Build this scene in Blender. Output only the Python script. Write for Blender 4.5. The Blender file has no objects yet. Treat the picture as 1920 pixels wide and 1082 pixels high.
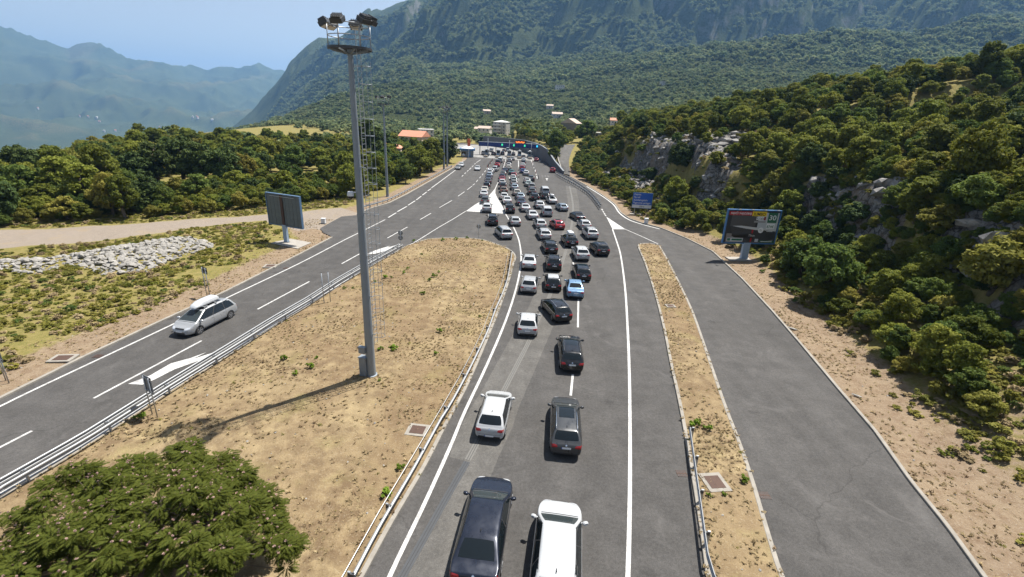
# Queue of cars in front of a motorway toll plaza below a mountain, seen from the air.
import bpy, bmesh, math, random
import numpy as np
from mathutils import Vector, Matrix
from mathutils.bvhtree import BVHTree
from mathutils.geometry import delaunay_2d_cdt

R = math.radians
rnd = random.Random(7)
scene = bpy.context.scene
col = scene.collection

# ------------------------------------------------------------------ camera
F, PITCH, ROLL, CAMZ = 900.0, R(20.1), R(2.6), 17.8
_f = Vector((0, math.cos(PITCH), -math.sin(PITCH)))
_r = Vector((1, 0, 0))
_d = Vector((0, -math.sin(PITCH), -math.cos(PITCH)))
_c, _s = math.cos(ROLL), math.sin(ROLL)
cam_data = bpy.data.cameras.new('camera')
cam = bpy.data.objects.new('camera', cam_data)
col.objects.link(cam)
cam_data.sensor_width = 36.0
cam_data.sensor_fit = 'HORIZONTAL'
cam_data.lens = 36.0 * F / 1920.0
cam_data.clip_start = 0.5
cam_data.clip_end = 30000
ix, iy = _r * _c - _d * _s, -(_r * _s + _d * _c)
cam.matrix_world = Matrix(((ix.x, iy.x, -_f.x, 0), (ix.y, iy.y, -_f.y, 0), (ix.z, iy.z, -_f.z, CAMZ), (0, 0, 0, 1)))
scene.camera = cam

# ------------------------------------------------------------------ sky, sun, exposure
SUN_EL = R(63.5)
SUN_AZ = math.atan2(0.747, 0.665)                 # clockwise from +Y
sun_dir = Vector((math.cos(SUN_EL) * math.sin(SUN_AZ), math.cos(SUN_EL) * math.cos(SUN_AZ), math.sin(SUN_EL)))
world = bpy.data.worlds.new('World')
scene.world = world
world.use_nodes = True
wn = world.node_tree
bg = wn.nodes['Background']
sky = wn.nodes.new('ShaderNodeTexSky')
sky.sky_type = 'NISHITA'
sky.sun_disc = False
sky.sun_elevation = SUN_EL
sky.sun_rotation = SUN_AZ
sky.altitude = 200
sky.air_density = 1.0
sky.dust_density = 1.0
sky.ozone_density = 1.0
hs = wn.nodes.new('ShaderNodeHueSaturation')      # a hazier, paler summer sky
hs.inputs['Saturation'].default_value = 0.5
hs.inputs['Value'].default_value = 1.0
wn.links.new(sky.outputs[0], hs.inputs['Color'])
wn.links.new(hs.outputs[0], bg.inputs[0])
bg.inputs[1].default_value = 0.066
sun_data = bpy.data.lights.new('sun', 'SUN')
sun_data.energy = 5.0
sun_data.angle = R(0.53)
sun_data.color = (1.0, 0.955, 0.88)
sun = bpy.data.objects.new('sun', sun_data)
col.objects.link(sun)
sun.rotation_euler = (-sun_dir).to_track_quat('-Z', 'Y').to_euler()
sun.location = sun_dir * 200
scene.view_settings.view_transform = 'Standard'
scene.view_settings.look = 'None'
scene.view_settings.gamma = 1.0
scene.view_settings.use_curve_mapping = False
scene.view_settings.exposure = 1.02
scene.render.engine = 'CYCLES'
cy = scene.cycles
cy.use_denoising = True
cy.denoiser = 'OPENIMAGEDENOISE'
cy.use_adaptive_sampling = True
cy.adaptive_threshold = 0.015
cy.max_bounces = 4
cy.diffuse_bounces = 2
cy.glossy_bounces = 2
cy.transmission_bounces = 3
cy.transparent_max_bounces = 6
cy.volume_bounces = 0
cy.sample_clamp_indirect = 4
cy.caustics_reflective = False
cy.caustics_refractive = False

# ------------------------------------------------------------------ helpers
def ray(px, py):
    """direction of the photograph's sight line through a pixel (1920x1082)"""
    u, v = (px - 960) / F, (py - 541) / F
    return _f + _r * (u * _c + v * _s) + _d * (-u * _s + v * _c)

def at(px, py, z=0.0):
    """where that sight line meets the level z"""
    q = ray(px, py)
    t = (z - CAMZ) / q.z
    return Vector((q.x * t, q.y * t, z))

def at_y(px, py, Y):
    q = ray(px, py)
    t = Y / q.y
    return Vector((q.x * t, Y, CAMZ + q.z * t))

def G(pts, z=0.0):
    return [at(x, y, z) for x, y in pts]

def tag(o, label=None, cat=None, group=None, kind=None):
    if label: o['label'] = label
    if cat: o['category'] = cat
    if group: o['group'] = group
    if kind: o['kind'] = kind
    return o

def empty(name, loc=(0, 0, 0), rz=0.0):
    o = bpy.data.objects.new(name, None)
    o.empty_display_size = 0.2
    col.objects.link(o)
    o.location = loc
    o.rotation_euler = (0, 0, rz)
    return o

def link(name, mesh, parent=None, loc=(0, 0, 0), rot=(0, 0, 0), mat=None):
    o = bpy.data.objects.new(name, mesh)
    col.objects.link(o)
    if parent is not None: o.parent = parent
    o.location = loc
    o.rotation_euler = rot
    if mat is not None:
        if len(mesh.materials) == 0: mesh.materials.append(mat)
        else: mesh.materials[0] = mat
    return o

def copy_tree(o, parent=None, skip=()):
    c = o.copy()
    col.objects.link(c)
    c.parent = parent
    for ch in list(o.children):
        if ch.name.split('.')[0] in skip: continue
        copy_tree(ch, c, skip)
    return c

class MB:
    """collects vertices and faces of ONE mesh"""
    def __init__(s): s.v, s.f, s.m = [], [], []
    def add(s, vs, fs, mi=0):
        b = len(s.v)
        s.v += [tuple(p) for p in vs]
        s.f += [tuple(i + b for i in q) for q in fs]
        s.m += [mi] * len(fs)
        return s
    def box(s, c, d, M=None, mi=0, bev=0.0):
        x, y, z = d[0] / 2, d[1] / 2, d[2] / 2
        C = Vector(c)
        vs = [Vector((i * x, j * y, k * z)) for k in (-1, 1) for j in (-1, 1) for i in (-1, 1)]
        if M is not None: vs = [M @ v for v in vs]
        return s.add([v + C for v in vs], [(0, 2, 3, 1), (4, 5, 7, 6), (0, 1, 5, 4), (2, 6, 7, 3), (0, 4, 6, 2), (1, 3, 7, 5)], mi)
    def bar(s, a, b, w, h=None, up=Vector((0, 0, 1)), mi=0):
        """square bar from a to b"""
        a, b = Vector(a), Vector(b)
        h = h or w
        t = (b - a).normalized()
        sd = t.cross(up)
        if sd.length < 1e-4: sd = t.cross(Vector((1, 0, 0)))
        sd.normalize()
        n = sd.cross(t)
        vs = []
        for p in (a, b):
            for i, j in ((-1, -1), (1, -1), (1, 1), (-1, 1)):
                vs.append(p + sd * (i * w / 2) + n * (j * h / 2))
        return s.add(vs, [(0, 1, 2, 3), (7, 6, 5, 4), (0, 4, 5, 1), (1, 5, 6, 2), (2, 6, 7, 3), (3, 7, 4, 0)], mi)
    def tube(s, pts, rads, n=8, mi=0, cap=True, closed=False):
        pts = [Vector(p) for p in pts]
        if not hasattr(rads, '__len__'): rads = [rads] * len(pts)
        vs, fs = [], []
        K = len(pts)
        for k, p in enumerate(pts):
            if closed: t = pts[(k + 1) % K] - pts[k - 1]
            else: t = pts[min(k + 1, K - 1)] - pts[max(k - 1, 0)]
            t.normalize()
            a = t.cross(Vector((0, 0, 1)))
            if a.length < 0.02: a = t.cross(Vector((0, 1, 0)))
            a.normalize()
            b = a.cross(t)
            for i in range(n):
                w = 2 * math.pi * i / n
                vs.append(p + (a * math.cos(w) + b * math.sin(w)) * rads[k])
        for k in range(K if closed else K - 1):
            for i in range(n):
                k2 = (k + 1) % K
                fs.append((k * n + i, k * n + (i + 1) % n, k2 * n + (i + 1) % n, k2 * n + i))
        if cap and not closed:
            fs.append(tuple(range(n - 1, -1, -1)))
            fs.append(tuple((K - 1) * n + i for i in range(n)))
        return s.add(vs, fs, mi)
    def lathe(s, prof, n=16, axis='z', c=(0, 0, 0), mi=0):
        vs, fs = [], []
        C = Vector(c)
        for rr, h in prof:
            for i in range(n):
                w = 2 * math.pi * i / n
                if axis == 'z': v = (rr * math.cos(w), rr * math.sin(w), h)
                elif axis == 'x': v = (h, rr * math.cos(w), rr * math.sin(w))
                else: v = (rr * math.cos(w), h, rr * math.sin(w))
                vs.append(C + Vector(v))
        for k in range(len(prof) - 1):
            for i in range(n):
                fs.append((k * n + i, k * n + (i + 1) % n, (k + 1) * n + (i + 1) % n, (k + 1) * n + i))
        fs.append(tuple(range(n - 1, -1, -1)))
        fs.append(tuple((len(prof) - 1) * n + i for i in range(n)))
        return s.add(vs, fs, mi)
    def poly(s, pts, mi=0): return s.add(pts, [tuple(range(len(pts)))], mi)
    def mesh(s, name, mats=(), smooth=False, sharp=None):
        me = bpy.data.meshes.new(name)
        me.from_pydata(s.v, [], s.f)
        for m in mats: me.materials.append(m)
        if any(s.m): me.polygons.foreach_set('material_index', s.m)
        if smooth: me.polygons.foreach_set('use_smooth', [True] * len(s.f))
        me.update()
        if sharp: me.set_sharp_from_angle(angle=R(sharp))
        return me
    def build(s, name, mat, parent=None, loc=(0, 0, 0), rot=(0, 0, 0), smooth=False, sharp=None):
        mats = mat if isinstance(mat, (list, tuple)) else [mat]
        return link(name, s.mesh(name, mats, smooth, sharp), parent, loc, rot)

def resample(pts, step, closed=False):
    pts = [Vector(p) for p in pts]
    if closed: pts = pts + [pts[0]]
    out = [pts[0].copy()]
    acc = 0.0
    for a, b in zip(pts[:-1], pts[1:]):
        L = (b - a).length
        if L < 1e-6: continue
        pos = step - acc
        while pos <= L:
            out.append(a.lerp(b, pos / L))
            pos += step
        acc = L - (pos - step)
    if (out[-1] - pts[-1]).length > step * 0.25 and not closed: out.append(pts[-1].copy())
    return out

def smooth_line(pts, n=6):
    """Catmull-Rom through the points"""
    P = [Vector(p) for p in pts]
    out = []
    for i in range(len(P) - 1):
        p0, p1, p2, p3 = P[max(i - 1, 0)], P[i], P[i + 1], P[min(i + 2, len(P) - 1)]
        for k in range(n):
            t = k / n
            out.append(0.5 * ((2 * p1) + (p2 - p0) * t + (2 * p0 - 5 * p1 + 4 * p2 - p3) * t * t + (3 * p1 - p0 - 3 * p2 + p3) * t ** 3))
    out.append(P[-1].copy())
    return out

def normals2d(P, closed=False):
    N = []
    K = len(P)
    for k in range(K):
        a = P[k - 1] if (closed or k > 0) else P[k]
        b = P[(k + 1) % K] if (closed or k < K - 1) else P[k]
        t = Vector((b.x - a.x, b.y - a.y, 0))
        t = t.normalized() if t.length > 1e-6 else Vector((0, 1, 0))
        N.append(Vector((t.y, -t.x, 0)))     # right-hand side
    return N

def sweep(P, prof, closed=False, mb=None):
    """profile (offset to the right, z) swept along P"""
    mb = mb or MB()
    N = normals2d(P, closed)
    K, n = len(P), len(prof)
    vs = [p + N[k] * o + Vector((0, 0, z)) for k, p in enumerate(P) for o, z in prof]
    fs = []
    for k in range(K if closed else K - 1):
        for i in range(n - 1):
            k2 = (k + 1) % K
            fs.append((k * n + i, k * n + i + 1, k2 * n + i + 1, k2 * n + i))
    mb.add(vs, fs)
    return mb

def pip(poly, X, Y):
    """points in polygon, vectorised"""
    inside = np.zeros(np.shape(X), bool)
    n = len(poly)
    for i in range(n):
        x1, y1 = poly[i][0], poly[i][1]
        x2, y2 = poly[(i + 1) % n][0], poly[(i + 1) % n][1]
        if y1 == y2: continue
        c = ((y1 > Y) != (y2 > Y)) & (X < (x2 - x1) * (Y - y1) / (y2 - y1) + x1)
        inside ^= c
    return inside

def seg_dist(P, X, Y, closed=False, side=False):
    """distance to a polyline; with side also +1 right / -1 left of the nearest segment"""
    best = np.full(np.shape(X), 1e18)
    sd = np.ones(np.shape(X))
    n = len(P)
    for i in range(n if closed else n - 1):
        ax, ay = P[i][0], P[i][1]
        bx, by = P[(i + 1) % n][0], P[(i + 1) % n][1]
        dx, dy = bx - ax, by - ay
        L2 = dx * dx + dy * dy
        if L2 < 1e-9: continue
        t = np.clip(((X - ax) * dx + (Y - ay) * dy) / L2, 0, 1)
        qx, qy = X - (ax + t * dx), Y - (ay + t * dy)
        d2 = qx * qx + qy * qy
        m = d2 < best
        best = np.where(m, d2, best)
        if side: sd = np.where(m, np.sign(dy * (X - ax) - dx * (Y - ay)), sd)
    return (np.sqrt(best), sd) if side else np.sqrt(best)

# value noise, vectorised
def _hash(i, j, s):
    h = (i.astype(np.int64) * 374761393 + j.astype(np.int64) * 668265263 + s * 1442695041) & 0xFFFFFFFF
    h = ((h ^ (h >> 13)) * 1274126177) & 0xFFFFFFFF
    return ((h ^ (h >> 16)) & 0xFFFF) / 65535.0
def vnoise(x, y, s=0):
    x, y = np.asarray(x, float), np.asarray(y, float)
    i, j = np.floor(x), np.floor(y)
    u, v = x - i, y - j
    u, v = u * u * u * (u * (u * 6 - 15) + 10), v * v * v * (v * (v * 6 - 15) + 10)
    a, b, c, d = _hash(i, j, s), _hash(i + 1, j, s), _hash(i, j + 1, s), _hash(i + 1, j + 1, s)
    return (a + (b - a) * u) * (1 - v) + (c + (d - c) * u) * v
def fbm(x, y, o=4, s=0, g=0.5):
    t, a, w = 0.0, 1.0, 0.0
    for k in range(o):
        t = t + a * vnoise(x * 2 ** k + 17.3 * k, y * 2 ** k - 9.1 * k, s + k)
        w += a
        a *= g
    return t / w
def ridged(x, y, o=4, s=0, g=0.5):
    t, a, w = 0.0, 1.0, 0.0
    for k in range(o):
        t = t + a * (1 - np.abs(2 * vnoise(x * 2 ** k + 5.7 * k, y * 2 ** k + 3.3 * k, s + k) - 1))
        w += a
        a *= g
    return t / w
def sstep(a, b, x):
    t = np.clip((np.asarray(x, float) - a) / (b - a), 0, 1)
    return t * t * (3 - 2 * t)
# ------------------------------------------------------------------ materials
class NT:
    def __init__(s, name):
        s.m = bpy.data.materials.new(name)
        s.m.use_nodes = True
        s.t = s.m.node_tree
        s.b = s.t.nodes['Principled BSDF']
        s.out = s.t.nodes['Material Output']
    def n(s, typ, **kw):
        x = s.t.nodes.new(typ)
        for k, v in kw.items(): setattr(x, k, v)
        return x
    def l(s, a, b): s.t.links.new(a, b)
    def coord(s, scale=1.0, kind='Object'):
        c = s.n('ShaderNodeTexCoord')
        if scale == 1.0: return c.outputs[kind]
        m = s.n('ShaderNodeMapping')
        m.inputs['Scale'].default_value = (scale,) * 3 if not hasattr(scale, '__len__') else scale
        s.l(c.outputs[kind], m.inputs[0])
        return m.outputs[0]
    def noise(s, co, scale, detail=3, rough=0.55, dist=0.0):
        x = s.n('ShaderNodeTexNoise')
        x.inputs['Scale'].default_value = scale
        x.inputs['Detail'].default_value = detail
        x.inputs['Roughness'].default_value = rough
        x.inputs['Distortion'].default_value = dist
        s.l(co, x.inputs['Vector'])
        return x.outputs[0]
    def ramp(s, fac, stops):
        x = s.n('ShaderNodeValToRGB')
        e = x.color_ramp.elements
        while len(e) < len(stops): e.new(0.5)
        for q, (p, c) in zip(e, stops):
            q.position = p
            q.color = (c, c, c, 1) if not hasattr(c, '__len__') else (*c[:3], 1)
        s.l(fac, x.inputs[0])
        return x.outputs[0]
    def mix(s, fac, a, b, mode='MIX'):
        x = s.n('ShaderNodeMix', data_type='RGBA', blend_type=mode)
        for sock, v in ((x.inputs[0], fac), (x.inputs[6], a), (x.inputs[7], b)):
            if hasattr(v, 'links') or isinstance(v, bpy.types.NodeSocket): s.l(v, sock)
            elif hasattr(v, '__len__'): sock.default_value = (*v[:3], 1)
            else: sock.default_value = v if sock == x.inputs[0] else (v, v, v, 1)
        return x.outputs[2]
    def math(s, op, a, b=0.0):
        x = s.n('ShaderNodeMath', operation=op)
        for sock, v in ((x.inputs[0], a), (x.inputs[1], b)):
            if isinstance(v, bpy.types.NodeSocket): s.l(v, sock)
            else: sock.default_value = v
        return x.outputs[0]
    def bump(s, h, strength=0.5, dist=0.02):
        x = s.n('ShaderNodeBump')
        x.inputs['Strength'].default_value = strength
        x.inputs['Distance'].default_value = dist
        s.l(h, x.inputs['Height'])
        s.l(x.outputs[0], s.b.inputs['Normal'])
    def col(s, v):
        if isinstance(v, bpy.types.NodeSocket): s.l(v, s.b.inputs['Base Color'])
        else: s.b.inputs['Base Color'].default_value = (*v[:3], 1)
    def set(s, **kw):
        for k, v in kw.items(): s.b.inputs[k.replace('_', ' ')].default_value = v
        return s

def plain(name, c, rough=0.5, metal=0.0, spec=0.5, var=0.0, vscale=3.0, **kw):
    t = NT(name)
    t.set(Roughness=rough, Metallic=metal)
    t.b.inputs['Specular IOR Level'].default_value = spec
    for k, v in kw.items(): t.b.inputs[k.replace('_', ' ')].default_value = v
    if var:
        nz = t.noise(t.coord(), vscale, 4, 0.6)
        t.col(t.mix(nz, tuple(x * (1 - var) for x in c), tuple(min(x * (1 + var), 1) for x in c)))
    else: t.col(c)
    return t.m

def asphalt(name, base, tint=(1, 1, 1), crack=True, stain=0.5):
    t = NT(name)
    co = t.coord()
    big = t.noise(co, 0.09, 4, 0.6, 0.5)
    mid = t.noise(co, 0.7, 4, 0.65)
    fine = t.noise(co, 22.0, 3, 0.7)
    c0 = tuple(base * k for k in tint)
    lo, hi = tuple(x * 0.74 for x in c0), tuple(x * 1.24 for x in c0)
    c = t.mix(big, lo, hi)
    c = t.mix(0.75, c, t.ramp(mid, [(0.25, 0.68), (0.75, 1.28)]), 'MULTIPLY')
    c = t.mix(0.7, c, t.ramp(t.noise(co, 6.0, 5, 0.75), [(0.3, 0.62), (0.7, 1.32)]), 'MULTIPLY')
    c = t.mix(0.75, c, t.ramp(fine, [(0.25, 0.5), (0.55, 1.0), (0.78, 1.6)]), 'MULTIPLY')
    # wheel tracks and drag marks along the lanes (stretched noise)
    tr = t.noise(t.coord((0.55, 0.012, 1)), 1.0, 3, 0.6)
    c = t.mix(0.5, c, t.ramp(tr, [(0.3, 0.74), (0.7, 1.22)]), 'MULTIPLY')
    # oil spots
    vo = t.n('ShaderNodeTexVoronoi')
    vo.inputs['Scale'].default_value = 0.42
    t.l(co, vo.inputs['Vector'])
    sp = t.math('ADD', vo.outputs['Distance'], t.math('MULTIPLY', t.noise(co, 2.6, 2), 0.35))
    sc_ = t.n('ShaderNodeSeparateColor')
    t.l(vo.outputs['Color'], sc_.inputs[0])
    keep = t.ramp(sc_.outputs[0], [(0.60, 0.0), (0.66, 1.0)])
    c = t.mix(t.math('MULTIPLY', keep, stain), c, t.mix(1.0, c, t.ramp(sp, [(0.24, 0.42), (0.36, 1.0)]), 'MULTIPLY'))
    # pale scuffs and dust
    c = t.mix(t.ramp(t.noise(co, 0.35, 5, 0.7, 1.2), [(0.56, 0.0), (0.74, 0.45)]), c, tuple(x * 1.75 for x in c0))
    if crack:
        w = t.n('ShaderNodeMix', data_type='VECTOR')
        nz = t.n('ShaderNodeTexNoise')
        nz.inputs['Scale'].default_value = 0.55
        nz.inputs['Detail'].default_value = 5
        t.l(co, nz.inputs['Vector'])
        w.inputs[0].default_value = 0.72
        sc = t.n('ShaderNodeVectorMath', operation='SCALE')
        sc.inputs[3].default_value = 1.8
        t.l(nz.outputs[1], sc.inputs[0])
        ad = t.n('ShaderNodeVectorMath', operation='ADD')
        t.l(co, ad.inputs[0]); t.l(sc.outputs[0], ad.inputs[1])
        v2 = t.n('ShaderNodeTexVoronoi', feature='DISTANCE_TO_EDGE')
        v2.inputs['Scale'].default_value = 0.07
        t.l(ad.outputs[0], v2.inputs['Vector'])
        line = t.ramp(v2.outputs['Distance'], [(0.0012, 0.45), (0.003, 1.0)])
        gate = t.ramp(t.noise(co, 0.13, 2), [(0.45, 1.0), (0.56, 0.0)])
        c = t.mix(t.math('MULTIPLY', gate, 0.5), c, t.mix(1.0, c, line, 'MULTIPLY'))
    t.col(c)
    t.set(Roughness=0.88)
    t.b.inputs['Specular IOR Level'].default_value = 0.25
    t.bump(fine, 0.35, 0.008)
    return t.m

def dry_grass(name, mode=0):
    t = NT(name)
    co = t.coord()
    n1 = t.noise(co, 0.16, 4, 0.6, 0.8)
    n2 = t.noise(co, 1.1, 5, 0.68)
    n3 = t.noise(co, 9.0, 4, 0.75)
    straw, tan, brown, pale = (0.305, 0.236, 0.132), (0.24, 0.178, 0.102), (0.13, 0.091, 0.053), (0.355, 0.298, 0.21)
    c = t.mix(t.ramp(n1, [(0.32, 0.0), (0.66, 1.0)]), straw, tan)
    c = t.mix(t.math('MULTIPLY', t.ramp(n2, [(0.36, 0.0), (0.60, 1.0)]), t.ramp(t.noise(co, 0.21, 4, 0.6), [(0.33, 0.35), (0.58, 1.0)])), c, brown)
    c = t.mix(t.math('MULTIPLY', t.ramp(t.noise(co, 0.075, 3, 0.6, 1.0), [(0.42, 0.0), (0.60, 0.75)]), t.ramp(n2, [(0.25, 0.35), (0.6, 1.0)])), c, (0.155, 0.105, 0.06))
    c = t.mix(t.ramp(n3, [(0.55, 0.0), (0.78, 0.75)]), c, pale)
    c = t.mix(t.ramp(t.noise(co, 16.0, 3, 0.8), [(0.3, 0.55), (0.45, 0.0)]), c, (0.095, 0.062, 0.034))
    gr = t.math('MULTIPLY', t.ramp(t.noise(co, 0.33, 3), [(0.56, 0.0), (0.72, 0.5)]), t.ramp(n3, [(0.4, 0.0), (0.6, 1.0)]))
    c = t.mix(gr, c, (0.18, 0.17, 0.05))
    t.col(c)
    t.set(Roughness=0.95)
    t.b.inputs['Specular IOR Level'].default_value = 0.1
    t.bump(n3, 0.9, 0.05)
    return t.m

def leaf(name, c1, c2, c3, trans=0.38, bark=False):
    """two leaf tones by leaf, a drift by plant"""
    t = NT(name)
    geo = t.n('ShaderNodeNewGeometry')
    oi = t.n('ShaderNodeObjectInfo')
    c = t.mix(geo.outputs['Random Per Island'], c1, c2)
    c = t.mix(t.math('MULTIPLY', oi.outputs['Random'], 0.85), c, c3)
    hsv = t.n('ShaderNodeHueSaturation')
    t.l(c, hsv.inputs['Color'])
    t.l(t.math('ADD', t.math('MULTIPLY', t.math('FRACT', t.math('MULTIPLY', oi.outputs['Random'], 7.31)), 0.5), 0.72), hsv.inputs['Value'])
    t.col(hsv.outputs[0])
    t.set(Roughness=0.7)
    t.b.inputs['Specular IOR Level'].default_value = 0.07
    tr = t.n('ShaderNodeBsdfTranslucent')
    t.l(hsv.outputs[0], tr.inputs[0])
    ms = t.n('ShaderNodeMixShader')
    ms.inputs[0].default_value = trans
    t.l(t.b.outputs[0], ms.inputs[1]); t.l(tr.outputs[0], ms.inputs[2])
    t.l(ms.outputs[0], t.out.inputs[0])
    return t.m

M = {}
M['asphalt'] = asphalt('asphalt_aged', 0.070, (1.0, 0.95, 0.905))
M['asphalt_side'] = asphalt('asphalt_service_road', 0.073, (1.0, 0.95, 0.90), stain=0.9)
M['patch'] = asphalt('asphalt_light_patch', 0.098, (1.0, 0.95, 0.88), crack=False, stain=0.3)
M['patch2'] = asphalt('concrete_apron', 0.24, (1.0, 0.97, 0.92), crack=False, stain=0.5)
M['dry'] = dry_grass('dry_grass')
def road_paint():
    t = NT('road_paint')
    co = t.coord()
    n = t.noise(co, 3.2, 5, 0.75)
    f = t.noise(co, 30, 2, 0.7)
    c = t.mix(t.ramp(n, [(0.36, 0.8), (0.54, 0.0)]), (0.50, 0.495, 0.48), (0.26, 0.25, 0.245))
    c = t.mix(0.6, c, t.ramp(f, [(0.3, 0.55), (0.5, 1.0)]), 'MULTIPLY')
    c = t.mix(0.5, c, t.ramp(t.noise(co, 0.6, 3), [(0.35, 0.72), (0.6, 1.0)]), 'MULTIPLY')
    t.col(c); t.set(Roughness=0.75)
    return t.m
M['paint'] = road_paint()
M['kerb'] = plain('kerb_concrete', (0.25, 0.23, 0.20), 0.9, var=0.4, vscale=1.7, spec=0.2)
M['concrete'] = plain('concrete', (0.29, 0.27, 0.24), 0.9, var=0.25, vscale=1.2, spec=0.2)
M['steel'] = plain('galvanised_steel', (0.36, 0.38, 0.40), 0.45, 0.6, var=0.18, vscale=2.0)
M['rail'] = plain('guardrail_zinc', (0.29, 0.30, 0.31), 0.55, 0.4, var=0.15, vscale=1.5)
M['mast'] = plain('mast_zinc', (0.22, 0.25, 0.28), 0.55, 0.35, var=0.12, vscale=1.0)
M['darksteel'] = plain('dark_steel', (0.055, 0.058, 0.062), 0.5, 0.3, var=0.2)
M['rust'] = plain('rusted_iron', (0.075, 0.042, 0.030), 0.8, 0.2, var=0.3, vscale=8)
M['rubber'] = plain('rubber', (0.018, 0.018, 0.019), 0.8)
M['black_plastic'] = plain('black_plastic', (0.022, 0.022, 0.024), 0.55)
M['chrome'] = plain('chrome', (0.75, 0.76, 0.78), 0.15, 1.0)
M['alloy'] = plain('alloy_rim', (0.42, 0.43, 0.45), 0.32, 0.8)
M['glass'] = plain('car_glass', (0.006, 0.009, 0.011), 0.03, 0.0, 0.42)
M['glass_clear'] = plain('windscreen_glass', (0.03, 0.038, 0.040), 0.04, 0.0, 0.5)
M['red_light'] = plain('tail_lamp', (0.36, 0.012, 0.014), 0.18, 0.0, 0.6)
M['head_light'] = plain('head_lamp', (0.55, 0.57, 0.6), 0.1, 0.3, 0.7)
M['plate'] = plain('number_plate', (0.68, 0.69, 0.70), 0.5)
M['plate_blue'] = plain('plate_band', (0.02, 0.06, 0.35), 0.5)
M['white'] = plain('white_enamel', (0.60, 0.61, 0.62), 0.45, var=0.06)
M['sign_blue'] = plain('sign_blue', (0.010, 0.085, 0.40), 0.45)
M['fascia_blue'] = plain('fascia_blue', (0.010, 0.030, 0.16), 0.5, var=0.15, vscale=0.3)
M['grey_panel'] = plain('sign_back', (0.22, 0.235, 0.25), 0.5, 0.4, var=0.15)
M['slate'] = plain('billboard_back', (0.105, 0.125, 0.135), 0.55, 0.3, var=0.25, vscale=1.2)
M['frame_blue'] = plain('frame_blue', (0.06, 0.17, 0.36), 0.45)
M['post_blue'] = plain('billboard_post', (0.28, 0.36, 0.45), 0.5, var=0.15)
def emit(name, c, s):
    t = NT(name)
    t.m.cycles.emission_sampling = 'NONE'
    t.col(tuple(x * 0.3 for x in c)); t.b.inputs['Emission Color'].default_value = (*c, 1); t.b.inputs['Emission Strength'].default_value = s
    return t.m
M['led_green'] = emit('signal_green', (0.05, 0.75, 0.35), 0.6)
M['led_cyan'] = emit('signal_cyan', (0.05, 0.55, 0.95), 0.8)
M['led_orange'] = emit('message_orange', (1.0, 0.22, 0.03), 0.8)
def paint(name, c, metal=0.0, rough=0.28):
    t = NT(name)
    oi = t.n('ShaderNodeObjectInfo')
    t.col(c)
    t.set(Roughness=rough, Metallic=metal)
    t.b.inputs['Coat Weight'].default_value = 0.45
    t.b.inputs['Coat Roughness'].default_value = 0.04
    # dust: a little roughness drift
    nz = t.noise(t.coord(), 3.0, 3)
    t.l(t.ramp(nz, [(0.3, rough * 0.8), (0.8, rough * 1.5)]), t.b.inputs['Roughness'])
    return t.m
PAINT = {
    'white': paint('paint_white', (0.37, 0.38, 0.39)), 'cream': paint('paint_cream', (0.33, 0.315, 0.28)),
    'silver': paint('paint_silver', (0.36, 0.37, 0.38), 0.3, 0.32), 'silverblue': paint('paint_silver_blue', (0.26, 0.31, 0.36), 0.5, 0.3),
    'grey': paint('paint_grey', (0.055, 0.057, 0.060), 0.4, 0.3), 'lightgrey': paint('paint_light_grey', (0.21, 0.215, 0.22), 0.5, 0.3),
    'black': paint('paint_black', (0.005, 0.005, 0.006), 0.0, 0.2), 'navy': paint('paint_navy', (0.012, 0.018, 0.04), 0.3, 0.25),
    'blackblue': paint('paint_blue_black', (0.012, 0.016, 0.029), 0.4, 0.28),
    'blue': paint('paint_sky_blue', (0.155, 0.265, 0.41), 0.4, 0.3), 'darkblue': paint('paint_dark_blue', (0.03, 0.07, 0.19), 0.35, 0.3),
    'teal': paint('paint_teal', (0.03, 0.115, 0.125), 0.35, 0.3), 'red': paint('paint_red', (0.30, 0.014, 0.022), 0.1, 0.25),
    'darkred': paint('paint_dark_red', (0.20, 0.012, 0.02), 0.2, 0.25), 'brown': paint('paint_brown', (0.12, 0.085, 0.065), 0.3, 0.3),
    'greygreen': paint('paint_grey_green', (0.28, 0.33, 0.32), 0.45, 0.3),
}
M['leaf_olive'] = leaf('leaf_olive', (0.155, 0.178, 0.028), (0.265, 0.26, 0.048), (0.115, 0.145, 0.025))
M['leaf_green'] = leaf('leaf_green', (0.100, 0.145, 0.030), (0.175, 0.210, 0.048), (0.070, 0.112, 0.028))
M['leaf_dark'] = leaf('leaf_dark', (0.052, 0.078, 0.022), (0.10, 0.125, 0.036), (0.046, 0.074, 0.024), 0.22)
M['leaf_yellow'] = leaf('leaf_yellow', (0.23, 0.21, 0.04), (0.30, 0.26, 0.06), (0.165, 0.17, 0.036))
M['leaf_scrub'] = leaf('leaf_scrub', (0.21, 0.20, 0.042), (0.30, 0.26, 0.07), (0.155, 0.165, 0.038))
M['leaf_mimosa'] = leaf('leaf_mimosa', (0.054, 0.082, 0.012), (0.165, 0.175, 0.032), (0.092, 0.11, 0.019), 0.3)
M['leaf_far'] = leaf('leaf_far', (0.205, 0.24, 0.105), (0.32, 0.335, 0.155), (0.155, 0.205, 0.095))
M['leaf_far_dark'] = leaf('leaf_far_dark', (0.13, 0.172, 0.078), (0.205, 0.24, 0.11), (0.118, 0.168, 0.08))
M['leaf_weed'] = leaf('leaf_weed', (0.12, 0.20, 0.02), (0.20, 0.28, 0.04), (0.15, 0.22, 0.03))
M['straw'] = leaf('straw', (0.33, 0.255, 0.14), (0.41, 0.325, 0.19), (0.275, 0.205, 0.11), 0.2)
M['dead_grass'] = leaf('dead_grass', (0.165, 0.112, 0.066), (0.23, 0.162, 0.096), (0.19, 0.13, 0.076), 0.15)
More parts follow.
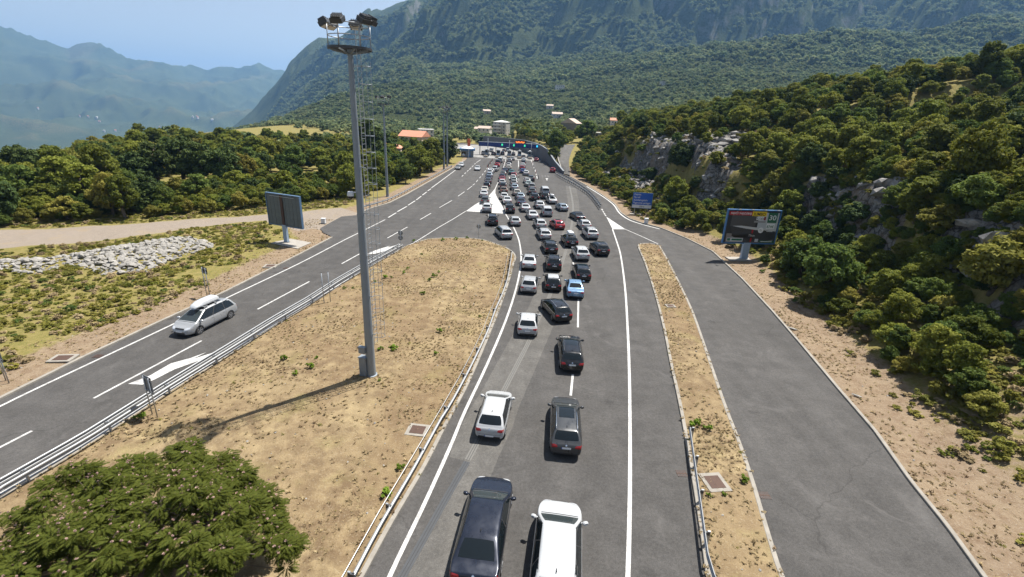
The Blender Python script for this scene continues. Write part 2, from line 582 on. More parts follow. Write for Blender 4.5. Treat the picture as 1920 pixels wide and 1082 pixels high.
M['blossom'] = leaf('blossom', (0.56, 0.36, 0.31), (0.62, 0.46, 0.38), (0.58, 0.40, 0.34), 0.2)
M['bark'] = plain('bark', (0.11, 0.09, 0.07), 0.9, var=0.35, vscale=6, spec=0.1)
def rock_mat(name, a, b, cc, sc):
    t = NT(name)
    co = t.coord()
    n = t.noise(co, sc, 6, 0.7)
    c = t.ramp(n, [(0.28, cc), (0.42, b), (0.72, a)])
    c = t.mix(t.ramp(t.noise(co, sc * 6, 4, 0.75), [(0.32, 0.7), (0.45, 0.0)]), c, tuple(x * 0.4 for x in b))
    t.col(c); t.set(Roughness=0.92)
    t.b.inputs['Specular IOR Level'].default_value = 0.15
    t.bump(n, 0.8, 0.1)
    return t.m
M['stone'] = rock_mat('riprap_stone', (0.35, 0.33, 0.30), (0.25, 0.238, 0.218), (0.12, 0.113, 0.105), 0.9)
M['rock'] = rock_mat('limestone', (0.36, 0.34, 0.315), (0.22, 0.21, 0.20), (0.085, 0.08, 0.072), 0.7)
# ------------------------------------------------------------------ the lie of the land
RK_PX = [(1836, 1078), (1770, 986), (1703, 903), (1636, 808), (1569, 730), (1500, 647), (1445, 583), (1391, 524.5), (1335, 472), (1285, 447),
         (1237.7, 427.7), (1203, 418.5), (1180, 410.5), (1163, 399), (1152, 383), (1129, 366), (1100, 348.6), (1069, 331.5)]
RK = [Vector((15.5, -25, 0)), Vector((18.3, 4, 0))] + G(RK_PX)
RK_EXT = RK + [Vector((19.5, 175, 0)), Vector((24.5, 205, 0)), Vector((33, 240, 0)), Vector((60, 330, 0)), Vector((110, 500, 0)), Vector((160, 700, 0))]
LK = [Vector((-36.5, -25, 0)), Vector((-33, 8, 0))] + G([(0, 750), (150, 675), (300, 605), (420, 550), (560, 479), (625, 445)])
LK2 = G([(672, 403), (690, 393), (730.8, 381), (763, 365), (800, 344), (852, 314), (872, 301)])
WALL = [Vector((14.6, 157, 0)), Vector((13.0, 172, 0)), Vector((11.2, 195, 0)), Vector((9.6, 206, 0)), Vector((7.5, 226, 0)), Vector((3.0, 246, 0)), Vector((-5.0, 264, 0)), Vector((-20, 282, 0))]
SIDE_MOUTH = G([(625, 445), (606, 436), (600, 428)]) + G([(640, 406), (672, 403)])
ASPHALT = LK + SIDE_MOUTH[1:-1] + LK2 + [Vector((-20.5, 205, 0)), Vector((-24, 222, 0)), Vector((-34, 250, 0)), Vector((-50, 275, 0)), Vector((-64, 290, 0)),
          Vector((-48, 300, 0))] + [w + Vector((0.0, 0.3, 0)) for w in WALL[::-1]] + [Vector((16.0, 152.5, 0))] + RK[::-1]
TRACK = G([(-60, 434), (0, 431.6), (100, 428), (213, 421.6), (366, 411.6), (493, 404), (567, 397), (640, 390), (672, 400), (655, 414), (612, 432), (585, 428), (560, 432), (493, 413),
           (400, 422), (300, 436), (233, 446), (133, 456), (0, 467), (-60, 472)])
RIPRAP = G([(-30, 496), (0, 493), (83, 488), (150, 480), (267, 460), (350, 448), (372, 447), (392, 462), (350, 475), (300, 493), (267, 507), (207, 513), (173, 500), (130, 496), (67, 513), (20, 507), (-30, 505)])

def sil(pts):
    a = []
    for x, y in pts:
        q = ray(x, y)
        a.append((math.atan2(q.x, q.y), q.z / math.hypot(q.x, q.y)))
    a.sort()
    return np.array([p[0] for p in a]), np.array([p[1] for p in a])
TH_A, E_A = sil([(300, 330), (400, 262), (430, 242), (455, 222), (480, 200), (505, 168), (520, 150), (540, 128), (560, 110), (580, 97), (600, 89), (640, 84), (660, 70), (680, 42), (692, 32), (720, 23), (745, 14),
                  (762, 9), (783, 6), (800, -8), (830, -34), (900, -70), (1000, -50), (1060, -70), (1150, -90), (1300, -85), (1450, -60), (1600, -60), (1920, -70), (2400, -70)])
TH_F, E_F = sil([(250, 300), (380, 262), (430, 245), (480, 235), (540, 216), (600, 197), (640, 184), (700, 167), (760, 162), (820, 172), (900, 190), (1000, 215), (1200, 240)])
TH_B, E_B = sil([(-500, 40), (-200, 30), (0, 55), (40, 68), (85, 70), (125, 87), (145, 84), (185, 88), (235, 105), (270, 105), (290, 106), (305, 104), (345, 122), (390, 127), (410, 119), (432, 122), (460, 121), (500, 127), (538, 130), (600, 128), (900, 150)])
deg = np.radians

def smax(a, b, k):
    h = np.clip(0.5 + 0.5 * (a - b) / k, 0, 1)
    return b + (a - b) * h + k * h * (1 - h)

def service_z(Y):
    return np.interp(Y, [150, 158, 175, 205, 240, 300, 420], [0, 0.3, 1.8, 4.6, 6.2, 8, 10])

def height(X, Y, detail=True):
    X, Y = np.asarray(X, float), np.asarray(Y, float)
    r = np.hypot(X, Y) + 1e-6
    th = np.arctan2(X, Y)
    # plateau that breaks away into the valley on the left
    redge = np.interp(th, deg([-75, -50, -42, -36, -30, -24]), [105, 120, 165, 260, 360, 480])
    drop = sstep(0, 1, (r - redge) / (2300 - redge)) ** 0.75 * np.interp(th, deg([-28, -16]), [1, 0])
    base = -370 * drop
    # hillside on the right
    dk, sd = seg_dist([(p.x, p.y) for p in RK_EXT], X, Y, side=True)
    d = dk * sd
    prof = np.interp(d, [0, 3.6, 5.5, 12, 13.2, 15.3, 17, 30, 45, 70, 120, 300], [0, 0.0, 0.5, 3.2, 4.2, 11.2, 12.2, 15, 19, 25, 29, 34])
    k = np.interp(Y, [-30, 12, 24, 38, 75, 92, 105, 150, 190, 260, 420], [0.35, 0.45, 0.75, 1.0, 1.0, 0.85, 1.15, 1.05, 0.8, 0.7, 0.7])
    hill = np.where(d > 0, prof * k, 0)
    sz = service_z(Y)
    wd, ws = seg_dist([(p.x, p.y) for p in WALL[:6]], X, Y, side=True)
    behind = sstep(0.9, 2.3, wd * ws) * (Y > 152) * (Y < 420)
    hill = hill + np.where(Y > 150, sz * np.where(d > -0.5, 1.0, behind), 0) * (X > -3)
    z = base + hill
    # foothill, mountain, far range
    RA = np.interp(th, deg([-35, -25, -12, 0, 50]), [3700, 3300, 2900, 2800, 2600])
    zA = CAMZ + np.interp(th, TH_A, E_A) * RA
    rf = np.interp(th, deg([-35, -28, -20, -12, 0, 15, 50]), [1900, 1500, 1000, 560, 470, 440, 380])
    zf = np.interp(th, deg([-35, -28, -20, -12, 0, 20, 50]), [-350, -230, -25, 2, 2, 28, 34])
    t = (r - rf) / (RA - rf)
    pA = np.where(t < 0, zf + (r - rf) * 0.2, zf + (zA - zf) * np.clip(t, 0, 1) ** 1.38)
    pA = np.where(r > RA, zA - (r - RA) * 0.55, pA)
    RF = 860.0
    zF = CAMZ + np.interp(th, TH_F, E_F) * RF
    tf = np.clip((r - 360) / (RF - 360), 0, 1)
    pF = np.where(r > RF, zF - (r - RF) * 0.22, (zF + 25) * tf ** 1.25 - 25)
    RB = 7600.0
    zB = CAMZ + np.interp(th, TH_B, E_B) * RB
    tb = np.clip((r - 2900) / (RB - 2900), 0, 1)
    pB = np.where(r > RB, zB - (r - RB) * 0.4, -372 + (zB + 372) * (0.35 * tb + 0.65 * tb ** 2.2))
    far = smax(smax(pA, pF, 12.0), pB, 12.0)
    w = sstep(230, 420, r)
    z = z * (1 - w) + smax(z, far, 14.0) * w
    if detail:
        ad = np.clip((r - 420) / 900, 0, 1)
        hgt = np.clip((z + 40) / 500, 0, 1) * (r > 420)
        ridge = ridged(X / 620, Y / 620, 5, 11) - 0.62
        crest = 1 - 0.75 * np.exp(-((r - RA) / 260.0) ** 2)
        z = z + ad * (20 + 330 * hgt) * ridge * crest * np.where(r > 5200, 0.6, 1.0)
        mt = sstep(1150, 1700, r) * (th > R(-34)) * crest * (r < 5000)
        st1 = fbm(X / 430 + 3.1, Y / 430, 4, 71)
        z = z + mt * 75 * hgt * (sstep(0.44, 0.50, st1) + sstep(0.57, 0.63, st1) - 1.0)
        z = z + mt * 60 * hgt * (sstep(0.48, 0.53, fbm(X / 170, Y / 170, 3, 73)) - 0.5)
        z = z + ad * 26 * (fbm(X / 150, Y / 150, 4, 31) - 0.5)
        # far range: gullies
        z = z + sstep(3600, 5200, r) * sstep(RB - 100, RB - 1700, r) * 480 * (ridged(X / 900, Y / 900, 5, 23) - 0.62)
        near = sstep(3.6, 9, d) * sstep(470, 330, r)
        z = z + near * (1.6 * (fbm(X / 7, Y / 7, 4, 3) - 0.5))
        rm = rock_mask(X, Y, d)
        z = z + rm * (1.5 * (ridged((X + Y * 0.35) / 6.5, (Y - X * 0.2) / 8.5, 4, 5, 0.6) - 0.55))
        q = (z + 0.32 * X + 0.22 * Y + 1.2 * (fbm(X / 3, Y / 3, 3, 6) - 0.5)) / 1.5
        fq = q - np.floor(q)
        z = z + rm * 1.5 * (sstep(0.55, 0.92, fq) - fq) * 0.85
        lf = sstep(2.0, 6.0, -(seg_dist([(p.x, p.y) for p in LK + LK2], X, Y, side=True)[0] * seg_dist([(p.x, p.y) for p in LK + LK2], X, Y, side=True)[1])) * sstep(470, 330, r)
        z = z + lf * 0.5 * (fbm(X / 5, Y / 5, 3, 9) - 0.5)
    return z

def rock_mask(X, Y, d):
    a = sstep(6.5, 9, d) * sstep(30, 22, d) * sstep(84, 94, Y) * sstep(172, 150, Y) * sstep(0.42, 0.54, fbm(X / 8, Y / 8, 3, 41))
    b = sstep(12.0, 13.2, d) * sstep(17.2, 15.8, d) * sstep(28, 38, Y) * sstep(80, 70, Y) * sstep(0.40, 0.52, fbm(X / 7, Y / 7, 3, 46))
    c = sstep(4, 6, d) * sstep(11, 8, d) * sstep(34, 24, Y) * sstep(0.5, 0.6, fbm(X / 4, Y / 4, 3, 44))
    return np.clip(a + b + 0.3 * c, 0, 1)

def ground_z(x, y): return float(height(np.array([x]), np.array([y]))[0])

def hit(px, py, r0=30.0, r1=9000.0, lift=0.0):
    """where the sight line through a pixel meets the land"""
    q = ray(px, py)
    hq = math.hypot(q.x, q.y)
    rr = np.geomspace(r0, r1, 1600)
    X, Y, Z = q.x / hq * rr, q.y / hq * rr, CAMZ + q.z / hq * rr
    below = np.nonzero(Z < height(X, Y) + lift)[0]
    i = below[0] if len(below) else -1
    return Vector((X[i], Y[i], float(height(X[i:i + 1] if i >= 0 else X[-1:], Y[i:i + 1] if i >= 0 else Y[-1:])[0])))

def grid_mesh(name, X, Y, Z, attrs, mat):
    ny, nx = X.shape
    me = bpy.data.meshes.new(name)
    V = np.stack([X, Y, Z], -1).reshape(-1, 3)
    i = np.arange(ny - 1)[:, None] * nx + np.arange(nx - 1)[None, :]
    Fq = np.stack([i, i + 1, i + 1 + nx, i + nx], -1).reshape(-1, 4)
    me.vertices.add(len(V)); me.vertices.foreach_set('co', V.astype(np.float32).ravel())
    me.loops.add(Fq.size); me.loops.foreach_set('vertex_index', Fq.astype(np.int32).ravel())
    me.polygons.add(len(Fq)); me.polygons.foreach_set('loop_start', np.arange(0, Fq.size, 4, dtype=np.int32))
    me.polygons.foreach_set('use_smooth', np.ones(len(Fq), bool))
    me.update(calc_edges=True)
    for nm, a in attrs.items():
        at_ = me.attributes.new(nm, 'FLOAT_COLOR', 'POINT')
        c = np.ones((len(V), 4), np.float32)
        c[:, :3] = a.reshape(-1, 3)
        at_.data.foreach_set('color', c.ravel())
    me.materials.append(mat)
    return link(name, me)

def spaced(lo, hi, a, b, step, grow):
    """dense between a and b, widening outside"""
    mid = list(np.arange(a, b, step))
    x, s, up = b, step, []
    while x < hi: up.append(x); s *= grow; x += s
    x, s, dn = a - step, step, []
    while x > lo: dn.append(x); s *= grow; x -= s
    return np.array(sorted(dn) + mid + up + [hi])

def ground_mat():
    t = NT('ground')
    a = t.n('ShaderNodeAttribute', attribute_name='zone')
    sep = t.n('ShaderNodeSeparateColor')
    t.l(a.outputs['Color'], sep.inputs[0])
    co = t.coord()
    n1, n2, n3 = t.noise(co, 0.25, 4, 0.62, 0.6), t.noise(co, 1.4, 5, 0.7), t.noise(co, 8.0, 4, 0.75)
    # verge: pinkish stony soil under straw
    c = t.mix(t.ramp(n1, [(0.3, 0.0), (0.7, 1.0)]), (0.205, 0.153, 0.106), (0.25, 0.19, 0.125))
    c = t.mix(t.ramp(n2, [(0.42, 0.0), (0.68, 0.85)]), c, (0.15, 0.10, 0.062))
    c = t.mix(t.ramp(n3, [(0.56, 0.0), (0.74, 0.8)]), c, (0.36, 0.30, 0.235))
    # scrub floor
    s1 = t.mix(t.ramp(n2, [(0.35, 0.0), (0.62, 1.0)]), (0.225, 0.18, 0.07), (0.14, 0.13, 0.038))
    s1 = t.mix(t.ramp(n3, [(0.5, 0.0), (0.75, 0.6)]), s1, (0.27, 0.21, 0.09))
    wob = t.math('ADD', sep.outputs[0], t.math('MULTIPLY', t.math('SUBTRACT', n2, 0.5), 0.9))
    c = t.mix(t.ramp(wob, [(0.38, 0.0), (0.62, 1.0)]), c, s1)
    # rock
    st = t.noise(co, 1.3, 7, 0.75, 0.4)
    rk = t.ramp(st, [(0.36, (0.035, 0.031, 0.027)), (0.47, (0.13, 0.122, 0.112)), (0.72, (0.30, 0.285, 0.262))])
    vk = t.n('ShaderNodeTexVoronoi', feature='DISTANCE_TO_EDGE')
    vk.inputs['Scale'].default_value = 0.9
    wv = t.n('ShaderNodeVectorMath', operation='ADD')
    nzv = t.n('ShaderNodeTexNoise'); nzv.inputs['Scale'].default_value = 0.8; nzv.inputs['Detail'].default_value = 4
    t.l(co, nzv.inputs['Vector']); t.l(co, wv.inputs[0]); t.l(nzv.outputs[1], wv.inputs[1]); t.l(wv.outputs[0], vk.inputs['Vector'])
    rk = t.mix(1.0, rk, t.ramp(vk.outputs['Distance'], [(0.01, 0.3), (0.07, 1.0)]), 'MULTIPLY')
    rk = t.mix(t.ramp(n1, [(0.5, 0.0), (0.7, 0.55)]), rk, (0.22, 0.15, 0.085))
    wr = t.math('ADD', sep.outputs[1], t.math('MULTIPLY', t.math('SUBTRACT', n2, 0.5), 0.8))
    c = t.mix(t.ramp(wr, [(0.4, 0.0), (0.55, 1.0)]), c, rk)
    # gravel
    gv = t.mix(n2, (0.19, 0.158, 0.128), (0.27, 0.23, 0.19))
    gv = t.mix(t.ramp(n3, [(0.3, 0.6), (0.5, 0.0)]), gv, (0.19, 0.15, 0.11))
    gv = t.mix(t.ramp(n1, [(0.55, 0.0), (0.8, 0.7)]), gv, (0.27, 0.20, 0.10))
    wg = t.math('ADD', sep.outputs[2], t.math('MULTIPLY', t.math('SUBTRACT', n2, 0.5), 0.5))
    c = t.mix(t.ramp(wg, [(0.42, 0.0), (0.6, 1.0)]), c, gv)
    t.col(c)
    t.set(Roughness=0.95)
    t.b.inputs['Specular IOR Level'].default_value = 0.1
    t.bump(t.math('ADD', n3, t.math('MULTIPLY', st, 1.5)), 0.9, 0.07)
    return t.m

def build_ground():
    xs = spaced(-300, 300, -78, 58, 0.62, 1.035)
    ys = spaced(-45, 450, 2, 120, 0.62, 1.022)
    X, Y = np.meshgrid(xs, ys)
    Z = height(X, Y)
    AP = [(p.x, p.y) for p in ASPHALT]
    ins = pip(AP, X, Y)
    ed = seg_dist(AP, X, Y, closed=True)
    dk, sd = seg_dist([(p.x, p.y) for p in RK_EXT], X, Y, side=True)
    d = dk * sd
    s = np.where(ins, -1, 1) * ed
    near_edge = sstep(0.2, 2.2, s)
    Z = np.where(s < 2.2, Z * near_edge - 0.03 * (1 - near_edge), Z)
    Z = np.where(ins, -0.25, Z)
    # the mound the riprap lies on
    RP = [(p.x, p.y) for p in RIPRAP]
    rin, rd = pip(RP, X, Y), seg_dist(RP, X, Y, closed=True)
    Z = Z + np.where(rin, np.minimum(rd * 0.35, 0.55), 0)
    zone = np.zeros(X.shape + (3,))
    left = sstep(2.6, 5.0, s) * (X < 0)
    right = sstep(3.4, 6.0, d) * (d > 0)
    zone[..., 0] = np.clip(left * 0.75 + right * (0.45 + 0.4 * sstep(20, 45, Y)), 0, 1)
    zone[..., 0] = np.maximum(zone[..., 0], 1.0 * (Y > 168) * (s > 1.5))
    zone[..., 1] = rock_mask(X, Y, d)
    TP = [(p.x, p.y) for p in TRACK]
    td = np.where(pip(TP, X, Y), 1, -1) * seg_dist(TP, X, Y, closed=True)
    zone[..., 2] = sstep(-1.2, 1.0, td)
    o = grid_mesh('ground', X, Y, Z, {'zone': zone}, ground_mat())
    tag(o, kind='structure')

def land_mat():
    t = NT('mountain_land')
    a = t.n('ShaderNodeAttribute', attribute_name='zone')
    sep = t.n('ShaderNodeSeparateColor')
    t.l(a.outputs['Color'], sep.inputs[0])
    co = t.coord(0.01)
    n1, n2, n3, n4 = t.noise(co, 0.6, 5, 0.6), t.noise(co, 4.0, 6, 0.7), t.noise(co, 16.0, 6, 0.8), t.noise(co, 60.0, 3, 0.7)
    c = t.mix(t.ramp(n1, [(0.35, 0.0), (0.65, 1.0)]), (0.055, 0.075, 0.034), (0.10, 0.12, 0.052))
    c = t.mix(t.ramp(n3, [(0.40, 0.0), (0.66, 1.0)]), c, (0.105, 0.118, 0.052))
    c = t.mix(t.ramp(n4, [(0.34, 0.85), (0.5, 0.0)]), c, (0.035, 0.052, 0.026))
    wr = t.math('ADD', sep.outputs[1], t.math('MULTIPLY', t.math('SUBTRACT', n2, 0.5), 1.3))
    rk = t.mix(n3, (0.11, 0.12, 0.095), (0.26, 0.25, 0.22))
    c = t.mix(t.ramp(wr, [(0.5, 0.0), (0.72, 1.0)]), c, rk)
    wd = t.math('ADD', sep.outputs[0], t.math('MULTIPLY', t.math('SUBTRACT', n3, 0.5), 1.1))
    c = t.mix(t.ramp(wd, [(0.5, 0.0), (0.8, 1.0)]), c, (0.25, 0.20, 0.10))
    t.col(c)
    t.set(Roughness=1.0)
    t.b.inputs['Specular IOR Level'].default_value = 0.0
    t.bump(t.math('ADD', n3, t.math('MULTIPLY', n4, 0.6)), 1.0, 9.0)
    return t.m

def build_land():
    th = np.radians(np.concatenate([np.linspace(-80, -55, 40, endpoint=False), np.linspace(-55, 52, 620, endpoint=False), np.linspace(52, 80, 40)]))
    rr = np.geomspace(190, 11000, 460)
    TH, RR = np.meshgrid(th, rr)
    X, Y = RR * np.sin(TH), RR * np.cos(TH)
    Z = height(X, Y)
    inside = (X > -296) & (X < 296) & (Y > -40) & (Y < 446)
    e = np.minimum(np.minimum(X + 300, 300 - X), 450 - Y)
    Z = np.where(inside, Z - 4.0 * sstep(3, 30, e), Z)
    gy, gx = np.gradient(Z)
    # real slope
    dr = np.gradient(RR, axis=0)
    sl = np.hypot(gy / dr, gx / (RR * np.gradient(TH, axis=1)))
    zone = np.zeros(X.shape + (3,))
    zone[..., 1] = np.clip(0.62 * sstep(1.4, 2.8, sl) * sstep(1000, 1500, RR), 0, 1)
    zone[..., 1] += 0.42 * (RR > 3800) * sstep(0.54, 0.62, fbm(X / 130 + 0.5 * Y / 130, Y / 330, 5, 55)) * sstep(-150, 250, Z)
    zone[..., 1] += 0.45 * sstep(1400, 1800, RR) * (RR < 3600) * sstep(0.78, 0.90, ridged(X / 620, Y / 620, 5, 11)) * sstep(80, 250, Z)
    zone[..., 0] = 0.75 * sstep(260, 300, RR) * sstep(470, 420, RR) * sstep(R(-40), R(-36), TH) * sstep(R(-19), R(-23), TH) + 0.0 * RR + 0.55 * (RR > 3500) * sstep(0.62, 0.84, ridged(X / 900, Y / 900, 5, 23))
    o = grid_mesh('hills', X, Y, Z, {'zone': zone}, land_mat())
    tag(o, kind='structure')

build_ground()
build_land()
# ------------------------------------------------------------------ roads, kerbs, islands, markings
def sheet(name, outline, z, mat, amp=0.0, step=0.0, kind='structure', seed=1):
    """flat sheet; with step a gently uneven one"""
    P = [Vector((p.x, p.y)) for p in outline]
    n = len(P)
    extra = []
    if step:
        xs = np.arange(min(p.x for p in P), max(p.x for p in P), step)
        ys = np.arange(min(p.y for p in P), max(p.y for p in P), step)
        X, Y = np.meshgrid(xs, ys)
        rr = np.random.RandomState(seed)
        X = X + rr.uniform(-0.3, 0.3, X.shape) * step
        Y = Y + rr.uniform(-0.3, 0.3, Y.shape) * step
        pl = [(p.x, p.y) for p in P]
        ok = pip(pl, X, Y) & (seg_dist(pl, X, Y, closed=True) > step * 0.4)
        extra = [Vector((a, b)) for a, b in zip(X[ok], Y[ok])]
    vs, es, fs, *_ = delaunay_2d_cdt(P + extra, [(i, (i + 1) % n) for i in range(n)], [], 1, 1e-4)
    if step:
        xa, ya = np.array([v.x for v in vs]), np.array([v.y for v in vs])
        w = sstep(0.1, 1.2, seg_dist([(p.x, p.y) for p in P], xa, ya, closed=True))
        zz = z + w * amp * (fbm(xa / 2.2, ya / 2.2, 4, seed) - 0.35)
    else: zz = [z] * len(vs)
    me = bpy.data.meshes.new(name)
    me.from_pydata([(v.x, v.y, float(h)) for v, h in zip(vs, zz)], [], [f for f in fs])
    me.polygons.foreach_set('use_smooth', [bool(step)] * len(me.polygons))
    bm = bmesh.new(); bm.from_mesh(me); bmesh.ops.recalc_face_normals(bm, faces=bm.faces)
    if bm.faces and sum(f.normal.z for f in bm.faces) < 0: bmesh.ops.reverse_faces(bm, faces=bm.faces)
    bm.to_mesh(me); bm.free()
    me.update()
    return tag(link(name, me, mat=mat), kind=kind)

KERB = [(0.0, 0.0), (0.0, 0.105), (0.02, 0.125), (0.2, 0.125), (0.22, 0.105), (0.22, -0.05)]
def kerb(name, pts, closed=False, side=1, w=0.22):
    P = resample(pts, 0.8, closed)
    prof = [(o * side * w / 0.22, z) for o, z in KERB]
    o = sweep(P, prof, closed).build(name, M['kerb'])
    return tag(o, kind='structure')

sheet('road', ASPHALT, 0.0, M['asphalt'])

# service road on the right climbs the hill beside the plaza
def service_road():
    Lp = [hit(*p) for p in ((1053, 322), (1050.5, 312), (1046.5, 300), (1046, 287), (1050, 278), (1056, 272))]
    Rp = [hit(*p) for p in ((1069, 331), (1067.5, 316), (1067, 301), (1071, 287), (1075, 278), (1079, 271.7))]
    Lp = [Vector((14.9, 158, 0))] + smooth_line(Lp, 5); Rp = [Vector((16.6, 151.5, 0))] + smooth_line(Rp, 5)
    n = min(len(Lp), len(Rp))
    mb = MB()
    W = 5
    vs = []
    for a, b in zip(Lp[:n], Rp[:n]):
        for k in range(W):
            p = a.lerp(b, k / (W - 1))
            p.z = max(ground_z(p.x, p.y), 0) + 0.16
            vs.append(p)
    mb.add(vs, [(i * W + k, i * W + k + 1, (i + 1) * W + k + 1, (i + 1) * W + k) for i in range(n - 1) for k in range(W - 1)])
    tag(mb.build('service_road', M['patch'], smooth=True), kind='structure')
    tag(sweep([Vector((p.x, p.y, p.z + 0.1)) for p in Lp[1:n]], [(-0.15, -0.1), (-0.15, 0.35), (0.12, 0.35), (0.12, -0.1)]).build('service_kerb', M['concrete']), kind='structure')
service_road()

# the big dry island between the two carriageways
ISL_R = [(779, 456), (802.5, 449), (841, 447), (880, 447.5), (909, 451), (935.5, 460), (953, 467), (964.6, 476), (967.5, 485), (963, 498), (959, 515), (951.5, 540), (930, 600), (884, 711), (840, 795), (800, 874), (740, 977), (683, 1082)]
ISL_L = [(760, 463), (690, 503), (632, 540), (580, 573), (515, 613), (430, 667), (315, 738), (165, 836), (0, 936)]
isl_r = smooth_line(G(ISL_R), 5) + [Vector((-6.6, 6, 0)), Vector((-8, -20, 0))]
isl_l = smooth_line(G(ISL_L), 3) + [Vector((-23, 8, 0)), Vector((-25.5, -20, 0))]
ISLAND = isl_r + isl_l[::-1]
sheet('island_ground', [p for p in ISLAND], 0.10, M['dry'], 0.16, 0.55, seed=3)
kerb('island_kerb', isl_r, side=1)
kerb('island_kerb', isl_l, side=-1, w=0.12)
# the long narrow island on the right
MED_L = [(1235, 461), (1222, 457.5), (1205, 457.5), (1195.5, 462), (1207.7, 493), (1226.5, 551), (1242, 613), (1255, 679.6), (1272, 760), (1291.4, 870), (1309, 980), (1322.6, 1082)]
MED_R = [(1237.6, 462), (1253, 489), (1277.6, 537.6), (1302, 591), (1333, 679.6), (1361, 760), (1389.6, 834), (1413.4, 903), (1440, 992), (1467, 1080)]
med_l = smooth_line(G(MED_L), 4) + [Vector((5.5 + 3.4, 4, 0)), Vector((8.0, -20, 0))]
med_r = smooth_line(G(MED_R), 4) + [Vector((12.0, 4, 0)), Vector((10.6, -20, 0))]
sheet('median_ground', med_l + med_r[::-1], 0.10, M['dry'], 0.14, 0.5, seed=5)
kerb('median_kerb', med_l, side=-1)
kerb('median_kerb', med_r, side=1)
# outer kerbs
kerb('right_kerb', RK, side=1)
kerb('left_kerb', LK, side=-1)
kerb('left_kerb', LK2, side=-1, w=0.3)

# lighter resurfaced band with its slotted drain
BAND_L = [(1060.6, 349), (1065, 380), (1063, 406), (1053, 440), (1043, 482), (1016.7, 520), (990, 578), (963, 625), (921, 700), (905, 730), (876, 775), (846, 842), (843, 857), (875, 865), (868, 876), (833, 938), (800, 998), (755, 1082)]
BAND_R = [(1080, 353), (1085.5, 376), (1086.5, 400), (1084, 432), (1074, 470), (1066.7, 520), (1045, 593), (1033, 622), (998, 705), (973, 763), (960.6, 802), (935, 857), (915, 905), (885, 985), (850, 1082)]
sheet('road_band', G(BAND_L) + G(BAND_R)[::-1], 0.004, M['patch'])
slot = smooth_line(G([(1068, 349), (1074, 382), (1073, 412), (1067, 450), (1061, 470), (1048, 512), (1030, 556), (1008, 602), (993, 637.7), (970, 683), (946.5, 728.7), (922, 778), (877, 863)]), 5)
slot2 = smooth_line(G([(876, 866), (838, 932), (800, 1000), (752, 1085)]), 4)
M['grate'] = plain('drain_grate', (0.125, 0.12, 0.11), 0.7, 0.2, var=0.25, vscale=8)
for P in (slot, slot2):
    o = empty('slot_drain', (0, 0, 0))
    tag(o, 'long steel slot drain running diagonally up the queue lanes' if P is slot else 'dark slot drain channel beside the nearest black saloon', 'drain')
    for k, off in enumerate((-0.13, 0.0, 0.13)):
        sweep(P, [(off - 0.05, 0.0), (off - 0.05, 0.014), (off + 0.05, 0.014), (off + 0.05, 0.0)]).build('bar', M['grate'] if P is slot else M['darksteel'], o)
    sweep(P, [(0.18, 0.006), (-0.18, 0.006)]).build('channel', M['black_plastic'], o)

# pale concrete apron in front of and under the booths
sheet('toll_apron', [Vector(p) for p in ((-20.3, 204, 0), (-23.6, 222, 0), (-33, 249, 0), (-46, 274, 0), (-20, 280, 0), (-6, 262, 0), (2.2, 244, 0), (6.8, 225, 0), (9.0, 206, 0), (9.6, 199, 0), (-4, 200.5, 0))], 0.004, M['patch2'])

def stripe(mb, pts, w, z):
    sweep(pts, [(-w / 2, z), (w / 2, z)], mb=mb)
    # face up
def marking(name, pts_px, w=0.2, z=0.010, smooth=4, world=None):
    P = world or G(pts_px)
    if smooth and len(P) > 2: P = smooth_line(P, smooth)
    mb = MB()
    N = normals2d(P)
    vs = []
    for p, n in zip(P, N):
        vs += [p - n * (w / 2) + Vector((0, 0, z)), p + n * (w / 2) + Vector((0, 0, z))]
    mb.add(vs, [(2 * i, 2 * i + 1, 2 * i + 3, 2 * i + 2) for i in range(len(P) - 1)])
    return tag(mb.build(name, M['paint']), kind='structure')
def painted(name, px, z=0.011):
    return tag(MB().poly([p + Vector((0, 0, z)) for p in G(px)]).build(name, M['paint']), kind='structure')

LEFT_EDGE = [(-40, 780), (0, 762), (86.7, 720), (316.7, 611.7), (426.7, 558), (560, 494.6), (640, 453), (675, 435.5), (722, 412)]
marking('edge_line', LEFT_EDGE, 0.18)
marking('edge_line', [(809, 352.4), (830, 337), (852.7, 320), (868, 308)], 0.24)
for a, b in (((728, 408), (743, 399)), ((745, 397), (763, 387)), ((765, 385), (778.5, 376.5)), ((780.6, 375), (789.7, 368)), ((792, 366), (800, 360)), ((802, 358), (808, 354))):
    marking('edge_dash', [a, b], 0.24)
for a, b in (((-45, 862), (60, 808)), ((175.6, 747), (378, 639)), ((483, 580), (580, 528)), ((640.7, 494.6), (678, 474)), ((726.5, 446.4), (764, 425.7)), ((787.7, 411.8), (808, 400)), ((824, 389.3), (847.6, 375.8)),
             ((858.8, 368), (871, 359.5)), ((876, 356), (885, 349)), ((886.5, 347.6), (890, 344.7)), ((893, 341), (896, 337.5)), ((899, 334), (901.5, 331)), ((904, 328.5), (906, 325.5)), ((908.5, 322.5), (910.5, 319.5)), ((912.5, 317), (914.5, 314)), ((917, 311), (919, 308)), ((921, 305.5), (923, 303))):
    marking('lane_dash', [a, b], 0.17)
for a, b in (((866, 331), (868.5, 328.5)), ((871, 326), (873.5, 323.5)), ((876, 321.5), (878.5, 319)), ((880, 318), (883.5, 314.5)), ((885, 313), (887.5, 310.5)), ((889.5, 308.5), (891.5, 306.5)), ((893, 305), (901, 299.5))):
    marking('lane_dash', [a, b], 0.22)
for pts in ([(948, 299), (946.5, 305), (943.5, 315)], [(972, 301), (972.2, 310), (972.3, 318)], [(995.6, 300), (998.5, 306), (1000, 311)]):
    marking('lane_line', pts, 0.25)
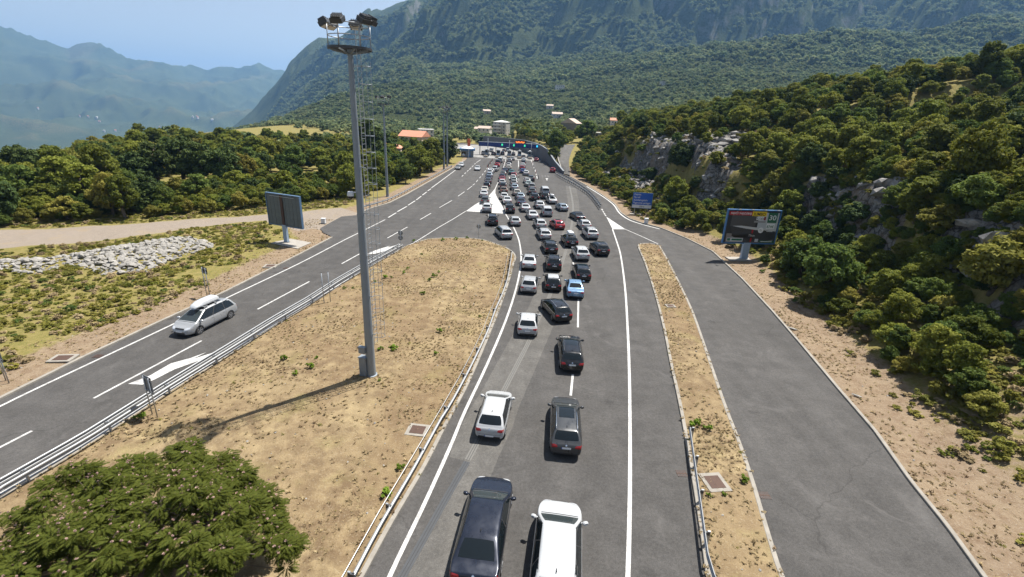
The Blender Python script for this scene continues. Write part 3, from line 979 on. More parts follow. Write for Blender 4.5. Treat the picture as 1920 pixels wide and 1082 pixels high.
for a, b in (((972.4, 321), (972.5, 325)), ((972.5, 328), (972.5, 331)), ((972.5, 334), (972.6, 338)), ((1001, 313), (1002, 316)), ((1003, 318), (1004, 322)), ((1004.6, 324), (1005.6, 328)), ((1006.2, 330), (1007.4, 335))):
    marking('lane_dash', [a, b], 0.25)
marking('edge_line', [(873.6, 395.8), (850, 410.5), (820, 428), (779, 453.5), (757, 464), (690, 500), (632, 536), (515, 608), (315, 732), (165, 829), (0, 926)], 0.15)
painted('splitter_triangle', [(873.6, 396), (890, 384.3), (902, 377), (915.8, 368), (922, 361), (927.5, 354.5), (931, 347), (934.2, 340.5), (935, 341), (931.5, 349), (929, 355), (928.7, 361.7), (930.5, 367), (933, 371.7), (940, 383), (945, 393.3), (947.8, 401)])
marking('edge_line', [(947.8, 401), (955, 413), (963, 426.5), (970, 442), (974, 455), (977, 477.5), (976, 500), (968, 540), (948.7, 600), (913, 684), (873, 768.6), (844, 838), (798, 940), (745, 1050), (700, 1150)], 0.195)
painted('merge_triangle', [(1136.9, 406.5), (1172.5, 430), (1148.5, 430)])
marking('edge_line', [(1148.5, 430), (1157, 455), (1164, 480), (1172, 540), (1177, 620), (1180, 700), (1181.2, 800), (1181.2, 900), (1179.6, 1000), (1177, 1090)], 0.205)
marking('edge_line', [(1172.5, 430), (1200, 442), (1234, 457.5)], 0.16)
for a, b in (((1128.4, 392), (1129.8, 394.5)), ((1130.6, 396), (1132, 398.4)), ((1132.8, 399.8), (1134.2, 402.2)), ((1134.8, 403.2), (1136, 405.2))):
    marking('lane_dash', [a, b], 0.25)
marking('edge_line', [(1100, 349.6), (1128, 367), (1150, 383.5), (1161, 399), (1178, 411.5), (1203, 420.5), (1237, 429.5)], 0.32)
for a, b in (((1074, 702), (1070, 742)), ((1084.5, 561), (1083.5, 614)), ((1074.5, 492), (1078, 507))):
    marking('lane_dash', [a, b], 0.17, z=0.011)
# lane arrows of the exit road
painted('lane_arrow', [(240, 720), (280, 705), (320, 681.7), (356.7, 671.7), (386.7, 660.7), (363, 673), (436, 650), (410, 665), (363, 680), (326.7, 693), (290, 711.7), (266.7, 721.7)])
painted('lane_arrow', [(688, 477), (700, 471), (711, 467), (731.5, 461), (726, 464.5), (753, 457), (738, 465), (716, 472.5), (703, 476)])
painted('lane_arrow', [(1022.5, 334.5), (1028, 334.3), (1026.2, 336.2), (1026.4, 338.5), (1025, 338.5), (1024.6, 336.4)])
for x in (1016, 1021, 1026.5): marking('lane_dash', [(x, 330.2), (x + 3, 330.2)], 0.4)
painted('lane_arrow', [(953.5, 331.5), (957.5, 331.5), (956.3, 333.5), (956.2, 336), (955.2, 336), (955, 333.4)])

# inspection covers and gully grates
def cover(px, py, sx, sy, label, rz=0.0, z=0.12):
    p = at(px, py, z)
    o = empty('inspection_cover', p, rz)
    tag(o, label, 'manhole cover')
    MB().box((0, 0, 0), (sx, sy, 0.10)).build('concrete_frame', M['kerb'], o)
    MB().box((0, 0, 0.052), (sx * 0.66, sy * 0.66, 0.02)).build('iron_lid', M['rust'], o)
cover(783, 807, 1.25, 1.1, 'square iron inspection cover on the big dry island near the guardrail', R(-6))
cover(1340, 905, 1.2, 1.35, 'brown iron inspection cover on the narrow island beside its guardrail', R(8))
cover(1257, 574, 0.95, 0.8, 'small iron inspection cover midway along the narrow island', R(4))
cover(118, 672, 1.5, 1.1, 'iron inspection cover in the dry verge at the far left', R(8), 0.06)
cover(507, 499, 1.4, 1.2, 'iron inspection cover in the verge near the left billboard', R(8), 0.06)
def gully(px, py, label, rz=0.0):
    o = empty('gully_grate', at(px, py, 0.0), rz)
    tag(o, label, 'drain grate')
    MB().box((0, 0, 0.004), (0.55, 0.5, 0.016)).build('pit', M['black_plastic'], o)
    mb = MB()
    for k in range(7): mb.box((-0.24 + k * 0.08, 0, 0.014), (0.035, 0.5, 0.016))
    mb.box((0, 0, 0.015), (0.55, 0.05, 0.018))
    mb.build('grate_bars', M['rust'], o)
gully(1278, 888, 'gully grate at the foot of the kerb left of the narrow island')
gully(1433, 929, 'gully grate at the kerb right of the narrow island')
gully(184, 668, 'gully grate beside the left kerb near the roof box car')
gully(536, 503, 'gully grate beside the left kerb below the left billboard')
# ------------------------------------------------------------------ guardrails
WBEAM = [(0.035, 0.44), (0.0, 0.47), (0.0, 0.53), (0.075, 0.565), (0.075, 0.625), (0.0, 0.66), (0.0, 0.72), (0.035, 0.75)]
def guardrail(name, pts, label, side=1, step=4.0, double=False, gap=0.42, off=0.16, cable=False, zfix=0.0, group=None):
    """steel W-beam rail; side +1: traffic on the right of the line"""
    P = resample(pts, 1.0)
    root = empty(name, (0, 0, 0))
    tag(root, label, 'guardrail', group)
    def beam(o, s):
        prof = [(o + s * a, z + zfix) for a, z in WBEAM]
        back = [(o + s * (a - 0.012), z + zfix) for a, z in WBEAM[::-1]]
        sweep(P, prof + back + prof[:1]).build('beam', M['rail'], root, smooth=False)
    if double:
        beam(gap / 2, 1); beam(-gap / 2, -1)
    else: beam(off * side, side)
    Q = resample(pts, step)
    N = normals2d(Q)
    pm = MB().box((0, 0, 0.36), (0.12, 0.07, 0.78)).mesh('post', [M['steel']])
    sm = MB().box((0, 0, 0), (gap if double else 0.24, 0.10, 0.16)).mesh('spacer', [M['rail'] if double else M['darksteel']])
    for q, n in zip(Q, N):
        ang = math.atan2(n.y, n.x)
        po = link('post', pm, root, (q.x, q.y, zfix - 0.0), (0, 0, ang))
        link('spacer', sm, po, (0 if double else off * side * 0.55, 0, 0.60))
    if cable:
        C = [q - n * (0.35 * side) + Vector((0, 0, 0.42)) for q, n in zip(Q, N)]
        MB().tube(C, 0.018, 5).build('cable', M['steel'], root)
    return root
guardrail('guardrail', G([(752, 468), (690, 503), (632, 538), (580, 573), (515, 612), (430, 667), (315, 740), (165, 838), (0, 935)], 0.1) + [Vector((-23.3, 5, 0))],
          'double-sided steel guardrail along the left edge of the dry island', double=True, zfix=0.06)
guardrail('guardrail', smooth_line([at(x, y, 0.62) - Vector((0, 0, 0.62)) for x, y in ((957.5, 473), (953, 500), (948, 525), (938, 553), (925, 582), (913, 615), (900, 644), (873, 698), (840, 757.5), (822, 785), (770, 878), (710, 978), (655, 1080))], 3),
          'single steel guardrail with block posts along the right edge of the dry island', side=-1, step=4.0, cable=True, zfix=0.1)
guardrail('guardrail', [at(x, y, 0.62) - Vector((0, 0, 0.62)) for x, y in ((1299, 807.6), (1306, 855), (1315, 915), (1324, 974), (1337.5, 1066))] + [Vector((9.4, 3, 0))],
          'steel guardrail starting halfway down the narrow right island', side=1, step=2.6, zfix=0.1)
guardrail('guardrail', G([(1040.5, 329), (1049.6, 334.6), (1063, 342), (1077.3, 350), (1089, 357.5), (1100, 365), (1110, 375.5), (1118, 386), (1123.5, 394)]), 'left-hand steel guardrail between the queue and the service road', side=-1, step=2.0)
guardrail('guardrail', G([(1044, 325.5), (1058, 332.5), (1071.6, 339.5), (1084, 347.5), (1094.5, 355), (1103, 361.5), (1111.7, 369.5), (1119, 378.5), (1126.6, 389)]), 'right-hand steel guardrail between the queue and the service road', side=1, step=2.0)
guardrail('guardrail', [p + Vector((-0.9, 0, 0)) for p in smooth_line(LK2[1:-1], 3)], 'steel guardrail with close posts along the left edge of the plaza', side=1, step=2.2)

# ------------------------------------------------------------------ lighting masts
def mast(loc, Hm, label, full=True, yaw=0.0):
    root = empty('light_mast', loc, yaw)
    tag(root, label, 'light mast', 'floodlight masts')
    n = 12
    MB().tube([(0, 0, 0), (0, 0, Hm * 0.5), (0, 0, Hm)], [0.32, 0.235, 0.15], n).build('pole', M['mast'], root, smooth=True, sharp=35)
    MB().lathe([(0.42, 0), (0.42, 0.06), (0.33, 0.08)], 16).build('base_plate', M['mast'], root)
    # platform
    pr = 1.17
    pf = MB()
    sweep([Vector((pr * math.cos(-a), pr * math.sin(-a), Hm)) for a in np.linspace(0, 2 * math.pi, 29)[:-1]], [(-0.03, -0.02), (0.03, -0.02), (0.03, 0.1), (-0.03, 0.1), (-0.03, -0.02)], True, pf)
    for k in range(-12, 13):
        c_ = k * pr / 12.5; l_ = math.sqrt(max(pr * pr - c_ * c_, 0.01))
        pf.bar((c_, -l_, Hm + 0.05), (c_, l_, Hm + 0.05), 0.022, 0.04)
        if k % 3 == 0: pf.bar((-l_, c_, Hm + 0.03), (l_, c_, Hm + 0.03), 0.02, 0.03)
    po = pf.build('platform', M['darksteel'], root)
    br = MB()
    for k in range(8):
        a = math.pi * k / 4
        br.bar((0.16 * math.cos(a), 0.16 * math.sin(a), Hm - 0.22), (pr * 0.95 * math.cos(a), pr * 0.95 * math.sin(a), Hm - 0.03), 0.06, 0.08)
    br.build('bracket', M['mast'], root)
    for zz in (0.55, 1.12):
        MB().tube([(pr * 0.96 * math.cos(a), pr * 0.96 * math.sin(a), Hm + 0.1 + zz) for a in np.linspace(0, 2 * math.pi, 25)[:-1]], 0.028, 6, closed=True).build('hand_rail', M['steel'], root, smooth=True)
    for k in range(6):
        a = math.pi * (k / 3 + 0.18)
        MB().tube([(pr * 0.96 * math.cos(a), pr * 0.96 * math.sin(a), Hm + 0.05), (pr * 0.96 * math.cos(a), pr * 0.96 * math.sin(a), Hm + 1.24)], 0.03, 6).build('rail_post', M['steel'], root, smooth=True)
    lens = MB().box((0, 0, -0.135), (0.42, 0.50, 0.02)).mesh('lamp_glass', [M['lampglass']])
    hb = MB().box((0, 0, 0), (0.5, 0.66, 0.24)).box((0, 0, 0.15), (0.40, 0.52, 0.1))
    for k in range(5): hb.box((0, -0.22 + k * 0.11, 0.23), (0.38, 0.03, 0.09))
    hm = hb.mesh('floodlight', [M['darksteel']])
    for ad in (-82, 168, -165, 104, 8, -18):
        a = R(ad)
        rr_ = pr + 0.12
        f = link('floodlight', hm, root, (rr_ * math.cos(a), rr_ * math.sin(a), Hm + 1.32 + 0.1 * math.cos(a * 3)), (0, R(28), a))
        link('lamp_glass', lens, f)
        MB().bar((-0.1, -0.38, -0.05), (-0.1, 0.38, -0.05), 0.05).bar((-0.1, -0.38, -0.05), (-0.22, 0, -0.22), 0.045).bar((-0.1, 0.38, -0.05), (-0.22, 0, -0.22), 0.045).build('lamp_yoke', M['darksteel'], f)
    # cage ladder on the +x side
    lx = 0.52
    rungs = MB()
    z = 2.7
    while z < Hm - 0.1:
        rungs.bar((lx, -0.2, z), (lx, 0.2, z), 0.025)
        z += 0.3
    if full:
        tag(rungs.build('rungs', M['steel'], root), kind='stuff')
        for s in (-0.2, 0.2): MB().bar((lx, s, 2.5), (lx, s, Hm + 1.0), 0.04, 0.02).build('ladder_stile', M['steel'], root)
        for k in range(int((Hm - 3.5) / 0.9)):
            z = 3.2 + k * 0.92
            MB().tube([(lx, -0.2, z)] + [(lx + 0.08 + 0.62 * math.sin(t), -0.36 * math.cos(t), z) for t in np.linspace(0.15, math.pi - 0.15, 10)] + [(lx, 0.2, z)], 0.014, 5).build('cage_hoop', M['mast'], root)
            if k % 3 == 0: MB().bar((0.2, 0, z), (lx, 0, z), 0.05).build('ladder_stay', M['steel'], root)
        for t in (0.9, math.pi / 2, math.pi - 0.9):
            MB().bar((lx + 0.08 + 0.62 * math.sin(t), -0.36 * math.cos(t), 3.2), (lx + 0.08 + 0.62 * math.sin(t), -0.36 * math.cos(t), Hm - 0.6), 0.03, 0.01).build('cage_strap', M['mast'], root)
    return root
M['lampglass'] = plain('lamp_glass', (0.72, 0.70, 0.66), 0.3)
mb_ = at(696.5, 703, 0.1)
m1 = mast(mb_, 20.6, 'tall grey light mast with caged ladder on the dry island', yaw=R(-14))
MB().box((-0.42, -0.18, 0.72), (0.52, 0.42, 1.42)).build('cabinet', M['mast'], m1)
MB().box((-0.42, -0.18, 1.45), (0.60, 0.50, 0.05)).build('cabinet_roof', M['mast'], m1)
MB().box((-0.36, -0.34, 2.05), (0.46, 0.26, 0.44)).build('junction_box', M['mast'], m1)
MB().box((-0.36, -0.34, 2.29), (0.54, 0.32, 0.04)).build('junction_box_roof', M['mast'], m1)
# dome camera
dc = empty('dome_camera', mb_ + Vector((-0.50, -0.15, 12.5)))
tag(dc, 'white and black dome camera bracketed to the tall mast', 'security camera')
MB().lathe([(0.02, 0.30), (0.15, 0.28), (0.2, 0.16), (0.2, 0.02)], 16).build('housing', M['white'], dc, smooth=True, sharp=50)
MB().lathe([(0.19, 0.02), (0.17, -0.09), (0.09, -0.17), (0.01, -0.19)], 16).build('dome', M['glass'], dc, smooth=True)
MB().bar((0, 0, 0.24), (0.45, 0.1, 0.24), 0.07).build('arm', M['white'], dc)
mast(at(726.7, 369), 18.3, 'grey light mast behind the left guardrail, nearer of the plaza masts', False)
mast(at(832.4, 318), 17.0, 'grey light mast among the roadside trees left of the plaza', False)
mast(at(838.5, 312.5), 17.4, 'farther grey light mast close behind another left of the plaza', False)

# ------------------------------------------------------------------ signs
def text(body, size, mat, parent, loc, rot, align='LEFT', name='lettering', ext=0.004, sx=1.0):
    cu = bpy.data.curves.new('txt', 'FONT')
    cu.body = body
    cu.size = size
    cu.align_x = align
    cu.extrude = ext
    cu.resolution_u = 3
    cu.offset = 0.012 * size
    o = bpy.data.objects.new('txt', cu)
    col.objects.link(o)
    dg = bpy.context.evaluated_depsgraph_get(); dg.update()
    me = bpy.data.meshes.new_from_object(o.evaluated_get(dg))
    bpy.data.objects.remove(o)
    me.materials.clear(); me.materials.append(mat)
    t = link(name, me, parent, loc, rot)
    t.scale = (sx, 1, 1)
    return t
FACE = (R(90), 0, 0)          # lettering that faces -Y of its parent

def sign_back(px, py, loc, label, zs, w, posts, yaw, npan=1, mat='grey_panel'):
    root = empty('road_sign', loc, yaw)
    tag(root, label, 'road sign')
    z0, z1 = zs
    pw = w / npan
    for k in range(npan):
        MB().box((-w / 2 + pw * (k + 0.5), 0.05, (z0 + z1) / 2), (pw * 0.97, 0.02, z1 - z0)).build('panel', M[mat], root)
    MB().bar((-w / 2, 0.02, z0 + 0.15), (w / 2, 0.02, z0 + 0.15), 0.03, 0.06).bar((-w / 2, 0.02, z1 - 0.15), (w / 2, 0.02, z1 - 0.15), 0.03, 0.06).build('stiffener', M['steel'], root)
    for x in posts: MB().tube([(x, 0, -0.05), (x, 0, z1 - 0.05)], 0.035, 8).build('post', M['steel'], root, smooth=True)
    return root
sign_back(0, 0, at(391, 556), 'small two-panel sign seen from behind in the left verge above the oncoming car', (2.3, 2.95), 0.9, (-0.25, 0.25), R(-28), 2, 'darksteel')
sign_back(0, 0, at(14, 716), 'grey sign seen from behind cut by the left picture edge', (1.6, 2.6), 0.95, (-0.28, 0.28), R(-30))
sign_back(0, 0, at(291, 782), 'grey road sign seen from behind beside the double guardrail', (1.65, 2.75), 0.95, (-0.28, 0.28), R(-28))
for (x, y), lb in (((608, 570), 'left of two bare sign posts by the double guardrail'), ((620, 568), 'right of two bare sign posts by the double guardrail')):
    o = empty('bare_post', at(x, y)); tag(o, lb, 'post', 'bare posts')
    MB().tube([(0, 0, 0), (0, 0, 3.1)], 0.04, 8).build('tube', M['steel'], o, smooth=True)
    MB().lathe([(0.045, 3.1), (0.03, 3.14)], 8).build('cap', M['darksteel'], o)
def round_sign(loc, zs, label):
    o = empty('round_sign', loc, R(-5)); tag(o, label, 'road sign', 'round signs seen from behind')
    MB().tube([(0, 0, 0), (0, 0, max(zs) + 0.3)], 0.03, 8).build('post', M['steel'], o, smooth=True)
    for z in zs:
        d = MB().lathe([(0.32, 0.035), (0.33, 0.045), (0.32, 0.055)], 24, 'y', (0, 0, z)).build('disc', M['grey_panel'], o)
        MB().bar((-0.2, 0.02, z), (0.2, 0.02, z), 0.03, 0.05).build('clamp', M['steel'], d)
round_sign(at(752, 474), (2.0, 2.65), 'two round signs on one post seen from behind at the end of the double guardrail')
round_sign(at(897, 449), (1.95,), 'single round sign seen from behind at the tip of the dry island')

# blue direction sign
bs = empty('direction_sign', Vector((24.65, 94.3, 0)), R(-4)); tag(bs, 'blue pay toll direction sign with white letters and white distance strip', 'road sign')
MB().box((0, 0, 3.1), (3.72, 0.06, 2.32)).build('panel', M['sign_blue'], bs)
MB().box((0, 0, 1.62), (3.72, 0.06, 0.62)).build('distance_panel', M['white'], bs)
fr = MB()
for a, b in (((-1.87, 1.3), (-1.87, 4.27)), ((1.87, 1.3), (1.87, 4.27)), ((-1.87, 4.27), (1.87, 4.27)), ((-1.87, 1.3), (1.87, 1.3))): fr.bar((a[0], -0.005, a[1]), (b[0], -0.005, b[1]), 0.05, 0.08, Vector((0, 1, 0)))
fr.build('frame', M['frame_blue'], bs)
for k, s in enumerate(('Putarina', 'Pay toll', 'Autobahngebühr', 'Pagamento pedaggio')):
    text(s, 0.50, M['white'], bs, (-1.68, -0.036, 3.78 - k * 0.54), FACE, sx=0.80)
text('150 m', 0.46, M['black_plastic'], bs, (0, -0.036, 1.46), FACE, 'CENTER', sx=0.85)
for x in (-1.25, 1.25): MB().tube([(x, 0.08, -0.2), (x, 0.08, 4.0)], 0.06, 8).build('post', M['steel'], bs, smooth=True)
MB().box((0, 0.1, -0.05), (4.2, 0.7, 0.3)).build('footing', M['concrete'], bs)
ub = empty('utility_box', at(1211, 420)); tag(ub, 'small white utility box at the kerb below the blue sign', 'utility box')
MB().box((0, 0, 0.5), (0.62, 0.5, 1.0)).build('housing', M['white'], ub); MB().box((0, 0, 1.02), (0.7, 0.58, 0.06)).build('lid', M['white'], ub); MB().box((0, 0, 0.05), (0.75, 0.62, 0.12)).build('plinth', M['concrete'], ub)
ub = empty('utility_box', at(607, 419)); tag(ub, 'small white utility box beside the gravel track mouth', 'utility box')
MB().box((0, 0, 0.4), (0.6, 0.5, 0.8)).build('housing', M['white'], ub); MB().box((0, 0, 0.82), (0.68, 0.58, 0.05)).build('lid', M['white'], ub); MB().box((0, 0, 0.05), (0.75, 0.62, 0.12)).build('plinth', M['concrete'], ub)

M['frame_dull'] = plain('frame_dull_blue', (0.09, 0.16, 0.26), 0.5)
# ------------------------------------------------------------------ billboards
lb = empty('billboard', at(537, 455), R(-22)); tag(lb, 'billboard seen from behind with dark panels and blue frame left of the exit road', 'billboard')
W_, Z0, Z1 = 5.75, 2.35, 6.45
cols_, rows_ = 9, 4
pw, ph = W_ / cols_, (Z1 - Z0) / rows_
pm = MB().box((0, 0, 0), (pw - 0.035, 0.03, ph - 0.02)).mesh('panel', [M['slate']])
for i in range(cols_):
    for j in range(rows_): link('panel', pm, lb, (0.25 - W_ / 2 + pw * (i + 0.5), 0.02 + 0.006 * ((i * 7 + j * 3) % 3), Z0 + ph * (j + 0.5)))
MB().box((0.25, 0.10, (Z0 + Z1) / 2), (W_, 0.1, Z1 - Z0 - 0.02)).build('core', M['black_plastic'], lb)
fr = MB()
fr.box((0.25 + W_ / 2 + 0.05, 0.08, (Z0 + Z1) / 2), (0.1, 0.30, Z1 - Z0 + 0.2)).box((0.25 - W_ / 2 - 0.05, 0.08, (Z0 + Z1) / 2), (0.1, 0.30, Z1 - Z0 + 0.2)).box((0.25, 0.08, Z1 + 0.05), (W_, 0.30, 0.1)).box((0.25, 0.08, Z0 - 0.05), (W_, 0.30, 0.1))
fr.build('frame', M['frame_dull'], lb)
MB().box((0.0, -0.05, (Z0 + Z1) / 2), (0.42, 0.09, Z1 - Z0)).build('rusty_spine', M['rust'], lb)
MB().box((0.0, 0.05, 1.2), (0.62, 0.34, 2.5)).build('post', M['post_blue'], lb)
MB().box((0.0, 0.05, 0.04), (0.9, 0.6, 0.1)).build('base_plate', M['darksteel'], lb)
MB().bar((-1.9, -0.1, Z1 - 0.25), (2.3, -0.1, Z1 - 0.25), 0.06).build('lamp_bar', M['steel'], lb)
tag(MB().add([(-1.4, -1.3, 0.0), (3.6, -1.6, 0.0), (2.9, 1.5, 0.0), (-1.0, 1.6, 0.0), (-1.4, -1.3, 0.09), (3.6, -1.6, 0.09), (2.9, 1.5, 0.09), (-1.0, 1.6, 0.09)], [(4, 5, 6, 7), (0, 1, 5, 4), (1, 2, 6, 5), (2, 3, 7, 6), (3, 0, 4, 7)]).build('footing_slab', M['concrete'], None, lb.location, lb.rotation_euler), kind='structure')

rbp = at(1393, 487)
rb = empty('billboard', rbp, R(5)); tag(rb, 'large advertising billboard with dark bed picture on a thick post', 'billboard')
W_, Z0, Z1, CX = 7.3, 2.45, 6.85, 0.25
MB().box((CX, 0.12, (Z0 + Z1) / 2), (W_, 0.24, Z1 - Z0)).build('board', M['ad_dark'] if 'ad_dark' in M else plain('ad_dark', (0.035, 0.034, 0.034), 0.5), rb)
fr = MB()
for a, b in (((CX - W_ / 2 - 0.06, Z0 - 0.12), (CX - W_ / 2 - 0.06, Z1 + 0.12)), ((CX + W_ / 2 + 0.06, Z0 - 0.12), (CX + W_ / 2 + 0.06, Z1 + 0.12)), ((CX - W_ / 2, Z1 + 0.06), (CX + W_ / 2, Z1 + 0.06)), ((CX - W_ / 2, Z0 - 0.10), (CX + W_ / 2, Z0 - 0.10))):
    fr.bar((a[0], 0.1, a[1]), (b[0], 0.1, b[1]), 0.32, 0.14, Vector((1, 0, 0)) if a[0] == b[0] else Vector((0, 0, 1)))
fr.build('frame', M['frame_blue'], rb)
AD = dict(red=(0.40, 0.015, 0.02), yellow=(0.78, 0.55, 0.02), white=(0.75, 0.75, 0.75), pale=(0.48, 0.50, 0.52), head=(0.085, 0.08, 0.078), base=(0.05, 0.048, 0.047), green=(0.03, 0.135, 0.075), mattress=(0.55, 0.55, 0.54), darkred=(0.22, 0.01, 0.015), black=(0.012, 0.012, 0.012), grey=(0.30, 0.30, 0.30), sand=(0.22, 0.20, 0.18))
ADM = {k: plain('ad_' + k, v, 0.5) for k, v in AD.items()}
def ad(u0, v0, u1, v1, c, layer, name='print'):
    return adp([(u0, v0), (u1, v0), (u1, v1), (u0, v1)], c, layer, name)
def adp(uv, c, layer, name='print'):
    y = -0.004 * layer
    return MB().poly([(CX - W_ / 2 + u * W_, y, Z1 - v * (Z1 - Z0)) for u, v in uv][::-1]).build(name, ADM[c], rb)
def adt(s, u, v, size, c, layer, align='CENTER', sx=1.0):
    return text(s, size, ADM[c], rb, (CX - W_ / 2 + u * W_, -0.004 * layer, Z1 - v * (Z1 - Z0)), FACE, align, ext=0.001, sx=sx)
ad(0.04, 0.72, 0.96, 0.99, 'sand', 1); adp([(0.13, 0.78), (0.98, 0.62), (0.99, 0.88), (0.72, 0.97), (0.35, 0.99)], 'base', 2)
ad(0.08, 0.14, 0.56, 0.49, 'head', 1)
adp([(0.55, 0.05), (0.985, 0.05), (0.985, 0.66), (0.80, 0.60), (0.60, 0.52), (0.60, 0.30)], 'pale', 1)
adp([(0.12, 0.485), (0.30, 0.47), (0.62, 0.52), (0.95, 0.57), (0.95, 0.60), (0.62, 0.60), (0.40, 0.56)], 'mattress', 3)
adp([(0.10, 0.50), (0.40, 0.575), (0.62, 0.61), (0.95, 0.62), (0.95, 0.86), (0.62, 0.93), (0.15, 0.80)], 'base', 2)
ad(0.02, 0.03, 0.47, 0.15, 'red', 2, 'red_banner'); adt('NAJVEĆI I NAJUDOBNIJI', 0.245, 0.12, 0.40, 'white', 4, sx=0.68)
ad(0.46, 0.02, 0.735, 0.165, 'yellow', 3, 'yellow_banner'); adt('JUMBO', 0.60, 0.145, 0.56, 'black', 5, sx=0.95)
for k, ch in enumerate('FIXX'):
    ad(0.555 + k * 0.036, 0.185, 0.587 + k * 0.036, 0.285, 'white', 3); adt(ch, 0.571 + k * 0.036, 0.272, 0.42, 'black', 5, sx=0.9)
ad(0.70, 0.18, 0.735, 0.285, 'darkred', 3)
ad(0.52, 0.31, 0.745, 0.365, 'grey', 3)
ad(0.775, 0.05, 0.955, 0.36, 'green', 3, 'green_panel'); adt('30', 0.865, 0.275, 0.95, 'white', 5, sx=1.1)
ad(0.775, 0.38, 0.935, 0.545, 'white', 3); adt('874€', 0.855, 0.52, 0.50, 'green', 5, sx=0.95)
adp([(0.685 + 0.052 * math.cos(a), 0.60 + 0.088 * math.sin(a)) for a in np.linspace(0, 2 * math.pi, 21)[:-1]][::-1], 'white', 5, 'round_print')
adp([(0.685 + 0.030 * math.cos(a), 0.60 + 0.045 * math.sin(a + 0.5)) for a in np.linspace(0, 2 * math.pi, 15)[:-1]][::-1], 'mattress', 6, 'round_print')
ad(0.775, 0.585, 0.945, 0.605, 'mattress', 5); ad(0.80, 0.62, 0.92, 0.64, 'mattress', 5)
adp([(0.515, 0.58), (0.545, 0.58), (0.545, 0.68), (0.53, 0.72), (0.515, 0.68)], 'red', 5, 'red_arrow')
adp([(0.53, 0.83), (0.545, 0.87), (0.545, 0.97), (0.515, 0.97), (0.515, 0.87)], 'red', 5, 'red_arrow')
adt('73cm', 0.53, 0.80, 0.42, 'mattress', 5)
ad(0.06, 0.855, 0.375, 0.975, 'pale', 3); ad(0.07, 0.87, 0.13, 0.95, 'green', 4); ad(0.155, 0.88, 0.36, 0.94, 'green', 4)
ad(0.61, 0.875, 0.675, 0.97, 'pale', 3); ad(0.70, 0.925, 0.985, 0.985, 'green', 3); ad(0.73, 0.945, 0.95, 0.962, 'white', 4)
MB().box((0.1, 0.12, 1.15), (0.95, 0.45, 2.6)).build('post', M['post_blue'], rb)
for x in (-0.3, 0.1, 0.5): MB().box((x, -0.11, 0.35), (0.1, 0.12, 0.5)).build('gusset', M['post_blue'], rb)
for k in range(4):
    x = CX - W_ * 0.36 + k * W_ * 0.24
    MB().bar((x, 0.05, Z1 + 0.1), (x, -0.9, Z1 + 0.28), 0.05).box((x, -0.95, Z1 + 0.26), (0.34, 0.16, 0.12)).build('lamp_arm', M['steel'], rb)
tag(MB().box((0.5, 0.0, 0.0), (5.4, 1.7, 0.30)).build('footing_slab', M['concrete'], None, rbp, rb.rotation_euler), kind='structure')

# ------------------------------------------------------------------ toll plaza
tg = empty('toll_gantry', (-4.2, 218, 0)); tag(tg, 'long dark blue toll gantry fascia spanning all the lanes', 'toll gantry')
MB().box((0, 0, 4.5), (26.2, 1.6, 1.75)).build('fascia', M['fascia_blue'], tg)
MB().box((0, 0, 5.41), (26.4, 1.8, 0.06)).build('roof', M['grey_panel'], tg)
for x in (-12.6, -5.6, 2.0, 9.0, 12.9): MB().bar((x, 0, 0), (x, 0, 3.6), 0.3).build('column', M['darksteel'], tg)
for x, m_ in ((-2.9, 'led_green'), (2.2, 'led_green'), (6.9, 'led_green'), (12.3, 'led_cyan')):
    MB().box((x, -0.83, 4.55), (0.62, 0.06, 0.8)).build('lane_signal', M[m_], tg)
ms = empty('message_board', (0.9, 218, 5.44)); tag(ms, 'dark message board with glowing orange characters on top of the gantry', 'message board')
MB().box((0, 0, 0.62), (4.9, 0.3, 1.2)).build('cabinet', M['black_plastic'], ms)
for k in range(2):
    for i in range(6): MB().box((-1.95 + i * 0.62 + k * 0.35, -0.17, 0.35 + 0.0 * k + 0.45 * (i % 2 == k) * 0.4), (0.46, 0.03, 0.5 if (i + k) % 3 else 0.34)).build('character', M['led_orange'], ms)
for x in (-1.8, 1.8): MB().bar((x, 0, -0.02), (x, 0, 0.3), 0.12).build('leg', M['darksteel'], ms)
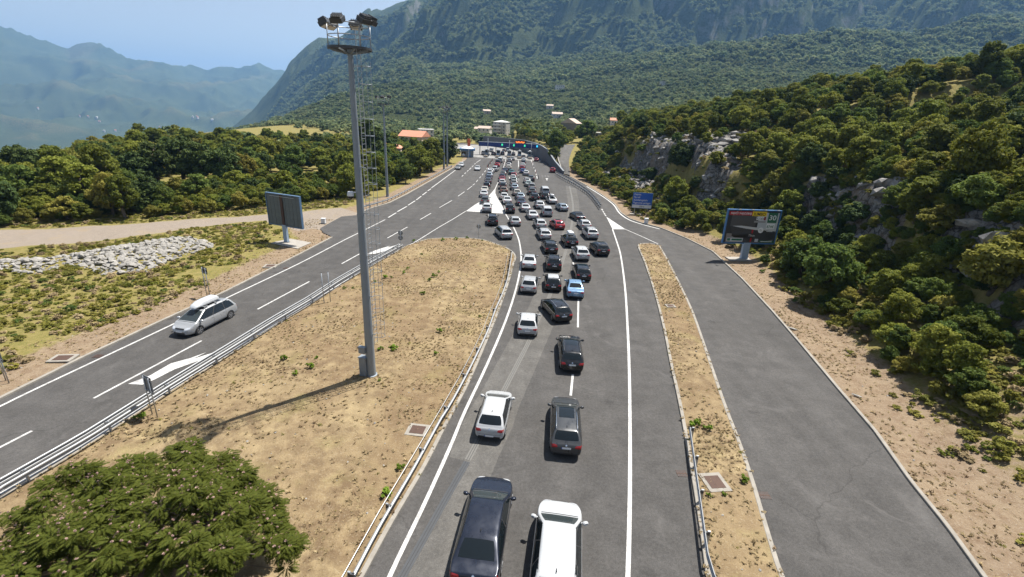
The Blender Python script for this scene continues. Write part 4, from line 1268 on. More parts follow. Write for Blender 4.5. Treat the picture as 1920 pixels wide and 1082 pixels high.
for k, (x, lb_) in enumerate(((-13.4, 'leftmost toll booth'), (-8.5, 'second toll booth from the left'), (-3.8, 'middle toll booth, beside the tall lamp post'), (0.6, 'fourth toll booth from the left'), (5.0, 'rightmost toll booth'))):
    y = 214.0
    b = empty('toll_booth', (x, y, 0.2)); tag(b, 'small grey-blue cabin, ' + lb_ + ' under the gantry', 'toll booth', 'toll booths')
    MB().box((0, 0, 0.55), (1.5, 2.4, 1.1)).build('base', M['post_blue'], b)
    MB().box((0, 0, 1.6), (1.42, 2.3, 1.0)).build('window_band', M['glass'], b)
    for sx in (-0.71, 0.71):
        for sy in (-1.15, 0, 1.15): MB().bar((sx, sy, 1.05), (sx, sy, 2.15), 0.1).build('mullion', M['post_blue'], b)
    MB().box((0, 0, 2.22), (1.8, 2.8, 0.2)).build('roof', M['grey_panel'], b)
    MB().lathe([(0.4, 2.32), (0.42, 2.6), (0.2, 2.72)], 12).build('roof_unit', M['white'], b)
    i = empty('booth_island', (x, y, 0)); tag(i, 'raised dark kerb island carrying the ' + lb_.split(',')[0], 'traffic island', 'booth islands')
    MB().add([(-0.95, -9, 0), (0.95, -9, 0), (0.95, 9, 0), (-0.95, 9, 0), (-0.95, -9, 0.2), (0.95, -9, 0.2), (0.95, 9, 0.2), (-0.95, 9, 0.2), (0, -10, 0), (0, -10, 0.2)], [(4, 9, 5, 6, 7), (8, 1, 5, 9), (0, 8, 9, 4), (1, 2, 6, 5), (2, 3, 7, 6), (3, 0, 4, 7)]).build('slab', M['darksteel'], i)
    MB().box((0, -8.6, 0.5), (1.5, 1.0, 0.62)).build('crash_block', M['crash'] if 'crash' in M else plain('crash_block', (0.46, 0.38, 0.30), 0.8, var=0.2), i)
    for sx in (-1.0, 1.0): MB().tube([(sx * 0.8, -3.2 + t * 0.4, 0.2 + 1.0 * math.sin(math.pi * t / 6)) for t in range(7)], 0.09, 6).build('bumper_hoop', M['black_plastic'], i, smooth=True)
for x, h_, lb_ in ((-13.0, 7.2, 'slim lamp post above the leftmost toll booth'), (-3.9, 6.6, 'slim lamp post above the middle toll booth'), (5.5, 6.0, 'slim lamp post above the rightmost toll booth')):
    o = empty('lamp_post', (x, 212.2, 0.2)); tag(o, lb_, 'lamp post', 'slim plaza lamp posts')
    MB().tube([(0, 0, 0), (0, 0, h_)], [0.13, 0.10], 8).build('pole', M['steel'], o, smooth=True)
    MB().bar((0, 0, h_), (0.7, -0.3, h_ + 0.1), 0.12, 0.08).build('lamp_head', M['steel'], o)
# kiosk left of the lanes
kx = Vector((-20.8, 203.5, 0))
ko = empty('kiosk', kx, R(4)); tag(ko, 'blue and white toll kiosk building with pale tent roof left of the lanes', 'kiosk')
MB().box((0, 0, 1.35), (5.0, 4.0, 2.7)).build('wall', M['grey_panel'], ko)
MB().box((0, 0, 3.0), (6.2, 5.0, 0.75)).build('blue_band', M['frame_blue'], ko)
MB().lathe([(2.7, 3.38), (2.5, 3.5), (1.4, 4.05), (0.1, 4.45)], 12).build('tent_roof', M['white'], ko)
MB().box((0.8, -2.03, 1.2), (1.0, 0.06, 2.2)).build('door', M['frame_blue'], ko)
MB().box((-1.4, -2.03, 1.6), (1.6, 0.06, 1.1)).build('window', M['glass'], ko)
MB().lathe([(0.05, -0.4), (0.55, -0.3), (0.6, 0), (0.55, 0.3), (0.05, 0.4)], 14, 'y', (-1.5, -2.5, 0.85)).build('dish', M['white'], ko, smooth=True)
os_ = empty('pylon_sign', Vector((-19.9, 200.3, 0))); tag(os_, 'narrow upright orange sign standing in front of the kiosk', 'sign')
MB().bar((0, 0, 0), (0, 0, 4.6), 0.2).build('post', M['white'], os_)
MB().box((0, 0, 5.9), (1.15, 0.25, 2.9)).build('orange_panel', plain('sign_orange', (0.75, 0.16, 0.06), 0.5), os_)
# lane delineators
for k, (x, y) in enumerate(((914, 315), (915.6, 312.8), (917.2, 310.8), (918.8, 308.8), (920.4, 306.8), (922, 304.6), (923.4, 302.4), (942.8, 316), (944, 312), (945.2, 308), (946.4, 304.5), (972.6, 337), (972.6, 331), (972.4, 325), (972.3, 319), (998, 308), (1000, 313), (1002, 319), (1004.6, 326), (1009, 336))):
    row = 'left' if k < 7 else 'second' if k < 11 else 'third' if k < 15 else 'right'
    o = empty('delineator_post', at(x, y)); tag(o, f'thin red and dark delineator post in the {row} row on the plaza', 'delineator', f'delineator posts, {row} row')
    MB().box((0, 0, 0.55), (0.16, 0.16, 1.1)).build('post', M['darksteel'] if k % 3 else M['red_light'], o)
    MB().box((0, 0, 0.03), (0.4, 0.3, 0.06)).build('foot', M['rubber'], o)
# retaining wall, panel by panel
rw = empty('retaining_wall', (0, 0, 0)); tag(rw, 'dark grey retaining wall curving behind the right side of the plaza', 'wall')
WP = resample(WALL, 3.0)
M['wall_dark'] = plain('wall_dark', (0.105, 0.105, 0.11), 0.85, var=0.3, vscale=0.6)
for a, b in zip(WP[:-1], WP[1:]):
    def top(p): return float(np.interp(p.y, [157, 165, 175, 195, 206, 250, 290], [0.9, 1.7, 2.6, 4.8, 5.4, 5.2, 4.6]))
    t = (b - a).normalized(); n = Vector((t.y, -t.x, 0)) * 0.35
    a2, b2 = a + t * 0.02, b - t * 0.02
    MB().add([a2, b2, b2 + n, a2 + n, a2 + Vector((0, 0, top(a))), b2 + Vector((0, 0, top(b))), b2 + n + Vector((0, 0, top(b))), a2 + n + Vector((0, 0, top(a)))],
             [(0, 1, 5, 4), (1, 2, 6, 5), (2, 3, 7, 6), (3, 0, 4, 7), (4, 5, 6, 7)]).build('panel', M['wall_dark'], rw)
sweep([p + Vector((0, 0, float(np.interp(p.y, [157, 165, 175, 195, 206, 250, 290], [0.9, 1.7, 2.6, 4.8, 5.4, 5.2, 4.6])))) for p in WP], [(-0.08, 0.002), (-0.08, 0.18), (0.45, 0.18), (0.45, 0.002), (-0.08, 0.002)]).build('coping', M['grey_panel'], rw)

# ------------------------------------------------------------------ houses
HM = dict(white=plain('plaster_white', (0.50, 0.48, 0.45), 0.9, var=0.1), grey=plain('plaster_grey', (0.36, 0.35, 0.335), 0.9, var=0.15), stone=plain('old_stone', (0.20, 0.18, 0.155), 0.9, var=0.3, vscale=1.2), cream=plain('plaster_cream', (0.52, 0.42, 0.32), 0.9, var=0.1),
          tile=plain('clay_tile', (0.50, 0.215, 0.135), 0.85, var=0.22, vscale=0.8), oldtile=plain('old_tile', (0.42, 0.33, 0.27), 0.85, var=0.25, vscale=0.8), slab=plain('roof_slab', (0.55, 0.54, 0.52), 0.85, var=0.1), win=plain('window_dark', (0.03, 0.035, 0.04), 0.15), trim=plain('window_frame', (0.6, 0.6, 0.58), 0.6))
HOUSES = []
def house(px, py, w, d, h, label, wall='white', roof='tile', kind='gable', rh=1.8, yaw=0.0, nx=3, floors=2, pos=None, balcony=False, z=None):
    p = pos or hit(px, py)
    HOUSES.append((p.x, p.y, max(w, d) * 0.75))
    o = empty('house', p, yaw); tag(o, label, 'house')
    MB().box((0, 0, h / 2 - 1.0), (w, d, h + 2.0)).build('wall', HM[wall], o)
    e = 0.35
    if kind == 'gable':
        vs = [(-w / 2 - e, -d / 2 - e, h), (w / 2 + e, -d / 2 - e, h), (w / 2 + e, d / 2 + e, h), (-w / 2 - e, d / 2 + e, h), (-w / 2 - e, 0, h + rh), (w / 2 + e, 0, h + rh)]
        fs = [(0, 1, 5, 4), (2, 3, 4, 5), (0, 4, 3), (1, 2, 5), (3, 2, 1, 0)]
    elif kind == 'hip':
        vs = [(-w / 2 - e, -d / 2 - e, h), (w / 2 + e, -d / 2 - e, h), (w / 2 + e, d / 2 + e, h), (-w / 2 - e, d / 2 + e, h), (-w / 2 + d / 2, 0, h + rh), (w / 2 - d / 2, 0, h + rh)]
        fs = [(0, 1, 5, 4), (2, 3, 4, 5), (0, 4, 3), (1, 2, 5), (3, 2, 1, 0)]
    else:
        vs = [(x, y, zz) for zz in (h, h + 0.35) for x, y in ((-w / 2 - e, -d / 2 - e), (w / 2 + e, -d / 2 - e), (w / 2 + e, d / 2 + e), (-w / 2 - e, d / 2 + e))]
        fs = [(0, 1, 5, 4), (1, 2, 6, 5), (2, 3, 7, 6), (3, 0, 4, 7), (4, 5, 6, 7), (3, 2, 1, 0)]
    ro = MB().add(vs, fs).build('roof', HM[roof], o)
    if kind != 'flat': MB().box((w * 0.22, d * 0.1, h + rh * 0.8), (0.7, 0.6, 1.5)).build('chimney', HM['grey'], ro)
    fh = h / floors
    wm = MB().box((0, 0, 0), (1.0, 0.08, 1.35)).mesh('window', [HM['win']])
    fm = MB().box((0, -0.02, -0.72), (1.25, 0.2, 0.12)).box((0, 0, 0.72), (1.2, 0.12, 0.1)).box((0, -0.03, 0), (0.07, 0.08, 1.35)).mesh('sill', [HM['trim']])
    for f in range(floors):
        for i in range(nx):
            x = -w / 2 + w * (i + 0.5) / nx
            wi = link('window', wm, o, (x, -d / 2 - 0.02, fh * (f + 0.55)))
            link('sill', fm, wi)
        for i in range(2):
            wi = link('window', wm, o, (w / 2 + 0.02, -d / 2 + d * (i + 0.5) / 2, fh * (f + 0.55)), (0, 0, R(90)))
            link('sill', fm, wi)
        if balcony and f:
            MB().box((-w * 0.18, -d / 2 - 0.7, fh * f), (w * 0.62, 1.4, 0.2)).box((-w * 0.18, -d / 2 - 1.36, fh * f + 0.55), (w * 0.62, 0.08, 0.9)).build('balcony', HM['slab'], o)
    MB().box((0.0 if nx % 2 == 0 else w / (2 * nx), -d / 2 - 0.03, 1.05), (1.1, 0.08, 2.1)).build('door', HM['win'], o)
    return o
house(0, 0, 11, 9, 6.0, 'long low house with bright terracotta gable roof left of the plaza', 'cream', 'tile', 'gable', 2.4, R(-14), 3, 1, pos=Vector((-47, 226, 0)))
house(0, 0, 9.5, 8, 4.6, 'low house with terracotta hip roof behind the second mast', 'cream', 'tile', 'hip', 2.2, R(8), 3, 1, pos=Vector((-46, 175, 0)))
house(799, 259, 9, 8, 5.2, 'small white two-storey villa on the slope above the terracotta roofs', 'white', 'slab', 'flat', 0, R(18), 3, 2, balcony=True)
house(909, 254, 9.5, 8, 5.4, 'white stone house with old tiled roof left of the apartment block', 'white', 'oldtile', 'gable', 1.7, R(-12), 3, 2)
house(897.5, 252, 6, 7, 4.4, 'grey stone cottage adjoining the white house', 'stone', 'oldtile', 'gable', 1.5, R(-12), 2, 2)
house(940, 253.5, 11, 10, 10.2, 'tall pale grey apartment block with balconies behind the gantry', 'grey', 'slab', 'hip', 1.4, R(-18), 3, 4, balcony=True)
house(1049, 170, 12, 10, 7, 'white house standing alone high in the forest', 'white', 'slab', 'flat', 0, R(10), 4, 2)
house(1044, 220.5, 11, 8, 3.6, 'pale house with a greyish roof on the forest edge', 'white', 'oldtile', 'gable', 2.0, R(6), 3, 1)
house(1031, 203.5, 8, 7, 3, 'tiny house with an old tiled roof in the forest above the gantry', 'white', 'oldtile', 'gable', 1.6, R(-10), 2, 1)
house(1070, 247, 9, 10, 5.0, 'old stone barn with pale gable roof beside two cypresses', 'stone', 'oldtile', 'gable', 2.8, R(62), 2, 2)
house(1153, 234, 8, 7, 3.2, 'small house with terracotta roof peeping above the hillside trees', 'white', 'tile', 'gable', 1.8, R(-8), 2, 1)
house(1244, 159.5, 8, 7, 3.6, 'small white house high up the slope on the right', 'white', 'slab', 'flat', 0, R(12), 3, 1)
house(912, 213, 9, 7, 3.0, 'low house with an old pinkish roof at the foot of the forest', 'cream', 'oldtile', 'gable', 1.7, R(20), 2, 1)
house(1118, 259, 6, 5, 2.6, 'low shed with a white roof above the service road', 'stone', 'slab', 'flat', 0, R(-6), 2, 1)
# hamlets across the valley
for k, (px, py) in enumerate(((362, 222), (366, 226), (371, 224), (375, 228), (369, 219), (391, 224), (398, 226), (136, 222), (150, 220), (158, 224), (166, 221), (175, 226), (182, 223), (143, 230), (187, 230), (66, 202), (72, 206), (108, 214), (196, 248), (202, 249), (217, 247), (228, 236), (300, 240)) [::2]):
    p = hit(px, py, 400)
    s = p.length
    w = 9 + (k * 5) % 8
    o = empty('valley_house', p, (k * 1.3) % 3); tag(o, 'far pale house of a hamlet across the hazy valley', 'house', 'houses across the valley')
    HOUSES.append((p.x, p.y, w))
    MB().box((0, 0, 2), (w, w * 0.7, 14)).build('wall', HM['white'], o)
    MB().add([(-w / 2 - 1, -w * 0.35 - 1, 9), (w / 2 + 1, -w * 0.35 - 1, 9), (w / 2 + 1, w * 0.35 + 1, 9), (-w / 2 - 1, w * 0.35 + 1, 9), (-w / 2, 0, 13), (w / 2, 0, 13)], [(0, 1, 5, 4), (2, 3, 4, 5), (0, 4, 3), (1, 2, 5), (3, 2, 1, 0)]).build('roof', HM['tile'] if k % 3 else HM['white'], o)
# ------------------------------------------------------------------ cars
# local frame: +Y forward, origin on the ground under the middle
def lin(tab, y):
    return float(np.interp(y, [p[0] for p in tab], [p[1] for p in tab]))

def make_spec(L, W, H, style, rg_b, rg_t, ws_t, ws_b, z_tail, z_cowl, z_nose, z_belt, deck=None, tumble=0.42, wheel=0.325, wb=0.6, clear=0.2, boxy=0.0):
    """rg_b/rg_t (y,z) of the rear window's bottom and top, ws_t/ws_b of the windscreen; y counted from the middle"""
    h = L / 2
    roof = [(-h, z_tail - 0.22), (-h + 0.05, z_tail - 0.04), (-h + 0.12, z_tail)]
    if deck: roof += [(-h + 0.3, z_tail + 0.02), (rg_b[0] - 0.08, deck)]
    roof += [rg_b, rg_t, (rg_t[0] + 0.22, rg_t[1] + 0.035), ((rg_t[0] + ws_t[0]) / 2, H), (ws_t[0] - 0.28, H - 0.035), ws_t, ws_b, (ws_b[0] + 0.18, z_cowl - 0.025),
             (h - 0.42, z_nose + 0.09), (h - 0.16, z_nose), (h - 0.05, z_nose - 0.10), (h, z_nose - 0.25)]
    belt = [(-h, z_tail - 0.27), (-h + 0.05, z_tail - 0.09), (-h + 0.12, z_tail - 0.04), (max(rg_b[0], -h + 0.3), min(z_belt + 0.03, rg_b[1] - 0.02)), (0, z_belt), (ws_b[0] - 0.1, min(z_belt - 0.01, z_cowl - 0.05)), (ws_b[0] + 0.3, z_cowl - 0.075),
            (h - 0.42, z_nose + 0.03), (h - 0.16, z_nose - 0.07), (h - 0.05, z_nose - 0.16), (h, z_nose - 0.29)]
    w = W / 2
    q = boxy
    wid = [(-h, w * (0.80 + 0.08 * q)), (-h + 0.05, w * (0.90 + 0.04 * q)), (-h + 0.16, w * (0.945 + 0.025 * q)), (-h + 0.5, w * 0.985), (-h * 0.4, w), (h * 0.5, w), (h - 0.7, w * 0.98), (h - 0.35, w * 0.91), (h - 0.16, w * 0.79), (h - 0.05, w * 0.65), (h, w * 0.48)]
    bot = [(-h, clear + 0.16), (-h + 0.06, clear + 0.05), (-h + 0.3, clear), (h - 0.4, clear), (h - 0.08, clear + 0.02), (h, clear + 0.1)]
    return dict(L=L, W=W, H=H, style=style, roof=roof, belt=belt, wid=wid, bot=bot, rg_b=rg_b, rg_t=rg_t, ws_t=ws_t, ws_b=ws_b, tumble=tumble, wheel=wheel,
                fy=h - 0.83 - (L - 4.05) * 0.12, ry=-h + 0.72 + (L - 4.05) * 0.22 * wb / 0.6, z_tail=z_tail, z_nose=z_nose, z_belt=z_belt, deck=deck, clear=clear)

SPECS = {
    'hatchback': make_spec(4.06, 1.76, 1.46, 'hatch', (-1.86, 1.02), (-1.42, 1.385), (0.32, 1.375), (1.06, 0.985), 0.93, 0.97, 0.70, 0.93),
    'saloon': make_spec(4.62, 1.80, 1.45, 'saloon', (-1.50, 1.04), (-0.82, 1.375), (0.42, 1.375), (1.20, 0.975), 0.96, 0.965, 0.70, 0.925, deck=1.0),
    'fastback': make_spec(5.3, 1.97, 1.46, 'saloon', (-2.08, 1.07), (-1.36, 1.385), (0.58, 1.38), (1.36, 0.965), 0.98, 0.955, 0.68, 0.93, deck=1.04, wheel=0.345),
    'estate': make_spec(4.72, 1.82, 1.49, 'estate', (-2.16, 1.04), (-1.78, 1.405), (0.38, 1.395), (1.18, 0.985), 0.95, 0.975, 0.71, 0.935, wheel=0.33),
    'suv': make_spec(4.48, 1.86, 1.66, 'suv', (-2.05, 1.17), (-1.66, 1.545), (0.28, 1.55), (1.00, 1.125), 1.08, 1.115, 0.84, 1.06, wheel=0.365, clear=0.25, boxy=0.4),
    'long_hatchback': make_spec(4.95, 1.90, 1.66, 'suv', (-2.30, 1.17), (-1.98, 1.545), (0.52, 1.55), (1.26, 1.115), 1.08, 1.105, 0.82, 1.05, wheel=0.35, clear=0.24, boxy=0.4),
    'mpv': make_spec(4.82, 1.88, 1.68, 'mpv', (-2.22, 1.10), (-1.94, 1.575), (0.62, 1.545), (1.60, 1.02), 1.02, 1.01, 0.74, 1.0, wheel=0.335, boxy=0.3),
    'small_van': make_spec(4.25, 1.83, 1.82, 'van', (-2.03, 1.12), (-1.92, 1.66), (0.62, 1.68), (1.22, 1.14), 1.05, 1.13, 0.86, 1.08, tumble=0.2, boxy=1.0, clear=0.22),
    'van': make_spec(4.95, 1.92, 1.97, 'van', (-2.38, 1.24), (-2.24, 1.80), (1.12, 1.80), (1.85, 1.24), 1.15, 1.23, 0.95, 1.16, tumble=0.22, wheel=0.34, boxy=1.0, clear=0.24),
}

def car_body(sp):
    h = sp['L'] / 2
    ys = sorted(set([round(p[0], 3) for p in sp['roof']] + [-h + 0.3, -h * 0.45, 0.0, h * 0.35, h - 0.7]))
    st = [ys[0]]
    for y in ys[1:]:
        if y - st[-1] >= 0.045: st.append(y)
    rings = []
    for y in st:
        w, zr, zb, z0 = lin(sp['wid'], y), lin(sp['roof'], y), lin(sp['belt'], y), lin(sp['bot'], y)
        g = max(zr - zb, 0.02)
        wu = w * 0.955 - sp['tumble'] * g
        zm = z0 + (zb - z0) * 0.52
        pts = [(0, z0), (w * 0.82, z0), (w * 0.965, z0 + 0.07), (w, zm), (w * 0.992, zb - 0.12 * (zb - z0) * 0.9), (w * 0.955, zb), (wu + 0.01, zb + g * 0.86), (wu - 0.06, zr - 0.012), (wu * 0.5, zr + 0.004), (0, zr + 0.010)]
        rings.append([Vector((x, y, z)) for x, z in pts])
    V, Fc = [], []
    for r in rings:
        V += r + [Vector((-p.x, p.y, p.z)) for p in r[8:0:-1]]
    n = 18
    for k in range(len(rings) - 1):
        for i in range(n):
            Fc.append((k * n + i, k * n + (i + 1) % n, (k + 1) * n + (i + 1) % n, (k + 1) * n + i))
    def cap(b, flip):
        L = lambda i: b + i
        Rr = lambda i: b + (18 - i) % 18
        fs = [(L(0), L(1), Rr(1))] + [(L(i), L(i + 1), Rr(i + 1), Rr(i)) for i in range(1, 8)] + [(L(8), L(9), Rr(8))]
        return [f[::-1] for f in fs] if flip else fs
    Fc += cap(0, True) + cap((len(rings) - 1) * n, False)
    me = bpy.data.meshes.new('cage')
    me.from_pydata([tuple(v) for v in V], [], Fc)
    bm = bmesh.new(); bm.from_mesh(me); bmesh.ops.recalc_face_normals(bm, faces=bm.faces); bm.to_mesh(me); bm.free()
    o = link('cage', me)
    m = o.modifiers.new('s', 'SUBSURF'); m.levels = 2
    # wheel openings
    cb = MB()
    for y in (sp['fy'], sp['ry']):
        for s in (-1, 1):
            cb.lathe([(sp['wheel'] + 0.055, s * sp['W'] * 0.31), (sp['wheel'] + 0.055, s * sp['W'] * 0.7)], 28, 'x', (0, y, sp['wheel']))
    cm = cb.mesh('cut')
    bm = bmesh.new(); bm.from_mesh(cm); bmesh.ops.recalc_face_normals(bm, faces=bm.faces); bm.to_mesh(cm); bm.free()
    co = link('cut', cm)
    b = o.modifiers.new('b', 'BOOLEAN'); b.operation = 'DIFFERENCE'; b.object = co; b.solver = 'EXACT'
    dg = bpy.context.evaluated_depsgraph_get()
    dg.update()
    res = bpy.data.meshes.new_from_object(o.evaluated_get(dg))
    o.modifiers.remove(b)
    dg.update()
    solid = bpy.data.meshes.new_from_object(o.evaluated_get(dg))
    bvh = BVHTree.FromPolygons([v.co for v in solid.vertices], [p.vertices[:] for p in solid.polygons])
    bpy.data.objects.remove(o); bpy.data.objects.remove(co)
    res.polygons.foreach_set('use_smooth', [True] * len(res.polygons))
    res.set_sharp_from_angle(angle=R(38))
    return res, bvh

def drape(bvh, corners, axis, nu=8, nv=6, off=0.006, rnd_=0.35, mirror=False, mb=None):
    """a panel laid on the bodywork: corners (a,b) in the plane across axis, shot onto the body"""
    mb = mb or MB()
    c = [Vector(p) for p in corners]
    vs, ok = [], True
    for j in range(nv + 1):
        for i in range(nu + 1):
            s, t = 2 * i / nu - 1, 2 * j / nv - 1
            if rnd_:
                s, t = s * math.sqrt(1 - rnd_ * t * t / 2), t * math.sqrt(1 - rnd_ * s * s / 2)
            u, v = (s + 1) / 2, (t + 1) / 2
            p = (c[0] * (1 - u) + c[1] * u) * (1 - v) + (c[3] * (1 - u) + c[2] * u) * v
            if axis == '+x': o, dr = Vector((5, p.x, p.y)), Vector((-1, 0, 0))
            elif axis == '-x': o, dr = Vector((-5, p.x, p.y)), Vector((1, 0, 0))
            elif axis == '-y': o, dr = Vector((p.x, -6, p.y)), Vector((0, 1, 0))
            elif axis == '+y': o, dr = Vector((p.x, 6, p.y)), Vector((0, -1, 0))
            else: o, dr = Vector((p.x, p.y, 5)), Vector((0, 0, -1))
            loc, nr, *_ = bvh.ray_cast(o, dr)
            if loc is None:
                loc, nr, *_ = bvh.find_nearest(o + dr * 4.0)
            if nr.dot(dr) > 0: nr = -nr
            vs.append(loc + nr * off)
    fs = [(j * (nu + 1) + i, j * (nu + 1) + i + 1, (j + 1) * (nu + 1) + i + 1, (j + 1) * (nu + 1) + i) for j in range(nv) for i in range(nu)]
    mb.add(vs, fs)
    return mb

def wheel_parts(r):
    t = MB().lathe([(r * 0.60, -0.10), (r * 0.93, -0.105), (r, -0.075), (r, 0.075), (r * 0.93, 0.105), (r * 0.60, 0.10)], 24, 'x').mesh('wheel', [M['rubber']], True, 40)
    rim = MB()
    rim.lathe([(r * 0.66, 0.085), (r * 0.66, 0.102), (r * 0.60, 0.104), (r * 0.58, 0.06), (r * 0.12, 0.05)], 24, 'x')
    for k in range(5):
        a = 2 * math.pi * k / 5
        for da in (-0.16, 0.16):
            p0 = Vector((0.092, math.cos(a) * r * 0.14, math.sin(a) * r * 0.14)); p1 = Vector((0.098, math.cos(a + da) * r * 0.61, math.sin(a + da) * r * 0.61))
            rim.bar(p0, p1, 0.045, 0.02, Vector((1, 0, 0)))
    rim.lathe([(r * 0.16, 0.06), (r * 0.16, 0.108), (r * 0.05, 0.112)], 12, 'x')
    back = MB().lathe([(r * 0.62, 0.02), (r * 0.62, 0.055)], 20, 'x').mesh('brake_well', [M['black_plastic']])
    return t, rim.mesh('rim', [M['alloy']], True, 35), back

CAR_PROTO = {}
def build_car(kind, opts=()):
    """a car with its parts, standing at the origin; opts: rails, box, bikes, pano, roofwhite, bars"""
    sp = SPECS[kind]
    key = kind
    if key not in CAR_PROTO:
        CAR_PROTO[key] = (car_body(sp), wheel_parts(sp['wheel']))
    (body_me, bvh), (tyre, rim, well) = CAR_PROTO[key]
    root = empty('car')
    L, W, H, h = sp['L'], sp['W'], sp['H'], sp['L'] / 2
    body = link('body', body_me, root)
    if not body_me.materials: body_me.materials.append(PAINT['white'])
    body.material_slots[0].link = 'OBJECT'
    w = W / 2
    tb = sp['tumble']
    def wtop(z): return w * 0.955 - tb * (z - sp['z_belt'])
    rb, rt, wt, wbm = sp['rg_b'], sp['rg_t'], sp['ws_t'], sp['ws_b']
    # rear window
    zb_, zt_ = rb[1] + 0.03, rt[1] - 0.015
    if sp['style'] == 'saloon':
        g = drape(bvh, [(-wtop(rb[1]) * 0.83, rb[0] + 0.04), (wtop(rb[1]) * 0.83, rb[0] + 0.04), (wtop(rt[1]) * 0.80, rt[0] - 0.03), (-wtop(rt[1]) * 0.80, rt[0] - 0.03)], 'z', 10, 8, 0.006, 0.12)
    else:
        inner = 0.86 if sp['style'] != 'van' else 0.80
        g = drape(bvh, [(-wtop(zb_) * inner, zb_), (wtop(zb_) * inner, zb_), (wtop(zt_) * 0.86, zt_), (-wtop(zt_) * 0.86, zt_)], '-y', 10, 6, 0.006, 0.22)
    rw = g.build('rear_window', M['glass'], root, smooth=True)
    # windscreen
    g = drape(bvh, [(-wtop(wbm[1]) * 0.90, wbm[0] - 0.02), (wtop(wbm[1]) * 0.90, wbm[0] - 0.02), (wtop(wt[1]) * 0.84, wt[0] + 0.03), (-wtop(wt[1]) * 0.84, wt[0] + 0.03)], 'z', 10, 8, 0.006, 0.10)
    g.build('windscreen', M['glass_clear'], root, smooth=True)
    # side windows
    zt = H - 0.115
    zl = sp['z_belt'] + 0.045
    fx = lambda z: wbm[0] - 0.12 - (wbm[0] - wt[0]) * (z - wbm[1]) / (wt[1] - wbm[1])     # along the A-pillar
    rx = lambda z: rb[0] + 0.16 + (rt[0] - rb[0]) * (z - rb[1]) / (rt[1] - rb[1])
    mid = 0.5 * (fx(zl) + rx(zl)) + 0.05
    n_side = {'hatch': 2, 'saloon': 2, 'estate': 3, 'suv': 3, 'mpv': 3, 'van': 2}[sp['style']]
    if sp['style'] == 'van': cuts = [0.0, 0.34] if kind == 'small_van' else [0.0, 0.34, 0.66, 1.0]
    elif n_side == 2: cuts = [0.0, 0.47, 1.0]
    else: cuts = [0.0, 0.38, 0.72, 1.0]
    for sgn, ax in ((1, '+x'), (-1, '-x')):
        for a, b in zip(cuts[:-1], cuts[1:]):
            def P(u, z):
                y0, y1 = fx(z), rx(z)
                if sp['style'] == 'saloon': y1 = max(y1, rx(zl) + (z - zl) * 1.3)
                return (y0 + (y1 - y0) * u, z)
            e = 0.012
            drape(bvh, [P(b - e, zl), P(a + e, zl), P(a + e, zt), P(b - e, zt)], ax, 7, 4, 0.006, 0.12).build('side_window', M['glass'], root, smooth=True)
        drape(bvh, [P(0.995, zl - 0.01), P(0.0, zl - 0.01), P(0.01, zt + 0.012), P(0.985, zt + 0.012)], ax, 16, 4, 0.0035, 0.04).build('window_surround', M['black_plastic'], root, smooth=True) if sp['style'] != 'van' else None
        # bright strip under the windows
        for (u0, u1) in ((0.02, 0.98),):
            drape(bvh, [P(u1, zl - (0.06 if 'chrome' in opts else 0.035)), P(u0, zl - (0.06 if 'chrome' in opts else 0.035)), P(u0, zl - 0.012), P(u1, zl - 0.012)], ax, 12, 1, 0.010, 0).build('window_trim', M['chrome'] if 'chrome' in opts else M['black_plastic'], root)
        # lamps
        zl0 = sp['z_tail'] - 0.20
        if sp['style'] in ('van', 'mpv') and kind != 'mpv':
            cs = [(sgn * w * 0.80, 0.72), (sgn * w * 0.95, 0.72), (sgn * w * 0.93, 1.10), (sgn * w * 0.80, 1.10)]
        else:
            cs = [(sgn * w * 0.50, zl0 + 0.02), (sgn * w * 0.935, zl0 - 0.02), (sgn * w * 0.915, zl0 + 0.17), (sgn * w * 0.56, zl0 + 0.14)]
        if sgn < 0: cs = [cs[1], cs[0], cs[3], cs[2]]
        drape(bvh, cs, '-y', 6, 4, 0.009, 0.3).build('tail_light', M['red_light'], root, smooth=True)
        zn = sp['z_nose'] - 0.10
        cs = [(sgn * w * 0.42, zn), (sgn * w * 0.80, zn + 0.02), (sgn * w * 0.82, zn + 0.15), (sgn * w * 0.46, zn + 0.11)]
        if sgn < 0: cs = [cs[1], cs[0], cs[3], cs[2]]
        drape(bvh, cs, '+y', 6, 4, 0.008, 0.3).build('head_light', M['head_light'], root, smooth=True)
        # mirror
        ym = fx(zl) - 0.13
        mm = MB()
        mx = sgn * (wtop(sp['z_belt']) + 0.14)
        prof = [(0.02, -0.10), (0.075, -0.07), (0.088, 0.0), (0.07, 0.06), (0.02, 0.09)]
        vs, fs = [], []
        for rr_, yy in prof:
            for i in range(10):
                a = 2 * math.pi * i / 10
                vs.append((mx + rr_ * 1.5 * math.cos(a), ym + yy * 0.95 + 0.02 * math.cos(a) * sgn, sp['z_belt'] + 0.07 + rr_ * 1.0 * math.sin(a)))
        for k in range(4):
            for i in range(10): fs.append((k * 10 + i, k * 10 + (i + 1) % 10, (k + 1) * 10 + (i + 1) % 10, (k + 1) * 10 + i))
        fs += [tuple(range(9, -1, -1)), tuple(40 + i for i in range(10))]
        mm.add(vs, fs)
        mm.bar((mx - sgn * 0.20, ym + 0.01, sp['z_belt'] + 0.03), (mx, ym, sp['z_belt'] + 0.045), 0.06, 0.04)
        mo = mm.build('mirror', PAINT['white'], root, smooth=True, sharp=50)
        mo.material_slots[0].link = 'OBJECT'
